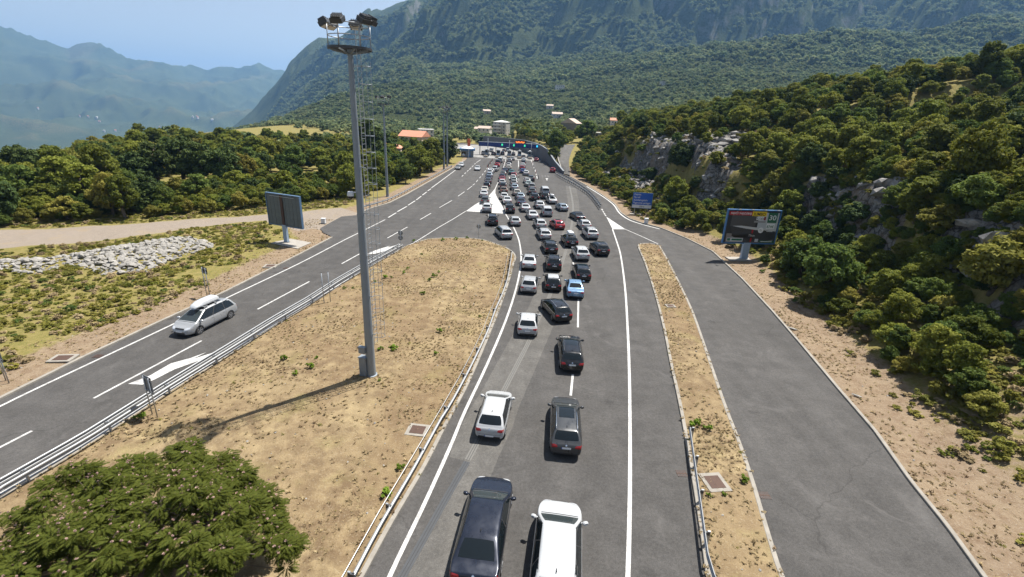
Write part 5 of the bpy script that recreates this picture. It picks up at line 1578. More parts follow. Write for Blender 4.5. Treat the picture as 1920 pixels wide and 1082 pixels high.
        # door handles
        for u in ((0.30, 0.62) if n_side > 1 else (0.3,)):
            yy = fx(zl) + (rx(zl) - fx(zl)) * (u + 0.05)
            drape(bvh, [(yy - 0.1, sp['z_belt'] - 0.12), (yy + 0.1, sp['z_belt'] - 0.12), (yy + 0.1, sp['z_belt'] - 0.085), (yy - 0.1, sp['z_belt'] - 0.085)], ax, 3, 1, 0.024, 0.3).build('door_handle', M['chrome'] if 'chrome' in opts else M['lightplastic'], root)
        # door gaps
        gp = MB()
        for u in (0.0, 0.45 if n_side == 2 else 0.38, 0.82 if n_side == 2 else 0.72):
            yy = fx(zl) + (rx(zl) - fx(zl)) * u
            drape(bvh, [(yy - 0.005, sp['clear'] + 0.16), (yy + 0.005, sp['clear'] + 0.16), (yy + 0.005, zl - 0.02), (yy - 0.005, zl - 0.02)], ax, 1, 6, 0.004, 0, mb=gp)
        drape(bvh, [(sp['ry'] + 0.45, sp['clear'] + 0.155), (sp['fy'] - 0.45, sp['clear'] + 0.155), (sp['fy'] - 0.45, sp['clear'] + 0.165), (sp['ry'] + 0.45, sp['clear'] + 0.165)], ax, 8, 1, 0.004, 0, mb=gp)
        gp.build('door_gap', M['black_plastic'], root)
        # sill
        drape(bvh, [(sp['ry'] + 0.4, sp['clear'] + 0.02), (sp['fy'] - 0.4, sp['clear'] + 0.02), (sp['fy'] - 0.4, sp['clear'] + 0.11), (sp['ry'] + 0.4, sp['clear'] + 0.11)], ax, 8, 1, 0.008, 0).build('sill', M['black_plastic'], root)
        # roof rails
        if 'rails' in opts:
            xr = sgn * (wtop(H) - 0.05)
            ya, yb = rt[0] + 0.08, wt[0] - 0.25
            pts = [(xr, ya, H - 0.045), (xr, ya + 0.12, H + 0.03), (xr, 0.5 * (ya + yb), H + 0.045), (xr, yb - 0.12, H + 0.03), (xr, yb, H - 0.045)]
            MB().tube(pts, 0.02, 6).build('roof_rail', M['chrome'] if 'chrome' in opts else M['darksteel'], root, smooth=True)
    # rear details
    zp = 0.74 if sp['style'] in ('hatch', 'estate', 'saloon') else 0.80
    if kind == 'hatchback': zp = 0.46 if 'lowplate' in opts else 0.66
    pl = drape(bvh, [(-0.26, zp - 0.055), (0.26, zp - 0.055), (0.26, zp + 0.055), (-0.26, zp + 0.055)], '-y', 2, 1, 0.016, 0).build('number_plate', M['plate'], root)
    drape(bvh, [(-0.26, zp - 0.055), (-0.22, zp - 0.055), (-0.22, zp + 0.055), (-0.26, zp + 0.055)], '-y', 1, 1, 0.019, 0).build('plate_band', M['plate_blue'], pl)
    drape(bvh, [(-w * 0.72, sp['clear'] + 0.10), (w * 0.72, sp['clear'] + 0.10), (w * 0.74, sp['clear'] + 0.24), (-w * 0.74, sp['clear'] + 0.24)], '-y', 10, 2, 0.008, 0.15).build('rear_bumper_trim', M['black_plastic'], root, smooth=True)
    drape(bvh, [(-0.05, sp['z_tail'] - 0.10), (0.05, sp['z_tail'] - 0.10), (0.05, sp['z_tail'] - 0.02), (-0.05, sp['z_tail'] - 0.02)], '-y', 3, 3, 0.012, 0.9).build('badge', M['chrome'], root)
    gp = MB()
    zg = sp['clear'] + 0.34
    drape(bvh, [(-w * 0.74, zg), (w * 0.74, zg), (w * 0.74, zg + 0.012), (-w * 0.74, zg + 0.012)], '-y', 10, 1, 0.004, 0, mb=gp)
    for s in (-1, 1): drape(bvh, [(s * w * 0.74 - 0.006, zg), (s * w * 0.74 + 0.006, zg), (s * w * 0.74 + 0.006, sp['z_tail'] - 0.03), (s * w * 0.74 - 0.006, sp['z_tail'] - 0.03)], '-y', 1, 5, 0.004, 0, mb=gp)
    gp.build('tailgate_gap', M['black_plastic'], root)
    # front
    drape(bvh, [(-w * 0.42, sp['z_nose'] - 0.10), (w * 0.42, sp['z_nose'] - 0.10), (w * 0.40, sp['z_nose'] - 0.01), (-w * 0.40, sp['z_nose'] - 0.01)], '+y', 8, 2, 0.007, 0.1).build('grille', M['black_plastic'], root, smooth=True)
    drape(bvh, [(-w * 0.52, sp['clear'] + 0.10), (w * 0.52, sp['clear'] + 0.10), (w * 0.50, sp['clear'] + 0.24), (-w * 0.50, sp['clear'] + 0.24)], '+y', 8, 2, 0.007, 0.15).build('air_intake', M['black_plastic'], root, smooth=True)
    pl = drape(bvh, [(-0.26, sp['clear'] + 0.25), (0.26, sp['clear'] + 0.25), (0.26, sp['clear'] + 0.355), (-0.26, sp['clear'] + 0.355)], '+y', 2, 1, 0.018, 0).build('number_plate', M['plate'], root)
    # bonnet gap
    drape(bvh, [(-w * 0.80, wbm[0] + 0.05), (w * 0.80, wbm[0] + 0.05), (w * 0.80, wbm[0] + 0.10), (-w * 0.80, wbm[0] + 0.10)], 'z', 10, 1, 0.004, 0).build('cowl', M['black_plastic'], root)
    # aerial fin
    ya = rt[0] + 0.30
    fin = MB().add([(-0.02, ya - 0.07, H - 0.03), (0.02, ya - 0.07, H - 0.03), (0.015, ya + 0.09, H - 0.025), (-0.015, ya + 0.09, H - 0.025), (0, ya - 0.06, H + 0.055), (0, ya - 0.03, H + 0.05)], [(0, 1, 4), (1, 2, 5, 4), (2, 3, 5), (3, 0, 4, 5), (3, 2, 1, 0)])
    fin.build('aerial', M['black_plastic'], root)
    if 'pano' in opts:
        drape(bvh, [(-wtop(H) * 0.70, rt[0] + (1.0 if kind == 'estate' else 0.6)), (wtop(H) * 0.70, rt[0] + (1.0 if kind == 'estate' else 0.6)), (wtop(H) * 0.70, wt[0] - 0.12), (-wtop(H) * 0.70, wt[0] - 0.12)], 'z', 8, 8, 0.007, 0.06).build('glass_roof', M['glass'], root, smooth=True)
    if 'roofwhite' in opts:
        drape(bvh, [(-wtop(H) * 0.93, rt[0] + 0.02), (wtop(H) * 0.93, rt[0] + 0.02), (wtop(H) * 0.90, wt[0] - 0.03), (-wtop(H) * 0.90, wt[0] - 0.03)], 'z', 8, 8, 0.006, 0.08).build('white_roof', PAINT['white'], root, smooth=True)
    # wheels
    for s in (-1, 1):
        for y in (sp['fy'], sp['ry']):
            wo = link('wheel', tyre, root, (s * (w - 0.112), y, sp['wheel']), (0, 0, 0 if s > 0 else math.pi))
            link('rim', rim, wo)
            link('brake_well', well, wo)
            lm = MB().lathe([(sp['wheel'] + 0.05, -0.16 * s), (sp['wheel'] + 0.05, 0.10 * s)], 20, 'x')
            lm.build('wheel_arch', M['black_plastic'], root, (s * (w - 0.16), y, sp['wheel']))
    if 'bars' in opts:
        for y in (rt[0] + 0.5, wt[0] - 0.5):
            MB().bar((-wtop(H) + 0.02, y, H + 0.06), (wtop(H) - 0.02, y, H + 0.06), 0.06, 0.03).build('roof_bar', M['steel'], root)
    if 'bikes' in opts:
        for k in range(2):
            bk = MB()
            yo = -h - 0.18 - 0.16 * k
            for cx in (-0.5, 0.5):
                bk.tube([(cx + 0.32 * math.cos(a), yo, 0.98 + 0.32 * math.sin(a)) for a in np.linspace(0, 2 * math.pi, 18)[:-1]], 0.022, 5, closed=True)
            for a, b in (((-0.5, 0.98), (-0.15, 0.95)), ((-0.15, 0.95), (0.35, 1.35)), ((-0.25, 1.38), (0.35, 1.35)), ((-0.5, 0.98), (-0.25, 1.38)), ((-0.15, 0.95), (-0.27, 1.45)), ((0.5, 0.98), (0.34, 1.45))):
                bk.bar((a[0], yo, a[1]), (b[0], yo, b[1]), 0.035)
            bk.bar((0.34, yo - 0.2, 1.46), (0.34, yo + 0.2, 1.46), 0.03)
            bo = bk.build('bicycle_on_rack', M['darksteel'], root)
        MB().bar((0, -h, 0.45), (0, -h - 0.5, 0.5), 0.08).bar((0, -h - 0.1, 0.5), (0, -h - 0.12, 1.5), 0.06).bar((-0.3, -h - 0.4, 0.6), (0.3, -h - 0.4, 0.6), 0.06).build('bike_rack', M['darksteel'], root)
    if 'fmast' in opts: pass
    return root

M['lightplastic'] = plain('handle_grey', (0.35, 0.36, 0.37), 0.4)
M['box_grey'] = paint('roof_box_silver', (0.55, 0.57, 0.59), 0.2, 0.35)
def roof_box(kind, mat, y=-0.1, L=2.0, W=0.82, Hh=0.36):
    """tapered luggage box on two bars, a thing of its own sitting on the roof"""
    root = empty('roof_box')
    z0 = SPECS[kind]['H'] + 0.10
    rings = []
    for t, sw, sh in ((-1, 0.72, 0.25), (-0.97, 0.9, 0.7), (-0.85, 1.0, 0.95), (-0.2, 1.0, 1.0), (0.4, 0.96, 0.92), (0.8, 0.82, 0.62), (0.95, 0.68, 0.34), (1.0, 0.55, 0.1)):
        rings.append([(x * W / 2 * sw, y + t * L / 2, z0 + zz * Hh * sh) for x, zz in ((-0.9, 0), (-1, 0.14), (-1, 0.4), (-0.86, 0.86), (-0.5, 1.0), (0, 1.04), (0.5, 1.0), (0.86, 0.86), (1, 0.4), (1, 0.14), (0.9, 0))])
    mb = MB()
    n = 11
    mb.add([p for r in rings for p in r], [(k * n + i, k * n + i + 1, (k + 1) * n + i + 1, (k + 1) * n + i) for k in range(len(rings) - 1) for i in range(n - 1)] +
           [(k * n + n - 1, k * n, (k + 1) * n, (k + 1) * n + n - 1) for k in range(len(rings) - 1)] + [tuple(range(n)), tuple(range(len(rings) * n - 1, (len(rings) - 1) * n - 1, -1))])
    mb.build('lid', mat, root, smooth=True, sharp=45)
    for yy in (y - 0.5, y + 0.5):
        MB().bar((-0.62, yy, z0 - 0.03), (0.62, yy, z0 - 0.03), 0.08, 0.04).bar((-0.6, yy, z0 - 0.02), (-0.6, yy, z0 - 0.13), 0.06).bar((0.6, yy, z0 - 0.02), (0.6, yy, z0 - 0.13), 0.06).build('cross_bar', M['steel'], root)
    return root

FAR_SKIP = ('door_handle', 'door_gap', 'sill', 'window_trim', 'badge', 'tailgate_gap', 'aerial', 'cowl', 'plate_band', 'rim', 'brake_well', 'air_intake', 'grille', 'head_light', 'wheel_arch')
_stock = {}
def place_car(kind, colour, px, py, hd, label, opts=(), group='cars queueing for the toll', front=None, zc=0.25, facing=1, world=None, cat=None, stretch=1.0):
    """px,py: foot of the rear bumper's middle (front bumper when facing the camera); hd: heading in degrees, 0 straight up the road, + to the right"""
    key = (kind, tuple(opts))
    if key not in _stock:
        _stock[key] = build_car(kind, opts)
        src = _stock[key]; fresh = True
    else: src = _stock[key]; fresh = False
    p = world or at(px, py, zc)
    far = math.hypot(p.x, p.y) > 92
    root = src if fresh and not far else copy_tree(src, None, FAR_SKIP if far else ())
    if fresh and far: src['_proto'] = 1
    root.name = 'van' if kind in ('van', 'small_van') else 'car'
    a = R(hd)
    fwd = Vector((math.sin(a), math.cos(a), 0))
    c = Vector((p.x, p.y, 0)) + fwd * (SPECS[kind]['L'] * stretch / 2) * facing
    root.scale = (1, stretch, 1)
    root.location = c
    root.rotation_euler = (0, 0, -a)
    for ch in root.children:
        if ch.name.split('.')[0] in ('body', 'mirror'):
            ch.material_slots[0].link = 'OBJECT'
            ch.material_slots[0].material = PAINT[colour] if not (ch.name.startswith('mirror') and 'blackmirror' in opts) else M['black_plastic']
    tag(root, label, cat or ('van' if kind in ('van', 'small_van') else 'car'), group)
    return root

def two_pt(p, q):
    """heading in degrees from two world points rear -> front"""
    return math.degrees(math.atan2(q.x - p.x, q.y - p.y))

# ---- the nearest cars, placed from two points each
def near_car(kind, colour, rear, front, label, opts=(), zr=0.3, zf=0.75, stretch=None):
    a, b = at(*rear, zr), at(*front, zf)
    hd = two_pt(a, b)
    fwd = Vector((math.sin(R(hd)), math.cos(R(hd)), 0))
    k = stretch or min(max((b - a).length / SPECS[kind]['L'], 1.0), 1.13)
    c = Vector((b.x, b.y, 0)) - fwd * SPECS[kind]['L'] * k
    return place_car(kind, colour, 0, 0, hd, label, opts, world=c, stretch=k)

n1_ = near_car('fastback', 'blackblue', (898, 1010), (927.7, 892.4), 'blue-black saloon with chrome window trim, nearest car on the left at the bottom edge', ('chrome',), zr=1.47, zf=0.62, stretch=1.12)
n1_.scale.x = 1.04
n2_ = near_car('long_hatchback', 'white', (1043.6, 1071), (1050.8, 937), 'white tall hatchback with roof rails, nearest car on the right at the bottom edge', ('rails0',), zr=1.66, zf=0.75, stretch=1.09)
n2_.scale.x = 1.08
near_car('hatchback', 'white', (915, 828), (938.6, 729), 'white hatchback with black rear window straddling the slot drain, behind the white edge line', ('lowplate',))
near_car('estate', 'grey', (1060.4, 853), (1059.6, 741), 'dark grey estate with glass roof and bright roof rails', ('pano', 'rails', 'chrome'))
near_car('estate', 'black', (1072, 694.7), (1066, 626), 'black estate with glass roof straight ahead of the dark grey estate', ('pano', 'rails'))
place_car('hatchback', 'white', 988, 629.4, 2.5, 'white hatchback ahead of the slot drain, beside the black estates')
place_car('estate', 'black', 1057.5, 603, -16, 'black estate slanting left across the pale band', ('rails', 'chrome'))
place_car('hatchback', 'silver', 990, 549, 6, 'silver hatchback behind the silver saloon at the edge line')
place_car('hatchback', 'black', 1037.5, 545, 1, 'small black hatchback with a white roof', ('roofwhite', 'blackmirror'))
place_car('saloon', 'blue', 1079, 558.7, 3, 'pale blue saloon, the only sky blue car in the queue')
place_car('estate', 'black', 1094.4, 525.6, 0.5, 'black hatchback in front of the pale blue saloon', ('pano',))
place_car('saloon', 'silver', 991.6, 504.5, 2, 'silver saloon beside the bend of the island kerb')
place_car('suv', 'black', 1039, 507.4, 0.5, 'black sport utility car in front of the white-roofed hatchback', ('rails',))
place_car('suv', 'white', 1093, 488.4, -3, 'white sport utility car between two black ones')
place_car('suv', 'black', 1131.6, 479, -8, 'black sport utility car nearest the right white edge line', ('rails', 'chrome'))
place_car('estate', 'black', 1034.6, 474.6, -5, 'black estate behind the silver estate in the middle queue')
tp = place_car('suv', 'black', 1073, 463, -7, 'black sport utility car carrying a pale roof box', ('bars',))
rbx = roof_box('suv', M['box_grey'], -0.05)
rbx.location, rbx.rotation_euler = tp.location, tp.rotation_euler
tag(rbx, 'pale silver roof box on the black sport utility car', 'roof box')
place_car('suv', 'white', 1112, 448, -6, 'white sport utility car with roof rails and black bumper, right of the pale band', ('rails', 'bars'))
place_car('hatchback', 'white', 1100, 428.6, -7, 'white hatchback directly behind the black saloon on the pale band', zc=0.3)
place_car('saloon', 'black', 1090, 413.5, -14, 'black saloon slanting left on the pale band beside the railing')
place_car('hatchback', 'red', 1051, 429.4, -14, 'red hatchback with a black glass roof slanting left', ('pano',))
place_car('estate', 'silver', 1023.6, 449, -6, 'silver estate with a large rear window in the middle queue')
place_car('hatchback', 'white', 1015.6, 428, -7, 'white hatchback behind the white saloon in the middle queue')
place_car('saloon', 'white', 1001, 411, -7, 'white saloon behind the silver saloon in the middle queue')
place_car('small_van', 'white', 1027, 405.3, -3, 'small white delivery van with a black rear window', ())
place_car('mpv', 'silver', 951.5, 447.6, -17, 'silver people carrier slanting left at the tip of the dry island')
place_car('hatchback', 'silver', 967.5, 422.8, -7, 'silver hatchback beside the solid line below the white triangle')
place_car('mpv', 'black', 923.7, 421.8, -4, 'black people carrier with bicycles on its tailgate', ('bikes',))

# ---- the queue further on: (kind, colour, px, py, heading)
QUEUES = {
    'leftmost queue': [('suv', 'white', 912.5, 397.5, -2), ('estate', 'grey', 909.6, 381.7, -3), ('saloon', 'white', 907, 369, -2), ('saloon', 'cream', 908, 361, 0), ('hatchback', 'black', 912.5, 352, -1),
                       ('saloon', 'grey', 915, 344, -1), ('saloon', 'navy', 916, 338, -1), ('estate', 'silverblue', 917.5, 332.5, -1), ('suv', 'silver', 918, 327.5, 0), ('hatchback', 'white', 920.6, 323.6, 3),
                       ('mpv', 'silver', 927, 320.6, 5), ('hatchback', 'red', 932, 312.5, 0), ('small_van', 'grey', 933, 308, 0), ('van', 'white', 937, 304.5, 2)],
    'second queue from the left': [('suv', 'black', 956.7, 399, -5), ('saloon', 'white', 952, 382, -6), ('hatchback', 'white', 945.8, 373.5, -4), ('estate', 'brown', 945, 361.7, -3), ('suv', 'black', 943.3, 354.2, -2),
                        ('hatchback', 'white', 941.7, 346, -2), ('saloon', 'darkred', 941.3, 340, -1), ('estate', 'navy', 941.3, 335.5, 0), ('hatchback', 'lightgrey', 943.3, 329, 1), ('saloon', 'navy', 947.5, 323, -6),
                        ('suv', 'cream', 953.8, 318.2, -2), ('hatchback', 'silver', 953.8, 312, 0), ('suv', 'lightgrey', 955, 304.5, 1), ('hatchback', 'white', 960.6, 300, 2)],
    'third queue from the left': [('saloon', 'silver', 986.7, 396.7, -6), ('saloon', 'navy', 978.3, 385, -5), ('estate', 'silverblue', 976.7, 374.2, -5), ('hatchback', 'cream', 970, 367.0, -5), ('estate', 'silverblue', 965.4, 355.8, -4),
                        ('estate', 'lightgrey', 964, 347.5, -2), ('hatchback', 'greygreen', 963.8, 342, -1), ('hatchback', 'white', 962, 336.8, 0), ('hatchback', 'darkred', 963.3, 331.7, 0), ('saloon', 'teal', 959.6, 326.7, -3)],
    'fourth queue from the left': [('estate', 'silver', 1013.3, 390.8, -4), ('suv', 'black', 1004, 376, -5), ('suv', 'grey', 998.3, 365, -3), ('mpv', 'lightgrey', 997.5, 355.5, -2), ('saloon', 'greygreen', 991.7, 349.5, -3),
                        ('hatchback', 'silver', 989, 343.0, -4), ('suv', 'grey', 996.7, 339.2, -4), ('estate', 'white', 986.7, 328.3, 0), ('hatchback', 'darkblue', 980.8, 324.4, -4), ('hatchback', 'darkred', 979, 318, 0),
                        ('suv', 'white', 980.6, 313.8, 0), ('hatchback', 'black', 982, 307.5, 0), ('saloon', 'silver', 982, 302, 0), ('hatchback', 'grey', 982, 296.5, 0)],
    'rightmost queue': [('saloon', 'silver', 1038, 381.7, -9), ('hatchback', 'black', 1023.3, 372.5, -3), ('van', 'white', 1023.3, 366.0, -4)],
}
ORD = ['last', 'second', 'third', 'fourth', 'fifth', 'sixth', 'seventh', 'eighth', 'ninth', 'tenth', 'eleventh', 'twelfth', 'thirteenth', 'fourteenth']
NOUN = {'suv': 'sport utility car', 'mpv': 'people carrier', 'small_van': 'small van', 'van': 'tall van', 'estate': 'estate', 'saloon': 'saloon', 'hatchback': 'hatchback'}
CNAME = {'silverblue': 'silver blue', 'lightgrey': 'light grey', 'darkred': 'dark red', 'darkblue': 'dark blue', 'greygreen': 'grey green', 'grey': 'dark grey'}
for q, cars in QUEUES.items():
    prev = None
    for i, (kind, colour, px, py, hd) in enumerate(cars):
        p = at(px, py, 0.25)
        if prev is not None and abs(p.x - prev[0].x) < 1.7:
            gap = prev[1] + 0.55
            if p.y - prev[0].y < gap: p.y = prev[0].y + gap
        prev = (p, SPECS[kind]['L'])
        where = f'{ORD[i]} from its tail' if i else 'last in line'
        c = place_car(kind, colour, 0, 0, hd, f'{CNAME.get(colour, colour)} {NOUN[kind]} in the {q}, {where}'.replace('sport utility car', 'utility car'), world=p, opts=('bikes',) if (q, i) == ('x', 0) else ())
        if q == 'rightmost queue' and i == 0:
            bx = roof_box('saloon', PAINT['white'], -0.1, 1.9, 0.8, 0.38)
            bx.location, bx.rotation_euler = c.location, c.rotation_euler
            tag(bx, 'small white roof box on the silver saloon in the rightmost queue', 'roof box')
place_car('hatchback', 'silverblue', 1058.5, 395.3, -12, 'silver blue hatchback alone left of the pale band, near the railing')
place_car('suv', 'darkred', 1036, 323, 3, 'dark red sport utility car by the retaining wall', group='cars on the plaza')
place_car('hatchback', 'darkred', 1005.6, 302, 0, 'small dark red car below the rightmost toll booth', group='cars on the plaza')
# traffic leaving the plaza, facing the camera
place_car('saloon', 'white', 894.5, 319.2, 180, 'white saloon alone in the exit lanes left of the queues', facing=-1, group='cars on the plaza')
place_car('hatchback', 'lightgrey', 857.5, 317.4, 180, 'grey hatchback parked at the left kerb of the plaza', facing=-1, group='cars on the plaza')
place_car('hatchback', 'white', 864, 312.2, 180, 'white hatchback parked at the left kerb behind a grey one', facing=-1, group='cars on the plaza')
for px, py, kind, colour, lb in ((906, 290, 'van', 'white', 'white van passing the leftmost toll booth'), (924.5, 290.5, 'saloon', 'black', 'black car under the blue fascia between the two left booths'),
                                 (942, 290, 'suv', 'black', 'dark car under the blue fascia left of the tall lamp post'), (962.5, 291, 'saloon', 'grey', 'grey car under the blue fascia right of the tall lamp post'),
                                 (944.5, 284.5, 'hatchback', 'grey', 'dark car beyond the booths in the middle of the plaza'), (921, 284.5, 'van', 'white', 'white van beyond the booths on the left of the plaza'), (952, 283.5, 'van', 'silverblue', 'pale blue van beyond the booths near the wall')):
    place_car(kind, colour, px, py, 0, lb, group='cars on the plaza')

# the people carrier driving towards the camera on the exit road
wr, wf = at(430, 598), at(378, 625)
hd = two_pt(wr, wf)
a = R(hd)
fw = Vector((math.sin(a), math.cos(a), 0))
lf = Vector((-fw.y, fw.x, 0))                       # the car's left
spm = SPECS['mpv']
cc = (wr + wf) / 2 - lf * (spm['W'] / 2 - 0.05) - fw * ((spm['fy'] + spm['ry']) / 2)
mp = place_car('mpv', 'silver', 0, 0, hd, 'silver people carrier with roof box driving towards the camera on the left road', ('bars', 'pano', 'oncoming'), world=cc - fw * spm['L'] / 2, group='cars on the exit road')
mp.scale = (1.05, 1.10, 1.05)
bx = roof_box('mpv', M['box_grey'], -0.15, 2.2, 0.85, 0.38)
bx.location, bx.rotation_euler, bx.scale = mp.location, mp.rotation_euler, mp.scale
tag(bx, 'long grey roof box on the oncoming silver people carrier', 'roof box')
# prototypes that were only models for far copies
for k, o in list(_stock.items()):
    if o.get('_proto'):
        for ch in list(o.children_recursive): bpy.data.objects.remove(ch)
        bpy.data.objects.remove(o)
for o in bpy.data.objects:
    if '_proto' in o: del o['_proto']
# ------------------------------------------------------------------ vegetation
def leaf_quads(C, Nrm, size, rs, aspect=0.62):
    """one kite per leaf: centres C, facing Nrm"""
    n = len(C)
    r = rs.normal(size=(n, 3))
    T = np.cross(Nrm, r)
    T /= np.linalg.norm(T, axis=1, keepdims=True) + 1e-9
    B = np.cross(Nrm, T)
    s = size[:, None]
    V = np.stack([C - T * s, C + B * s * aspect + Nrm * s * 0.12, C + T * s, C - B * s * aspect + Nrm * s * 0.12], 1)
    return V.reshape(-1, 3)

def quad_mesh(name, V, mat):
    me = bpy.data.meshes.new(name)
    n = len(V)
    me.vertices.add(n); me.vertices.foreach_set('co', V.astype(np.float32).ravel())
    me.loops.add(n); me.loops.foreach_set('vertex_index', np.arange(n, dtype=np.int32))
    me.polygons.add(n // 4); me.polygons.foreach_set('loop_start', np.arange(0, n, 4, dtype=np.int32))
    me.update(calc_edges=True)
    me.materials.append(mat)
    return me

def crown_verts(seed, R0, z0, z1, lobes, n, leaf, lean=0.0, up=0.35, shape=1.0):
    """clumps of leaves on many overlapping lobes: uneven outline with gaps"""
    rs = np.random.RandomState(seed)
    hz = (z1 - z0) / 2
    cz = (z0 + z1) / 2
    LC, LR = [], []
    for k in range(lobes):
        while True:
            p = rs.uniform(-1, 1, 3)
            if np.linalg.norm(p) < 1: break
        p *= 0.90 / max(np.linalg.norm(p), 0.2) * rs.random_sample() ** 0.28
        w = 1.0 - 0.35 * max(p[2], 0) * shape
        LC.append((p[0] * R0 * w, p[1] * R0 * w, cz + p[2] * hz * 0.85))
        LR.append(R0 * rs.uniform(0.12, 0.29))
    LC, LR = np.array(LC), np.array(LR)
    li = rs.choice(lobes, n, p=LR ** 2 / np.sum(LR ** 2))
    d = rs.normal(size=(n, 3))
    d[:, 2] = d[:, 2] * 0.8 + 0.35
    d /= np.linalg.norm(d, axis=1, keepdims=True)
    rad = LR[li] * (1.0 - 0.42 * rs.random_sample(n) ** 2.2) * np.where(rs.random_sample(n) < 0.10, rs.uniform(1.0, 1.5, n), 1.0)
    C = LC[li] + d * rad[:, None] * np.array([1, 1, 0.82])
    C[:, 2] = np.maximum(C[:, 2], z0 * 0.6)
    nr = d * 0.8 + rs.normal(size=(n, 3)) * 0.55 + np.array([0, 0, up])
    nr /= np.linalg.norm(nr, axis=1, keepdims=True)
    return leaf_quads(C, nr, leaf * rs.uniform(0.5, 1.5, n), rs), LC, LR

def trunk_mesh(seed, h, r, LC, z0):
    rs = random.Random(seed)
    mb = MB()
    pts = [Vector((0, 0, -0.3))]
    for k in range(1, 5): pts.append(Vector((rs.uniform(-0.06, 0.06) * h, rs.uniform(-0.06, 0.06) * h, h * k / 4 * 0.8)))
    mb.tube(pts, [r * 1.25, r, r * 0.8, r * 0.6, r * 0.32], 7)
    for c in [LC[i] for i in range(0, len(LC), max(1, len(LC) // 8))]:
        k = rs.choice((1, 2, 3))
        a = pts[k].lerp(pts[k + 1], rs.random())
        b = Vector(c)
        m = a.lerp(b, 0.5) + Vector((rs.uniform(-.2, .2), rs.uniform(-.2, .2), 0.25))
        mb.tube([a, m, b], [r * 0.45, r * 0.28, r * 0.08], 5)
    return mb.mesh('trunk', [M['bark']], True)

TREES = []
def tree_type(name, seed, h, R0, z0, lobes, n, leaf, mat, up=0.35, shape=1.0):
    V, LC, LR = crown_verts(seed, R0, z0, h, lobes, n, leaf, up=up, shape=shape)
    return dict(name=name, crown=quad_mesh('crown', V, M[mat]), trunk=trunk_mesh(seed, h, 0.035 * h, LC, z0), h=h)
TT = [tree_type('broadleaf_tree', 1, 6.2, 2.7, 0.5, 75, 6200, 0.17, 'leaf_olive'), tree_type('broadleaf_tree', 2, 6.0, 2.5, 0.4, 65, 5800, 0.17, 'leaf_green'),
      tree_type('broadleaf_tree', 3, 7.6, 2.5, 0.6, 80, 6200, 0.17, 'leaf_olive'), tree_type('broadleaf_tree', 4, 6.3, 2.6, 0.4, 70, 6000, 0.17, 'leaf_dark'),
      tree_type('broadleaf_tree', 5, 5.4, 2.4, 0.3, 60, 5200, 0.17, 'leaf_yellow'), tree_type('broadleaf_tree', 6, 6.4, 2.6, 0.5, 70, 6000, 0.17, 'leaf_green')]
CYP = tree_type('cypress_tree', 8, 10, 1.0, 0.4, 30, 2600, 0.22, 'leaf_dark', up=0.6, shape=1.6)

def plant_tree(T, x, y, label, group, s=1.0, sz=1.0, z=None, name=None):
    if z is None: z = ground_z(x, y)
    o = empty(name or T['name'], (x, y, z - 0.05), rnd.uniform(0, 6.28))
    o.scale = (s, s, s * sz)
    tag(o, label, 'tree', group)
    link('trunk', T['trunk'], o)
    link('crown', T['crown'], o)
    TREES.append((x, y, s * 2.3))
    return o

# scattering of uncountable growth with geometry nodes
def scatter(name, P, rot, scl, idx, protos, label, cat):
    me = bpy.data.meshes.new(name)
    n = len(P)
    me.vertices.add(n); me.vertices.foreach_set('co', np.asarray(P, np.float32).ravel())
    a = me.attributes.new('rot', 'FLOAT_VECTOR', 'POINT'); a.data.foreach_set('vector', np.asarray(rot, np.float32).ravel())
    a = me.attributes.new('scl', 'FLOAT_VECTOR', 'POINT'); a.data.foreach_set('vector', np.asarray(scl, np.float32).ravel())
    a = me.attributes.new('idx', 'INT', 'POINT'); a.data.foreach_set('value', np.asarray(idx, np.int32))
    o = link(name, me)
    tag(o, label, cat, kind='stuff')
    ng = bpy.data.node_groups.new(name, 'GeometryNodeTree')
    ng.interface.new_socket('Geometry', in_out='INPUT', socket_type='NodeSocketGeometry')
    ng.interface.new_socket('Geometry', in_out='OUTPUT', socket_type='NodeSocketGeometry')
    gi, go = ng.nodes.new('NodeGroupInput'), ng.nodes.new('NodeGroupOutput')
    jn = ng.nodes.new('GeometryNodeJoinGeometry')
    def attr(nm, typ):
        x = ng.nodes.new('GeometryNodeInputNamedAttribute'); x.data_type = typ; x.inputs[0].default_value = nm
        return x.outputs[0]
    ar, as_, ai = attr('rot', 'FLOAT_VECTOR'), attr('scl', 'FLOAT_VECTOR'), attr('idx', 'INT')
    for k, p in enumerate(protos):
        oi = ng.nodes.new('GeometryNodeObjectInfo'); oi.inputs['Object'].default_value = p
        cm = ng.nodes.new('FunctionNodeCompare'); cm.data_type = 'INT'; cm.operation = 'EQUAL'
        ng.links.new(ai, cm.inputs[2]); cm.inputs[3].default_value = k
        ip = ng.nodes.new('GeometryNodeInstanceOnPoints')
        ng.links.new(gi.outputs[0], ip.inputs['Points']); ng.links.new(cm.outputs[0], ip.inputs['Selection'])
        ng.links.new(oi.outputs['Geometry'], ip.inputs['Instance'])
        ng.links.new(ar, ip.inputs['Rotation']); ng.links.new(as_, ip.inputs['Scale'])
        ng.links.new(ip.outputs[0], jn.inputs[0])
    ng.links.new(jn.outputs[0], go.inputs[0])
    md = o.modifiers.new('scatter', 'NODES'); md.node_group = ng
    return o

def proto(name, mesh):
    return bpy.data.objects.new(name, mesh)          # a model for scattering, not linked into the scene

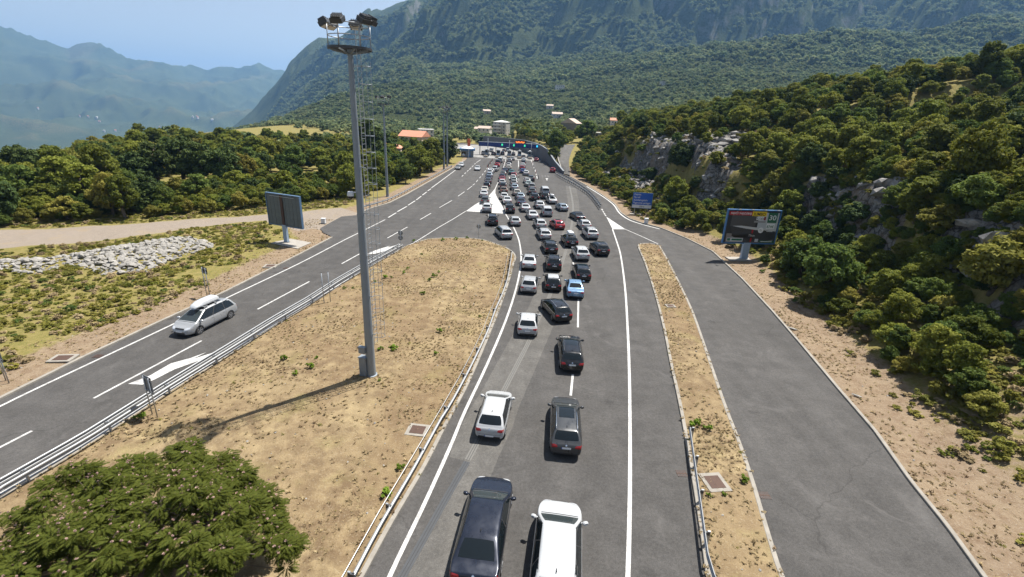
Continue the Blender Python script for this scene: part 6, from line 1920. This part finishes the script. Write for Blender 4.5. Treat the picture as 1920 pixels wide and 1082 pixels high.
def scat_args(rs, P, s0, s1, weights, sz=(0.8, 1.15), tilt=0.08):
    n = len(P)
    rot = np.stack([rs.uniform(-tilt, tilt, n), rs.uniform(-tilt, tilt, n), rs.uniform(0, 6.283, n)], 1)
    s = rs.uniform(s0, s1, n)
    scl = np.stack([s, s, s * rs.uniform(sz[0], sz[1], n)], 1)
    w = np.array(weights, float)
    return rot, scl, rs.choice(len(w), n, p=w / w.sum())

AP_ = [(p.x, p.y) for p in ASPHALT]
TP_ = [(p.x, p.y) for p in TRACK]
RP_ = [(p.x, p.y) for p in RIPRAP]
RKE_ = [(p.x, p.y) for p in RK_EXT]
def road_clear(X, Y):
    s = np.where(pip(AP_, X, Y), -1, 1) * seg_dist(AP_, X, Y, closed=True)
    t = np.where(pip(TP_, X, Y), -1, 1) * seg_dist(TP_, X, Y, closed=True)
    return s, t
def right_d(X, Y):
    a, b = seg_dist(RKE_, X, Y, side=True)
    return a * b
def house_clear(X, Y):
    m = np.ones(np.shape(X), bool)
    rr_ = np.hypot(X, Y)
    for hx, hy, hr in HOUSES:
        m &= np.hypot(X - hx, Y - hy) > hr
        dist = math.hypot(hx, hy)
        if 240 < dist < 700:      # open gardens in front of the village houses
            off = np.abs(X * hy - Y * hx) / dist
            m &= ~((off < hr * 0.8) & (rr_ < dist) & (rr_ > dist - 48))
    return m
def jitter_grid(x0, x1, y0, y1, st, rs, j=0.42):
    X, Y = np.meshgrid(np.arange(x0, x1, st), np.arange(y0, y1, st))
    return (X + rs.uniform(-j, j, X.shape) * st).ravel(), (Y + rs.uniform(-j, j, X.shape) * st).ravel()

# ---- particular trees
DARK = TT[3]
for px, py, s, lb in ((262, 352, 1.25, 'leftmost of the tall dark trees on the left'), (300, 348, 1.55, 'tall dark tree right of the leftmost one on the left'), (345, 345, 1.75, 'tallest dark tree of the wood on the left'), (385, 350, 1.6, 'tall dark tree right of the tallest on the left'), (425, 352, 1.45, 'broad dark tree at the right end of the tall group on the left')):
    p = hit(px, py, 60); plant_tree(DARK, p.x, p.y, lb, 'tall dark trees on the left', s, 1.0)
p = hit(690, 309, 60); plant_tree(DARK, p.x, p.y, 'big dark evergreen behind the tall mast', None, 2.3, 1.05)
p = hit(722, 306, 60); plant_tree(DARK, p.x, p.y, 'dark evergreen just right of the big one behind the masts', None, 1.75, 1.0)
for px, py, s, k, lb in ((800, 331, 1.5, 0, 'full green tree by the left guardrail below the terracotta roofs'), (822, 322, 1.45, 2, 'olive green tree beside the pair of masts'), (850, 306, 1.55, 3, 'dark tree left of the kiosk'), (775, 345, 1.1, 1, 'green tree behind the close-post guardrail')):
    p = hit(px, py, 60); p.x -= 2.0; plant_tree(TT[k], p.x, p.y, lb, None, s)
p = hit(1543, 560, 30); plant_tree(TT[1], p.x, p.y, 'feathery bright green tree beside the right verge, below the billboard', None, 1.15, 0.95)
p = hit(1500, 520, 30); plant_tree(TT[5], p.x, p.y, 'green tree close behind the right billboard', None, 0.9, 0.95)
p = hit(1440, 400, 30); plant_tree(TT[4], p.x, p.y, 'yellow-green slender tree on the slope above the right billboard', None, 1.05, 1.15)
plant_tree(TT[5], 14.8, 196, 'rounded green tree between the retaining wall and the service road', None, 1.35, 1.15)
plant_tree(TT[0], 13.6, 186, 'smaller tree at the foot of the wall top beside the service road', None, 0.9, 1.0)
p = hit(1098, 268, 60); plant_tree(TT[1], p.x, p.y, 'large round green tree above the top of the service road', None, 2.1, 0.9)
for px, py, lb in ((1068, 246, 'left one of two dark cypresses beside the stone barn'), (1085.5, 245, 'right one of two dark cypresses beside the stone barn')):
    p = hit(px, py, 100); plant_tree(CYP, p.x, p.y, lb, 'cypresses by the barn', 0.75, 1.0)
for px, py, lb in ((1535, 150, 'left one of two tall poplars on the ridge at the right'), (1548, 148, 'taller right one of two poplars on the ridge at the right')):
    q = ray(px, py); t = 210 / q.y
    plant_tree(CYP, q.x * t, 210, lb, 'poplars on the ridge', 1.55 if '1548' in lb or 'taller' in lb else 1.3, 0.95)

# ---- the woods on both sides: the nearest trees singly, the mass behind scattered
rs = np.random.RandomState(21)
def wood(X, Y, n_single, label, group, s0, s1, weights, name, mass_label, keep):
    ok = keep(X, Y) & house_clear(X, Y)
    X, Y = X[ok], Y[ok]
    taken = np.array([(a, b, c) for a, b, c in TREES])
    m = np.ones(len(X), bool)
    for a, b, c in taken: m &= np.hypot(X - a, Y - b) > c * 0.8
    X, Y = X[m], Y[m]
    order = np.argsort(np.hypot(X, Y))
    X, Y = X[order], Y[order]
    Z = height(X, Y)
    w = np.array(weights, float) / sum(weights)
    for i in range(min(n_single, len(X))):
        kt = rs.choice(len(w), p=w)
        plant_tree(TT[kt], X[i], Y[i], ('olive green ', 'fresh green ', 'olive green ', 'dark green ', 'yellow-green ', 'fresh green ')[kt] + label, group, s0 + (s1 - s0) * rs.random_sample() ** 1.5, rs.uniform(0.75, 1.3), Z[i])
    P = np.stack([X, Y, Z - 0.05], 1)[n_single:]
    if len(P):
        rot, scl, idx = scat_args(rs, P, s0, s1, weights)
        scatter(name, P, rot, scl, idx, [proto('wood_crown', T['crown']) for T in TT], mass_label, 'wood')

def keep_left(X, Y):
    s, t = road_clear(X, Y)
    r, th = np.hypot(X, Y), np.degrees(np.arctan2(X, Y))
    edge = np.interp(th, [-75, -50, -42, -36, -30, -24], [112, 128, 175, 270, 300, 300])
    wood_edge = np.interp(Y, [60, 64, 70, 77.6, 91, 99, 144, 175, 205], [-90, -71, -61, -50, -41, -31, -28.5, -26.5, -27])
    return (X < wood_edge - 0.5) & (s > 3) & (t > 1.2) & (r < edge) & (Y < 215) & (th > -62) & (fbm(X / 14, Y / 14, 3, 77) > 0.33)
X, Y = jitter_grid(-190, -24, 60, 216, 4.1, rs)
wood(X, Y, 125, 'broadleaf tree in the dense wood left of the exit road', 'trees of the left wood', 0.42, 1.2, (4, 2.2, 3.6, 2.2, 3.2, 2.2), 'left_wood', 'dense green wood stretching away on the left plateau', keep_left)

def keep_right(X, Y):
    d = right_d(X, Y)
    rm = rock_mask(X, Y, d)
    lim = np.interp(Y, [0, 22, 30, 36, 75, 92, 100, 160, 185, 240], [30, 26, 17, 12.0, 12.0, 9, 12, 12, 6, 5])
    dens = sstep(lim, lim + 4, d)
    return (d > lim) & (rm < 0.45) & (d < 120) & (fbm(X / 12, Y / 12, 3, 78) + 0.35 * dens > 0.42)
X, Y = jitter_grid(20, 200, 6, 330, 3.1, rs)
wood(X, Y, 140, 'broadleaf tree in the dense wood on the right hillside', 'trees of the right hillside', 0.36, 0.98, (4.5, 2.2, 4.0, 1.6, 3.0, 2), 'hillside_wood', 'dense olive green wood covering the right hillside', keep_right)
# low thicket on the lower slope and along the cutting
def keep_low(X, Y):
    d = right_d(X, Y)
    hi = np.interp(Y, [0, 24, 30, 75, 92, 100, 160, 200], [16, 20, 19, 19, 14, 13, 13, 9])
    return (d > np.interp(Y, [0, 20, 30, 45, 60, 95, 160], [7.0, 6.0, 5.0, 5.0, 4.6, 3.0, 2.4])) & (d < hi) & (rock_mask(X, Y, d) < 0.5) & (fbm(X / 5, Y / 5, 3, 79) + np.where((d > 10.5) & (Y > 30), 0.16, 0) > np.interp(Y, [0, 24, 32, 40, 60], [0.70, 0.62, 0.46, 0.36, 0.34]))
X, Y = jitter_grid(14, 60, 10, 210, 1.75, rs)
k = keep_low(X, Y); X, Y = X[k], Y[k]
k = house_clear(X, Y) & (np.hypot(X - 32.2, Y - 64.6) > 3.2) & ~((np.abs(X - 24.6) < 2.6) & (Y > 88) & (Y < 96)); X, Y = X[k], Y[k]
P = np.stack([X, Y, height(X, Y) - 0.1], 1)
rot, scl, idx = scat_args(rs, P, 0.24, 0.56, (3, 1.6, 3, 0.5, 4, 1.8), (0.7, 1.1))
scatter('thicket', P, rot, scl, idx, [proto('thicket_crown', T['crown']) for T in TT], 'thicket of olive and yellow-green bushes along the right slope', 'bushes')
# bushes on the bank above the retaining wall and beside the service road
X, Y = jitter_grid(0, 90, 158, 345, 2.6, rs)
d = right_d(X, Y)
wd_, ws_ = seg_dist([(p.x, p.y) for p in WALL], X, Y, side=True)
k = (((d < -7.2) & (wd_ * ws_ > 2.4)) | ((d > 1.2) & (d < 14))) & (fbm(X / 9, Y / 9, 3, 85) > 0.36) & house_clear(X, Y) & (X / Y < 0.5)
X, Y = X[k], Y[k]
P = np.stack([X, Y, height(X, Y) - 0.1], 1)
rot, scl, idx = scat_args(rs, P, 0.3, 0.8, (4, 3, 3, 1.6, 1.6, 3), (0.7, 1.15))
scatter('plaza_bank_bushes', P, rot, scl, idx, [proto('bank_crown', T['crown']) for T in TT], 'bushes on the bank between the retaining wall and the service road', 'bushes')
# bushes filling the edge and the gaps of the left wood
X, Y = jitter_grid(-110, -24, 60, 190, 2.0, rs)
s, t = road_clear(X, Y)
wood_edge = np.interp(Y, [60, 64, 70, 77.6, 91, 99, 144, 175, 205], [-92, -71.5, -61.5, -50.5, -41.5, -31.5, -27.5, -25.5, -26])
k = (X < wood_edge) & (X > wood_edge - np.interp(Y, [60, 110, 190], [30, 24, 12])) & (s > 2.2) & (t > 1.0) & (fbm(X / 6, Y / 6, 3, 83) > 0.40) & house_clear(X, Y)
X, Y = X[k], Y[k]
P = np.stack([X, Y, height(X, Y) - 0.1], 1)
rot, scl, idx = scat_args(rs, P, 0.26, 0.62, (4, 2, 3.4, 0.8, 3.6, 2.4), (0.7, 1.15))
scatter('wood_edge_bushes', P, rot, scl, idx, [proto('edge_crown', T['crown']) for T in TT], 'sunlit bushes along the edge of the left wood', 'bushes')
# bushes growing out of the rock
X, Y = jitter_grid(22, 75, 28, 175, 2.1, rs)
d = right_d(X, Y)
k = (rock_mask(X, Y, d) > 0.4) & (rs.random_sample(len(X)) < np.where(Y < 80, 0.72, 0.2)); X, Y = X[k], Y[k]
P = np.stack([X, Y, height(X, Y) - 0.15], 1)
rot, scl, idx = scat_args(rs, P, 0.25, 0.8, (3, 3, 2.5, 3, 1.2, 2), (0.6, 1.0))
scatter('rock_bushes', P, rot, scl, idx, [proto('rock_crown', T['crown']) for T in TT], 'bushes clinging to the grey rock face on the right', 'bushes')

# creepers and small bushes on the steep cutting
X, Y = jitter_grid(24, 60, 26, 84, 0.62, rs)
d = right_d(X, Y)
k = (d > 12.2) & (d < 17.0) & (fbm(X / 4, Y / 4, 3, 84) > 0.40); X, Y = X[k], Y[k]
P = np.stack([X, Y, height(X, Y) - 0.35], 1)
rot, scl, idx = scat_args(rs, P, 0.13, 0.34, (3, 3, 2, 3, 1.2, 2), (0.7, 1.1))
scatter('cliff_bushes', P, rot, scl, idx, [proto('cliff_crown', T['crown']) for T in TT], 'bushes and creepers hanging on the shaded cutting on the right', 'bushes')
# ---- scrub: small shrubs
def shrub_mesh(name, seed, mat, n=420, R0=0.62, h=0.62, leaf=0.075):
    V, LC, LR = crown_verts(seed, R0, 0.02, h, 12, n, leaf, up=0.5)
    return quad_mesh(name, V, M[mat])
SH = [proto('scrub_plant', shrub_mesh('scrub_plant', 40 + k, m)) for k, m in enumerate(('leaf_scrub', 'leaf_olive', 'leaf_yellow', 'leaf_green', 'straw'))]
X, Y = jitter_grid(-92, -22, 14, 100, 0.72, rs)
s, t = road_clear(X, Y)
rin = np.where(pip(RP_, X, Y), -1, 1) * seg_dist(RP_, X, Y, closed=True)
wood_edge = np.interp(Y, [60, 64, 70, 77.6, 91, 99, 144], [-95, -73, -63, -52, -43, -32, -28.5])
nn = fbm(X / 4.5, Y / 4.5, 3, 91)
k = (X < 0) & (s > 3.0) & (t > 0.7) & (rin > 0.25) & (nn > np.interp(s, [3, 5, 9], [0.57, 0.40, 0.22])) & (np.hypot(X + 30.8, Y - 62.7) > 2.6)
k &= ~((Y > 72) & (s < 6) & (X > -40))
X, Y, nn = X[k], Y[k], nn[k]
P = np.stack([X, Y, height(X, Y) - 0.04], 1)
rot, scl, idx = scat_args(rs, P, 0.3, 0.95, (5, 1.2, 5, 0.6, 3.4), (0.45, 0.95))
scatter('scrub', P, rot, scl, idx, SH, 'yellow-green scrub covering the bank left of the exit road', 'scrub')
# undergrowth at the edge of both woods and the verge of the right slope
X, Y = jitter_grid(14, 66, 8, 200, 1.0, rs)
d = right_d(X, Y)
k = (d > np.interp(Y, [0, 24, 40, 95], [5.5, 5.0, 4.2, 2.2])) & (d < 34) & (fbm(X / 3.5, Y / 3.5, 3, 95) > np.where(d < 7, 0.50, 0.33)) & (np.hypot(X - 32.2, Y - 64.6) > 3.0) & ((rock_mask(X, Y, d) < 0.5) | (rs.random_sample(len(X)) < 0.13))
X, Y = X[k], Y[k]
P = np.stack([X, Y, height(X, Y) - 0.04], 1)
rot, scl, idx = scat_args(rs, P, 0.55, 1.45, (3.4, 2.6, 3, 1.2, 2.0), (0.6, 1.1))
scatter('hillside_scrub', P, rot, scl, idx, SH, 'low scrub and dry grass on the lower right slope', 'scrub')

# weeds on the stony bank at the right verge
X, Y = jitter_grid(18, 48, 8, 60, 0.62, rs)
d = right_d(X, Y)
k = (d > 2.6) & (d < np.interp(Y, [0, 26, 40, 60], [22, 20, 9, 7])) & (rs.random_sample(len(X)) < sstep(0.40, 0.62, fbm(X / 2.6, Y / 2.6, 3, 96)) * np.interp(d, [2.6, 5.5, 8], [0.12, 0.8, 0.75])) & (np.hypot(X - 32.2, Y - 64.6) > 3.2)
X, Y = X[k], Y[k]
P = np.stack([X, Y, height(X, Y) - 0.03], 1)
rot, scl, idx = scat_args(rs, P, 0.3, 0.95, (4, 1.2, 3.5, 1.2, 3.6), (0.5, 1.0))
scatter('bank_weeds', P, rot, scl, idx, SH, 'yellow-green weeds and dry tufts on the right bank', 'weeds')
# ---- straw and weeds on verges and islands
def tuft_mesh(name, seed, mat, n=14, h=0.16, w=0.012, sp=0.09):
    r_ = random.Random(seed)
    mb = MB()
    for k in range(n):
        a = r_.uniform(0, 6.28); b = r_.uniform(0, 6.28); q = r_.uniform(0, sp); hh = h * r_.uniform(0.5, 1.2); ln = r_.uniform(0.3, 1.0) * hh
        p = Vector((math.cos(a) * q, math.sin(a) * q, -0.02)); t = p + Vector((math.cos(b) * ln, math.sin(b) * ln, hh))
        sd = Vector((-math.sin(b), math.cos(b), 0)) * w
        mb.add([p - sd, p + sd, t], [(0, 1, 2)])
    return mb.mesh(name, [M[mat]])
TU = [proto('grass_tuft', tuft_mesh('grass_tuft', 60 + k, m, 16, hh, ww)) for k, (m, hh, ww) in enumerate((('straw', 0.14, 0.022), ('dead_grass', 0.13, 0.022), ('leaf_scrub', 0.13, 0.018), ('straw', 0.09, 0.03)))]
isl_poly = [(p.x, p.y) for p in ISLAND]
med_poly = [(p.x, p.y) for p in med_l + med_r[::-1]]
X, Y = jitter_grid(-36, 34, 10, 78, 0.26, rs)
ins = (pip(isl_poly, X, Y) | pip(med_poly, X, Y))
s = np.where(pip(AP_, X, Y), -1, 1) * seg_dist(AP_, X, Y, closed=True)
verge = (s > 0.4) & (s < 5.5)
nz = fbm(X / 1.6, Y / 1.6, 3, 99)
pr_ = 0.25 + 0.75 * sstep(0.38, 0.60, fbm(X / 4.2, Y / 4.2, 3, 98)) * sstep(0.34, 0.50, nz)
k = (ins | verge) & (rs.random_sample(len(X)) < np.where(ins, 0.92, 0.6) * pr_)
zz = np.where(ins[k], 0.13, np.maximum(height(X[k], Y[k]), -0.02))
P = np.stack([X[k], Y[k], zz], 1)
rot, scl, idx = scat_args(rs, P, 0.5, 1.4, (5, 1.4, 0.4, 7), (0.4, 0.9), 0.25)
scatter('dry_grass', P, rot, scl, idx, TU, 'dry straw grass on the islands and verges', 'grass')
WD = [MB() for _ in range(3)]
weeds = [quad_mesh('foliage', crown_verts(70 + k, 0.36, 0.0, 0.42, 9, 330, 0.05, up=0.6)[0], M['leaf_weed']) for k in range(3)]
WEEDS = [(758, 509), (792, 552), (757, 513), (735, 521), (722, 521), (765, 505), (823, 511), (814, 519), (806, 527), (645, 542), (662, 541), (532, 675), (553, 702), (594, 672), (581, 690), (713, 656), (733, 653), (738, 656), (826, 622), (816, 664), (712, 714), (726, 930), (750, 878), (900, 595), (855, 450), (876, 447), (904, 452), (829, 452), (776, 453), (790, 478), (870, 540), (263, 785), (702, 530)]
for k, (x, y) in enumerate(WEEDS):
    p = at(x, y, 0.12)
    o = empty('weed_tuft', p, k * 1.7)
    sc_ = 0.45 + 0.75 * ((k * 37) % 10) / 10
    o.scale = (sc_, sc_, sc_)
    tag(o, 'bright green weed tuft on the big dry island', 'weed', 'weeds on the big island')
    link('foliage', weeds[k % 3], o)
for k, (x, y) in enumerate(((1300, 798), (1327, 806), (1393, 902), (1330, 930), (1356, 928), (1308, 793))):
    o = empty('weed_tuft', at(x, y, 0.12), k * 1.7); sc_ = (1.15, 0.9, 0.9, 0.5, 0.5, 0.8)[k]; o.scale = (sc_, sc_, sc_)
    tag(o, 'green weed tuft on the narrow right island', 'weed', 'weeds on the narrow island')
    link('foliage', weeds[k % 3], o)

# ---- litter stones on the island and the verge
def stone_mesh(seed, flat=0.62):
    bm = bmesh.new()
    bmesh.ops.create_icosphere(bm, subdivisions=1, radius=0.5)
    r_ = random.Random(seed)
    pl = [(Vector((r_.uniform(-1, 1), r_.uniform(-1, 1), r_.uniform(-1, 1))).normalized(), r_.uniform(0.24, 0.42)) for _ in range(7)]
    for v in bm.verts:
        for nrm, dd in pl:
            e = v.co.dot(nrm) - dd
            if e > 0: v.co -= nrm * e
        v.co.z *= flat
        v.co *= r_.uniform(0.92, 1.08)
    me = bpy.data.meshes.new('stone'); bm.to_mesh(me); bm.free()
    me.materials.append(M['stone'])
    return me
STONES = [stone_mesh(k, 0.5 + 0.05 * (k % 5)) for k in range(9)]
pile = empty('rock_pile', (0, 0, 0)); tag(pile, 'long bank of loose white riprap stones left of the exit road', 'rock pile')
X, Y = jitter_grid(-64, -37, 44, 62, 0.44, rs, 0.45)
rin = np.where(pip(RP_, X, Y), 1, -1) * seg_dist(RP_, X, Y, closed=True)
k = (rin > -0.25 - 0.4 * rs.random_sample(len(X))); X, Y, rin = X[k], Y[k], rin[k]
Z = height(X, Y) + np.clip(rin * 0.35, 0, 0.55)
sc_ = 0.28 + 0.8 * rs.random_sample(len(X)) ** 1.8
order = np.argsort(-sc_ / np.hypot(X, Y) - (X > -56.5) * 1.0)
for i in order[:300]:
    link('stone', STONES[rs.randint(9)], pile, (X[i], Y[i], Z[i] + 0.10), (rs.uniform(-.5, .5), rs.uniform(-.5, .5), rs.uniform(0, 6.28))).scale = (sc_[i] * rs.uniform(0.9, 1.4), sc_[i], sc_[i] * rs.uniform(0.7, 1.1))
rest = MB()
for i in order[300:]:
    me = STONES[rs.randint(9)]
    Mx = Matrix.Translation((X[i], Y[i], Z[i] + 0.05)) @ Matrix.Rotation(rs.uniform(0, 6.28), 4, 'Z') @ Matrix.Rotation(rs.uniform(-.5, .5), 4, 'X') @ Matrix.Diagonal((sc_[i] * 1.15, sc_[i], sc_[i] * 0.9, 1))
    rest.add([Mx @ v.co for v in me.vertices], [tuple(f.vertices) for f in me.polygons])
tag(rest.build('stones', M['stone'], pile), kind='stuff')
# pebbles
X, Y = jitter_grid(-34, 34, 10, 75, 0.8, rs)
ins = (pip(isl_poly, X, Y) | pip(med_poly, X, Y)); s = np.where(pip(AP_, X, Y), -1, 1) * seg_dist(AP_, X, Y, closed=True)
k = (ins | ((s > 0.4) & (s < 5))) & (rs.random_sample(len(X)) < 0.16); X, Y, ins = X[k], Y[k], ins[k]
P = np.stack([X, Y, np.where(ins, 0.14, 0.02)], 1)
rot, scl, idx = scat_args(rs, P, 0.05, 0.19, (1, 1, 1), (0.6, 1.0), 0.5)
scatter('pebbles', P, rot, scl, idx, [proto('pebble', STONES[k]) for k in range(3)], 'pale pebbles strewn over the dry islands', 'pebbles')
# broken rock on the outcrops
X, Y = jitter_grid(20, 70, 20, 170, 1.2, rs)
d = right_d(X, Y)
k = (rock_mask(X, Y, d) > 0.35) & (rs.random_sample(len(X)) < 0.5); X, Y = X[k], Y[k]
RSTONE = []
for k_ in range(4):
    me = stone_mesh(100 + k_, 0.75); me.materials.clear(); me.materials.append(M['rock']); RSTONE.append(proto('crag', me))
P = np.stack([X, Y, height(X, Y) - 0.1], 1)
rot, scl, idx = scat_args(rs, P, 0.6, 2.4, (1, 1, 1, 1), (0.6, 1.0), 0.7)
scl[:, 0] *= 1.5
scatter('crags', P, rot, scl, idx, RSTONE, 'broken grey limestone crags on the right slope', 'rocks')
for (x, y), sx, lb_ in (((1486, 616), 0.8, 'lone pale stone slab on the right verge, upper one'), ((1608, 742), 0.55, 'lone pale stone slab on the right verge, lower one')):
    o = link('stone_slab', STONES[2].copy(), None, at(x, y, 0.08), (0, 0, R(-35))); o.scale = (sx * 1.6, sx * 0.5, sx * 0.4); tag(o, lb_, 'stone')

# ---- the pink silk tree at the lower left
def silk_tree():
    rs_ = np.random.RandomState(5)
    base = Vector((-13.4, 12.9, 0.1))
    o = empty('silk_tree', base); tag(o, 'spreading silk tree with pink blossoms in the lower left corner', 'tree')
    R0 = 5.35
    def top(q, a): return 3.75 - 1.35 * (q / R0) ** 2 + 0.22 * math.sin(3 * a + 1) + 0.8 * (float(vnoise(np.array(q * math.cos(a) * 1.1), np.array(q * math.sin(a) * 1.1), 5)) - 0.5) * 2
    mb = MB()
    pts = [Vector((0, 0, -0.2)), Vector((0.1, 0.05, 0.7)), Vector((0.05, 0.1, 1.3))]
    mb.tube(pts, [0.2, 0.16, 0.13], 8)
    ends = []
    for k in range(16):
        a = 2 * math.pi * k / 16 + rs_.uniform(-.15, .15); q = R0 * rs_.uniform(0.55, 0.95)
        e = Vector((q * math.cos(a), q * math.sin(a), top(q, a) - 0.25))
        m = pts[2].lerp(e, 0.45) + Vector((0, 0, 0.45))
        mb.tube([pts[2], m, e], [0.09, 0.055, 0.015], 6); ends.append(e)
    V, BV = [], []
    # leaf sprays: every twig end carries a rosette of feathery fronds
    for cl in range(430):
        a = rs_.uniform(0, 2 * math.pi); rim = R0 * (0.80 + 0.30 * float(vnoise(np.array(a * 1.9), np.array(3.1), 8)))
        q = rim * math.sqrt(rs_.uniform(0, 1)) if cl % 4 else rim * rs_.uniform(0.85, 1.02)
        cc_ = Vector((q * math.cos(a), q * math.sin(a), top(q, a) - rs_.exponential(0.30)))
        cr = rs_.uniform(0.26, 0.52)
        for f in range(int(34 * (cr / 0.42) ** 2) + 6):
            da = rs_.uniform(0, 2 * math.pi); el = rs_.uniform(-0.45, 0.8)
            out = Vector((math.cos(da) * math.cos(el) + 0.25 * math.cos(a), math.sin(da) * math.cos(el) + 0.25 * math.sin(a), 0.5 * math.sin(el) - 0.05)).normalized()
            c = cc_ + Vector((out.x, out.y, out.z * 0.7)) * (cr * rs_.uniform(0.15, 0.8)) + Vector((0, 0, 0.16 * math.sin(el)))
            upv = Vector((rs_.normal() * 0.25, rs_.normal() * 0.25, 1)).normalized()
            sd = out.cross(upv).normalized(); nn_ = sd.cross(out)
            Lf = rs_.uniform(0.18, 0.36)
            for j in range(7):
                t = (j + 0.7) / 7.2
                pl = Lf * 0.50 * math.sin(math.pi * (0.18 + 0.76 * t))
                for sg in (-1, 1):
                    b = c + out * (Lf * t) - nn_ * (0.38 * Lf * t * t)
                    e = b + (sd * sg * 0.92 + out * 0.42).normalized() * pl - nn_ * 0.04
                    wv = (out * 0.9 - sd * sg * 0.2).normalized() * (Lf * 0.075)
                    V += [b - wv * 0.5, (b + e) / 2 + wv + nn_ * 0.01, e, (b + e) / 2 - wv + nn_ * 0.01]
        if cl % 2 == 0:
            mb.tube([pts[2].lerp(cc_, 0.55) + Vector((0, 0, 0.2)), cc_ - Vector((0, 0, 0.1))], [0.02, 0.008], 5)
        if True:
            for bl in range(rs_.randint(1, 4)):
                c = cc_ + Vector((rs_.normal() * 0.2, rs_.normal() * 0.2, 0.2 + rs_.normal() * 0.04))
                for t in range(9):
                    d_ = Vector((rs_.normal(), rs_.normal(), abs(rs_.normal()) + 0.3)).normalized()
                    s_ = d_.orthogonal().normalized() * 0.012
                    BV += [c - s_, c + s_, c + d_ * 0.06 + s_ * 1.6, c + d_ * 0.06 - s_ * 1.6]
    mb.build('trunk', M['bark'], o, smooth=True)
    link('foliage', quad_mesh('foliage', np.array([tuple(v) for v in V]), M['leaf_mimosa']), o)
    link('blossoms', quad_mesh('blossoms', np.array([tuple(v) for v in BV]), M['blossom']), o)
silk_tree()

# ---- the forest running up the mountain
def far_crown(seed, mat, n=230):
    V, *_ = crown_verts(seed, 3.6, 0.2, 6.2, 13, n, 0.98, up=0.5)
    return proto('forest_crown', quad_mesh('forest_crown', V, M[mat]))
FC = [far_crown(200 + k, m) for k, m in enumerate(('leaf_far', 'leaf_far_dark', 'leaf_far', 'leaf_far', 'leaf_far_dark'))]
def forest(name, r0, r1, n, s0, s1, label, lo=-62, hi=60, clear=True):
    rs_ = np.random.RandomState(int(r0))
    r = np.sqrt(rs_.uniform(r0 * r0, r1 * r1, n)); th = np.radians(rs_.uniform(lo, hi, n))
    X, Y = r * np.sin(th), r * np.cos(th)
    td = np.degrees(th)
    ok = np.ones(n, bool)
    s = np.where(pip(AP_, X, Y), -1, 1) * seg_dist(AP_, X, Y, closed=True) if r0 < 400 else np.full(n, 99.)
    ok &= s > 4
    ok &= house_clear(X, Y)
    # meadows and the dry shoulder on the left
    dry = (td > -39) & (td < -20) & (r > 265) & (r < 460) & (fbm(X / 40, Y / 40, 3, 61) > 0.36)
    ok &= ~dry
    if clear: ok &= (fbm(X / 70, Y / 70, 3, 62) > np.interp(r, [200, 600, 900], [0.34, 0.34, 0.24]))
    redge = np.interp(td, [-75, -50, -42, -36, -30, -24], [105, 120, 165, 250, 350, 900])
    ok &= (r < redge) | (r > 560)
    d = right_d(X, Y)
    ok &= ~((d > -3) & (d < 120) & (Y < 330)) | (Y > 330)
    ok &= ~((d > -14) & (d < 3) & (Y > 150) & (Y < 330) & (X > 0))
    X, Y = X[ok], Y[ok]
    e = 6.0
    Z = height(X, Y)
    sl = np.hypot(height(X + e, Y) - Z, height(X, Y + e) - Z) / e
    k = (sl < 1.25 + 0.5 * rs_.random_sample(len(X))) & ((ridged(X / 620, Y / 620, 5, 11) < 0.84) | (np.hypot(X, Y) < 1500) | (rs_.random_sample(len(X)) < 0.35))
    P = np.stack([X[k], Y[k], Z[k] - 0.3], 1)
    rot, scl, idx = scat_args(rs_, P, s0, s1, (3, 2.5, 2.5, 2, 1.5), (0.75, 1.15))
    return scatter(name, P, rot, scl, idx, FC, label, 'forest')
forest('village_wood', 215, 900, 19000, 0.45, 1.0, 'green wood around the houses behind the toll plaza')
forest('mountain_forest', 880, 2700, 52000, 1.0, 1.9, 'forest covering the mountain slope', lo=-36, hi=56, clear=False)

# ------------------------------------------------------------------ the air
hz_top = max(v.co.z for v in bpy.data.objects['hills'].data.vertices) + 25
hz_bot = min(v.co.z for v in bpy.data.objects['hills'].data.vertices) - 1
hz = MB().box((0, 5200, (hz_top + hz_bot) / 2), (22400, 12800, hz_top - hz_bot))
hm = bpy.data.materials.new('haze'); hm.use_nodes = True
hn = hm.node_tree
for n_ in list(hn.nodes):
    if n_.type != 'OUTPUT_MATERIAL': hn.nodes.remove(n_)
pv = hn.nodes.new('ShaderNodeVolumePrincipled')
pv.inputs['Color'].default_value = (0.27, 0.55, 1.0, 1)
pv.inputs['Density'].default_value = 1.0e-4
pv.inputs['Anisotropy'].default_value = 0.25
hn.links.new(pv.outputs[0], [x for x in hn.nodes if x.type == 'OUTPUT_MATERIAL'][0].inputs['Volume'])
ho = hz.build('haze', hm)
tag(ho, 'thin blue summer haze filling the valley', 'haze', kind='stuff')
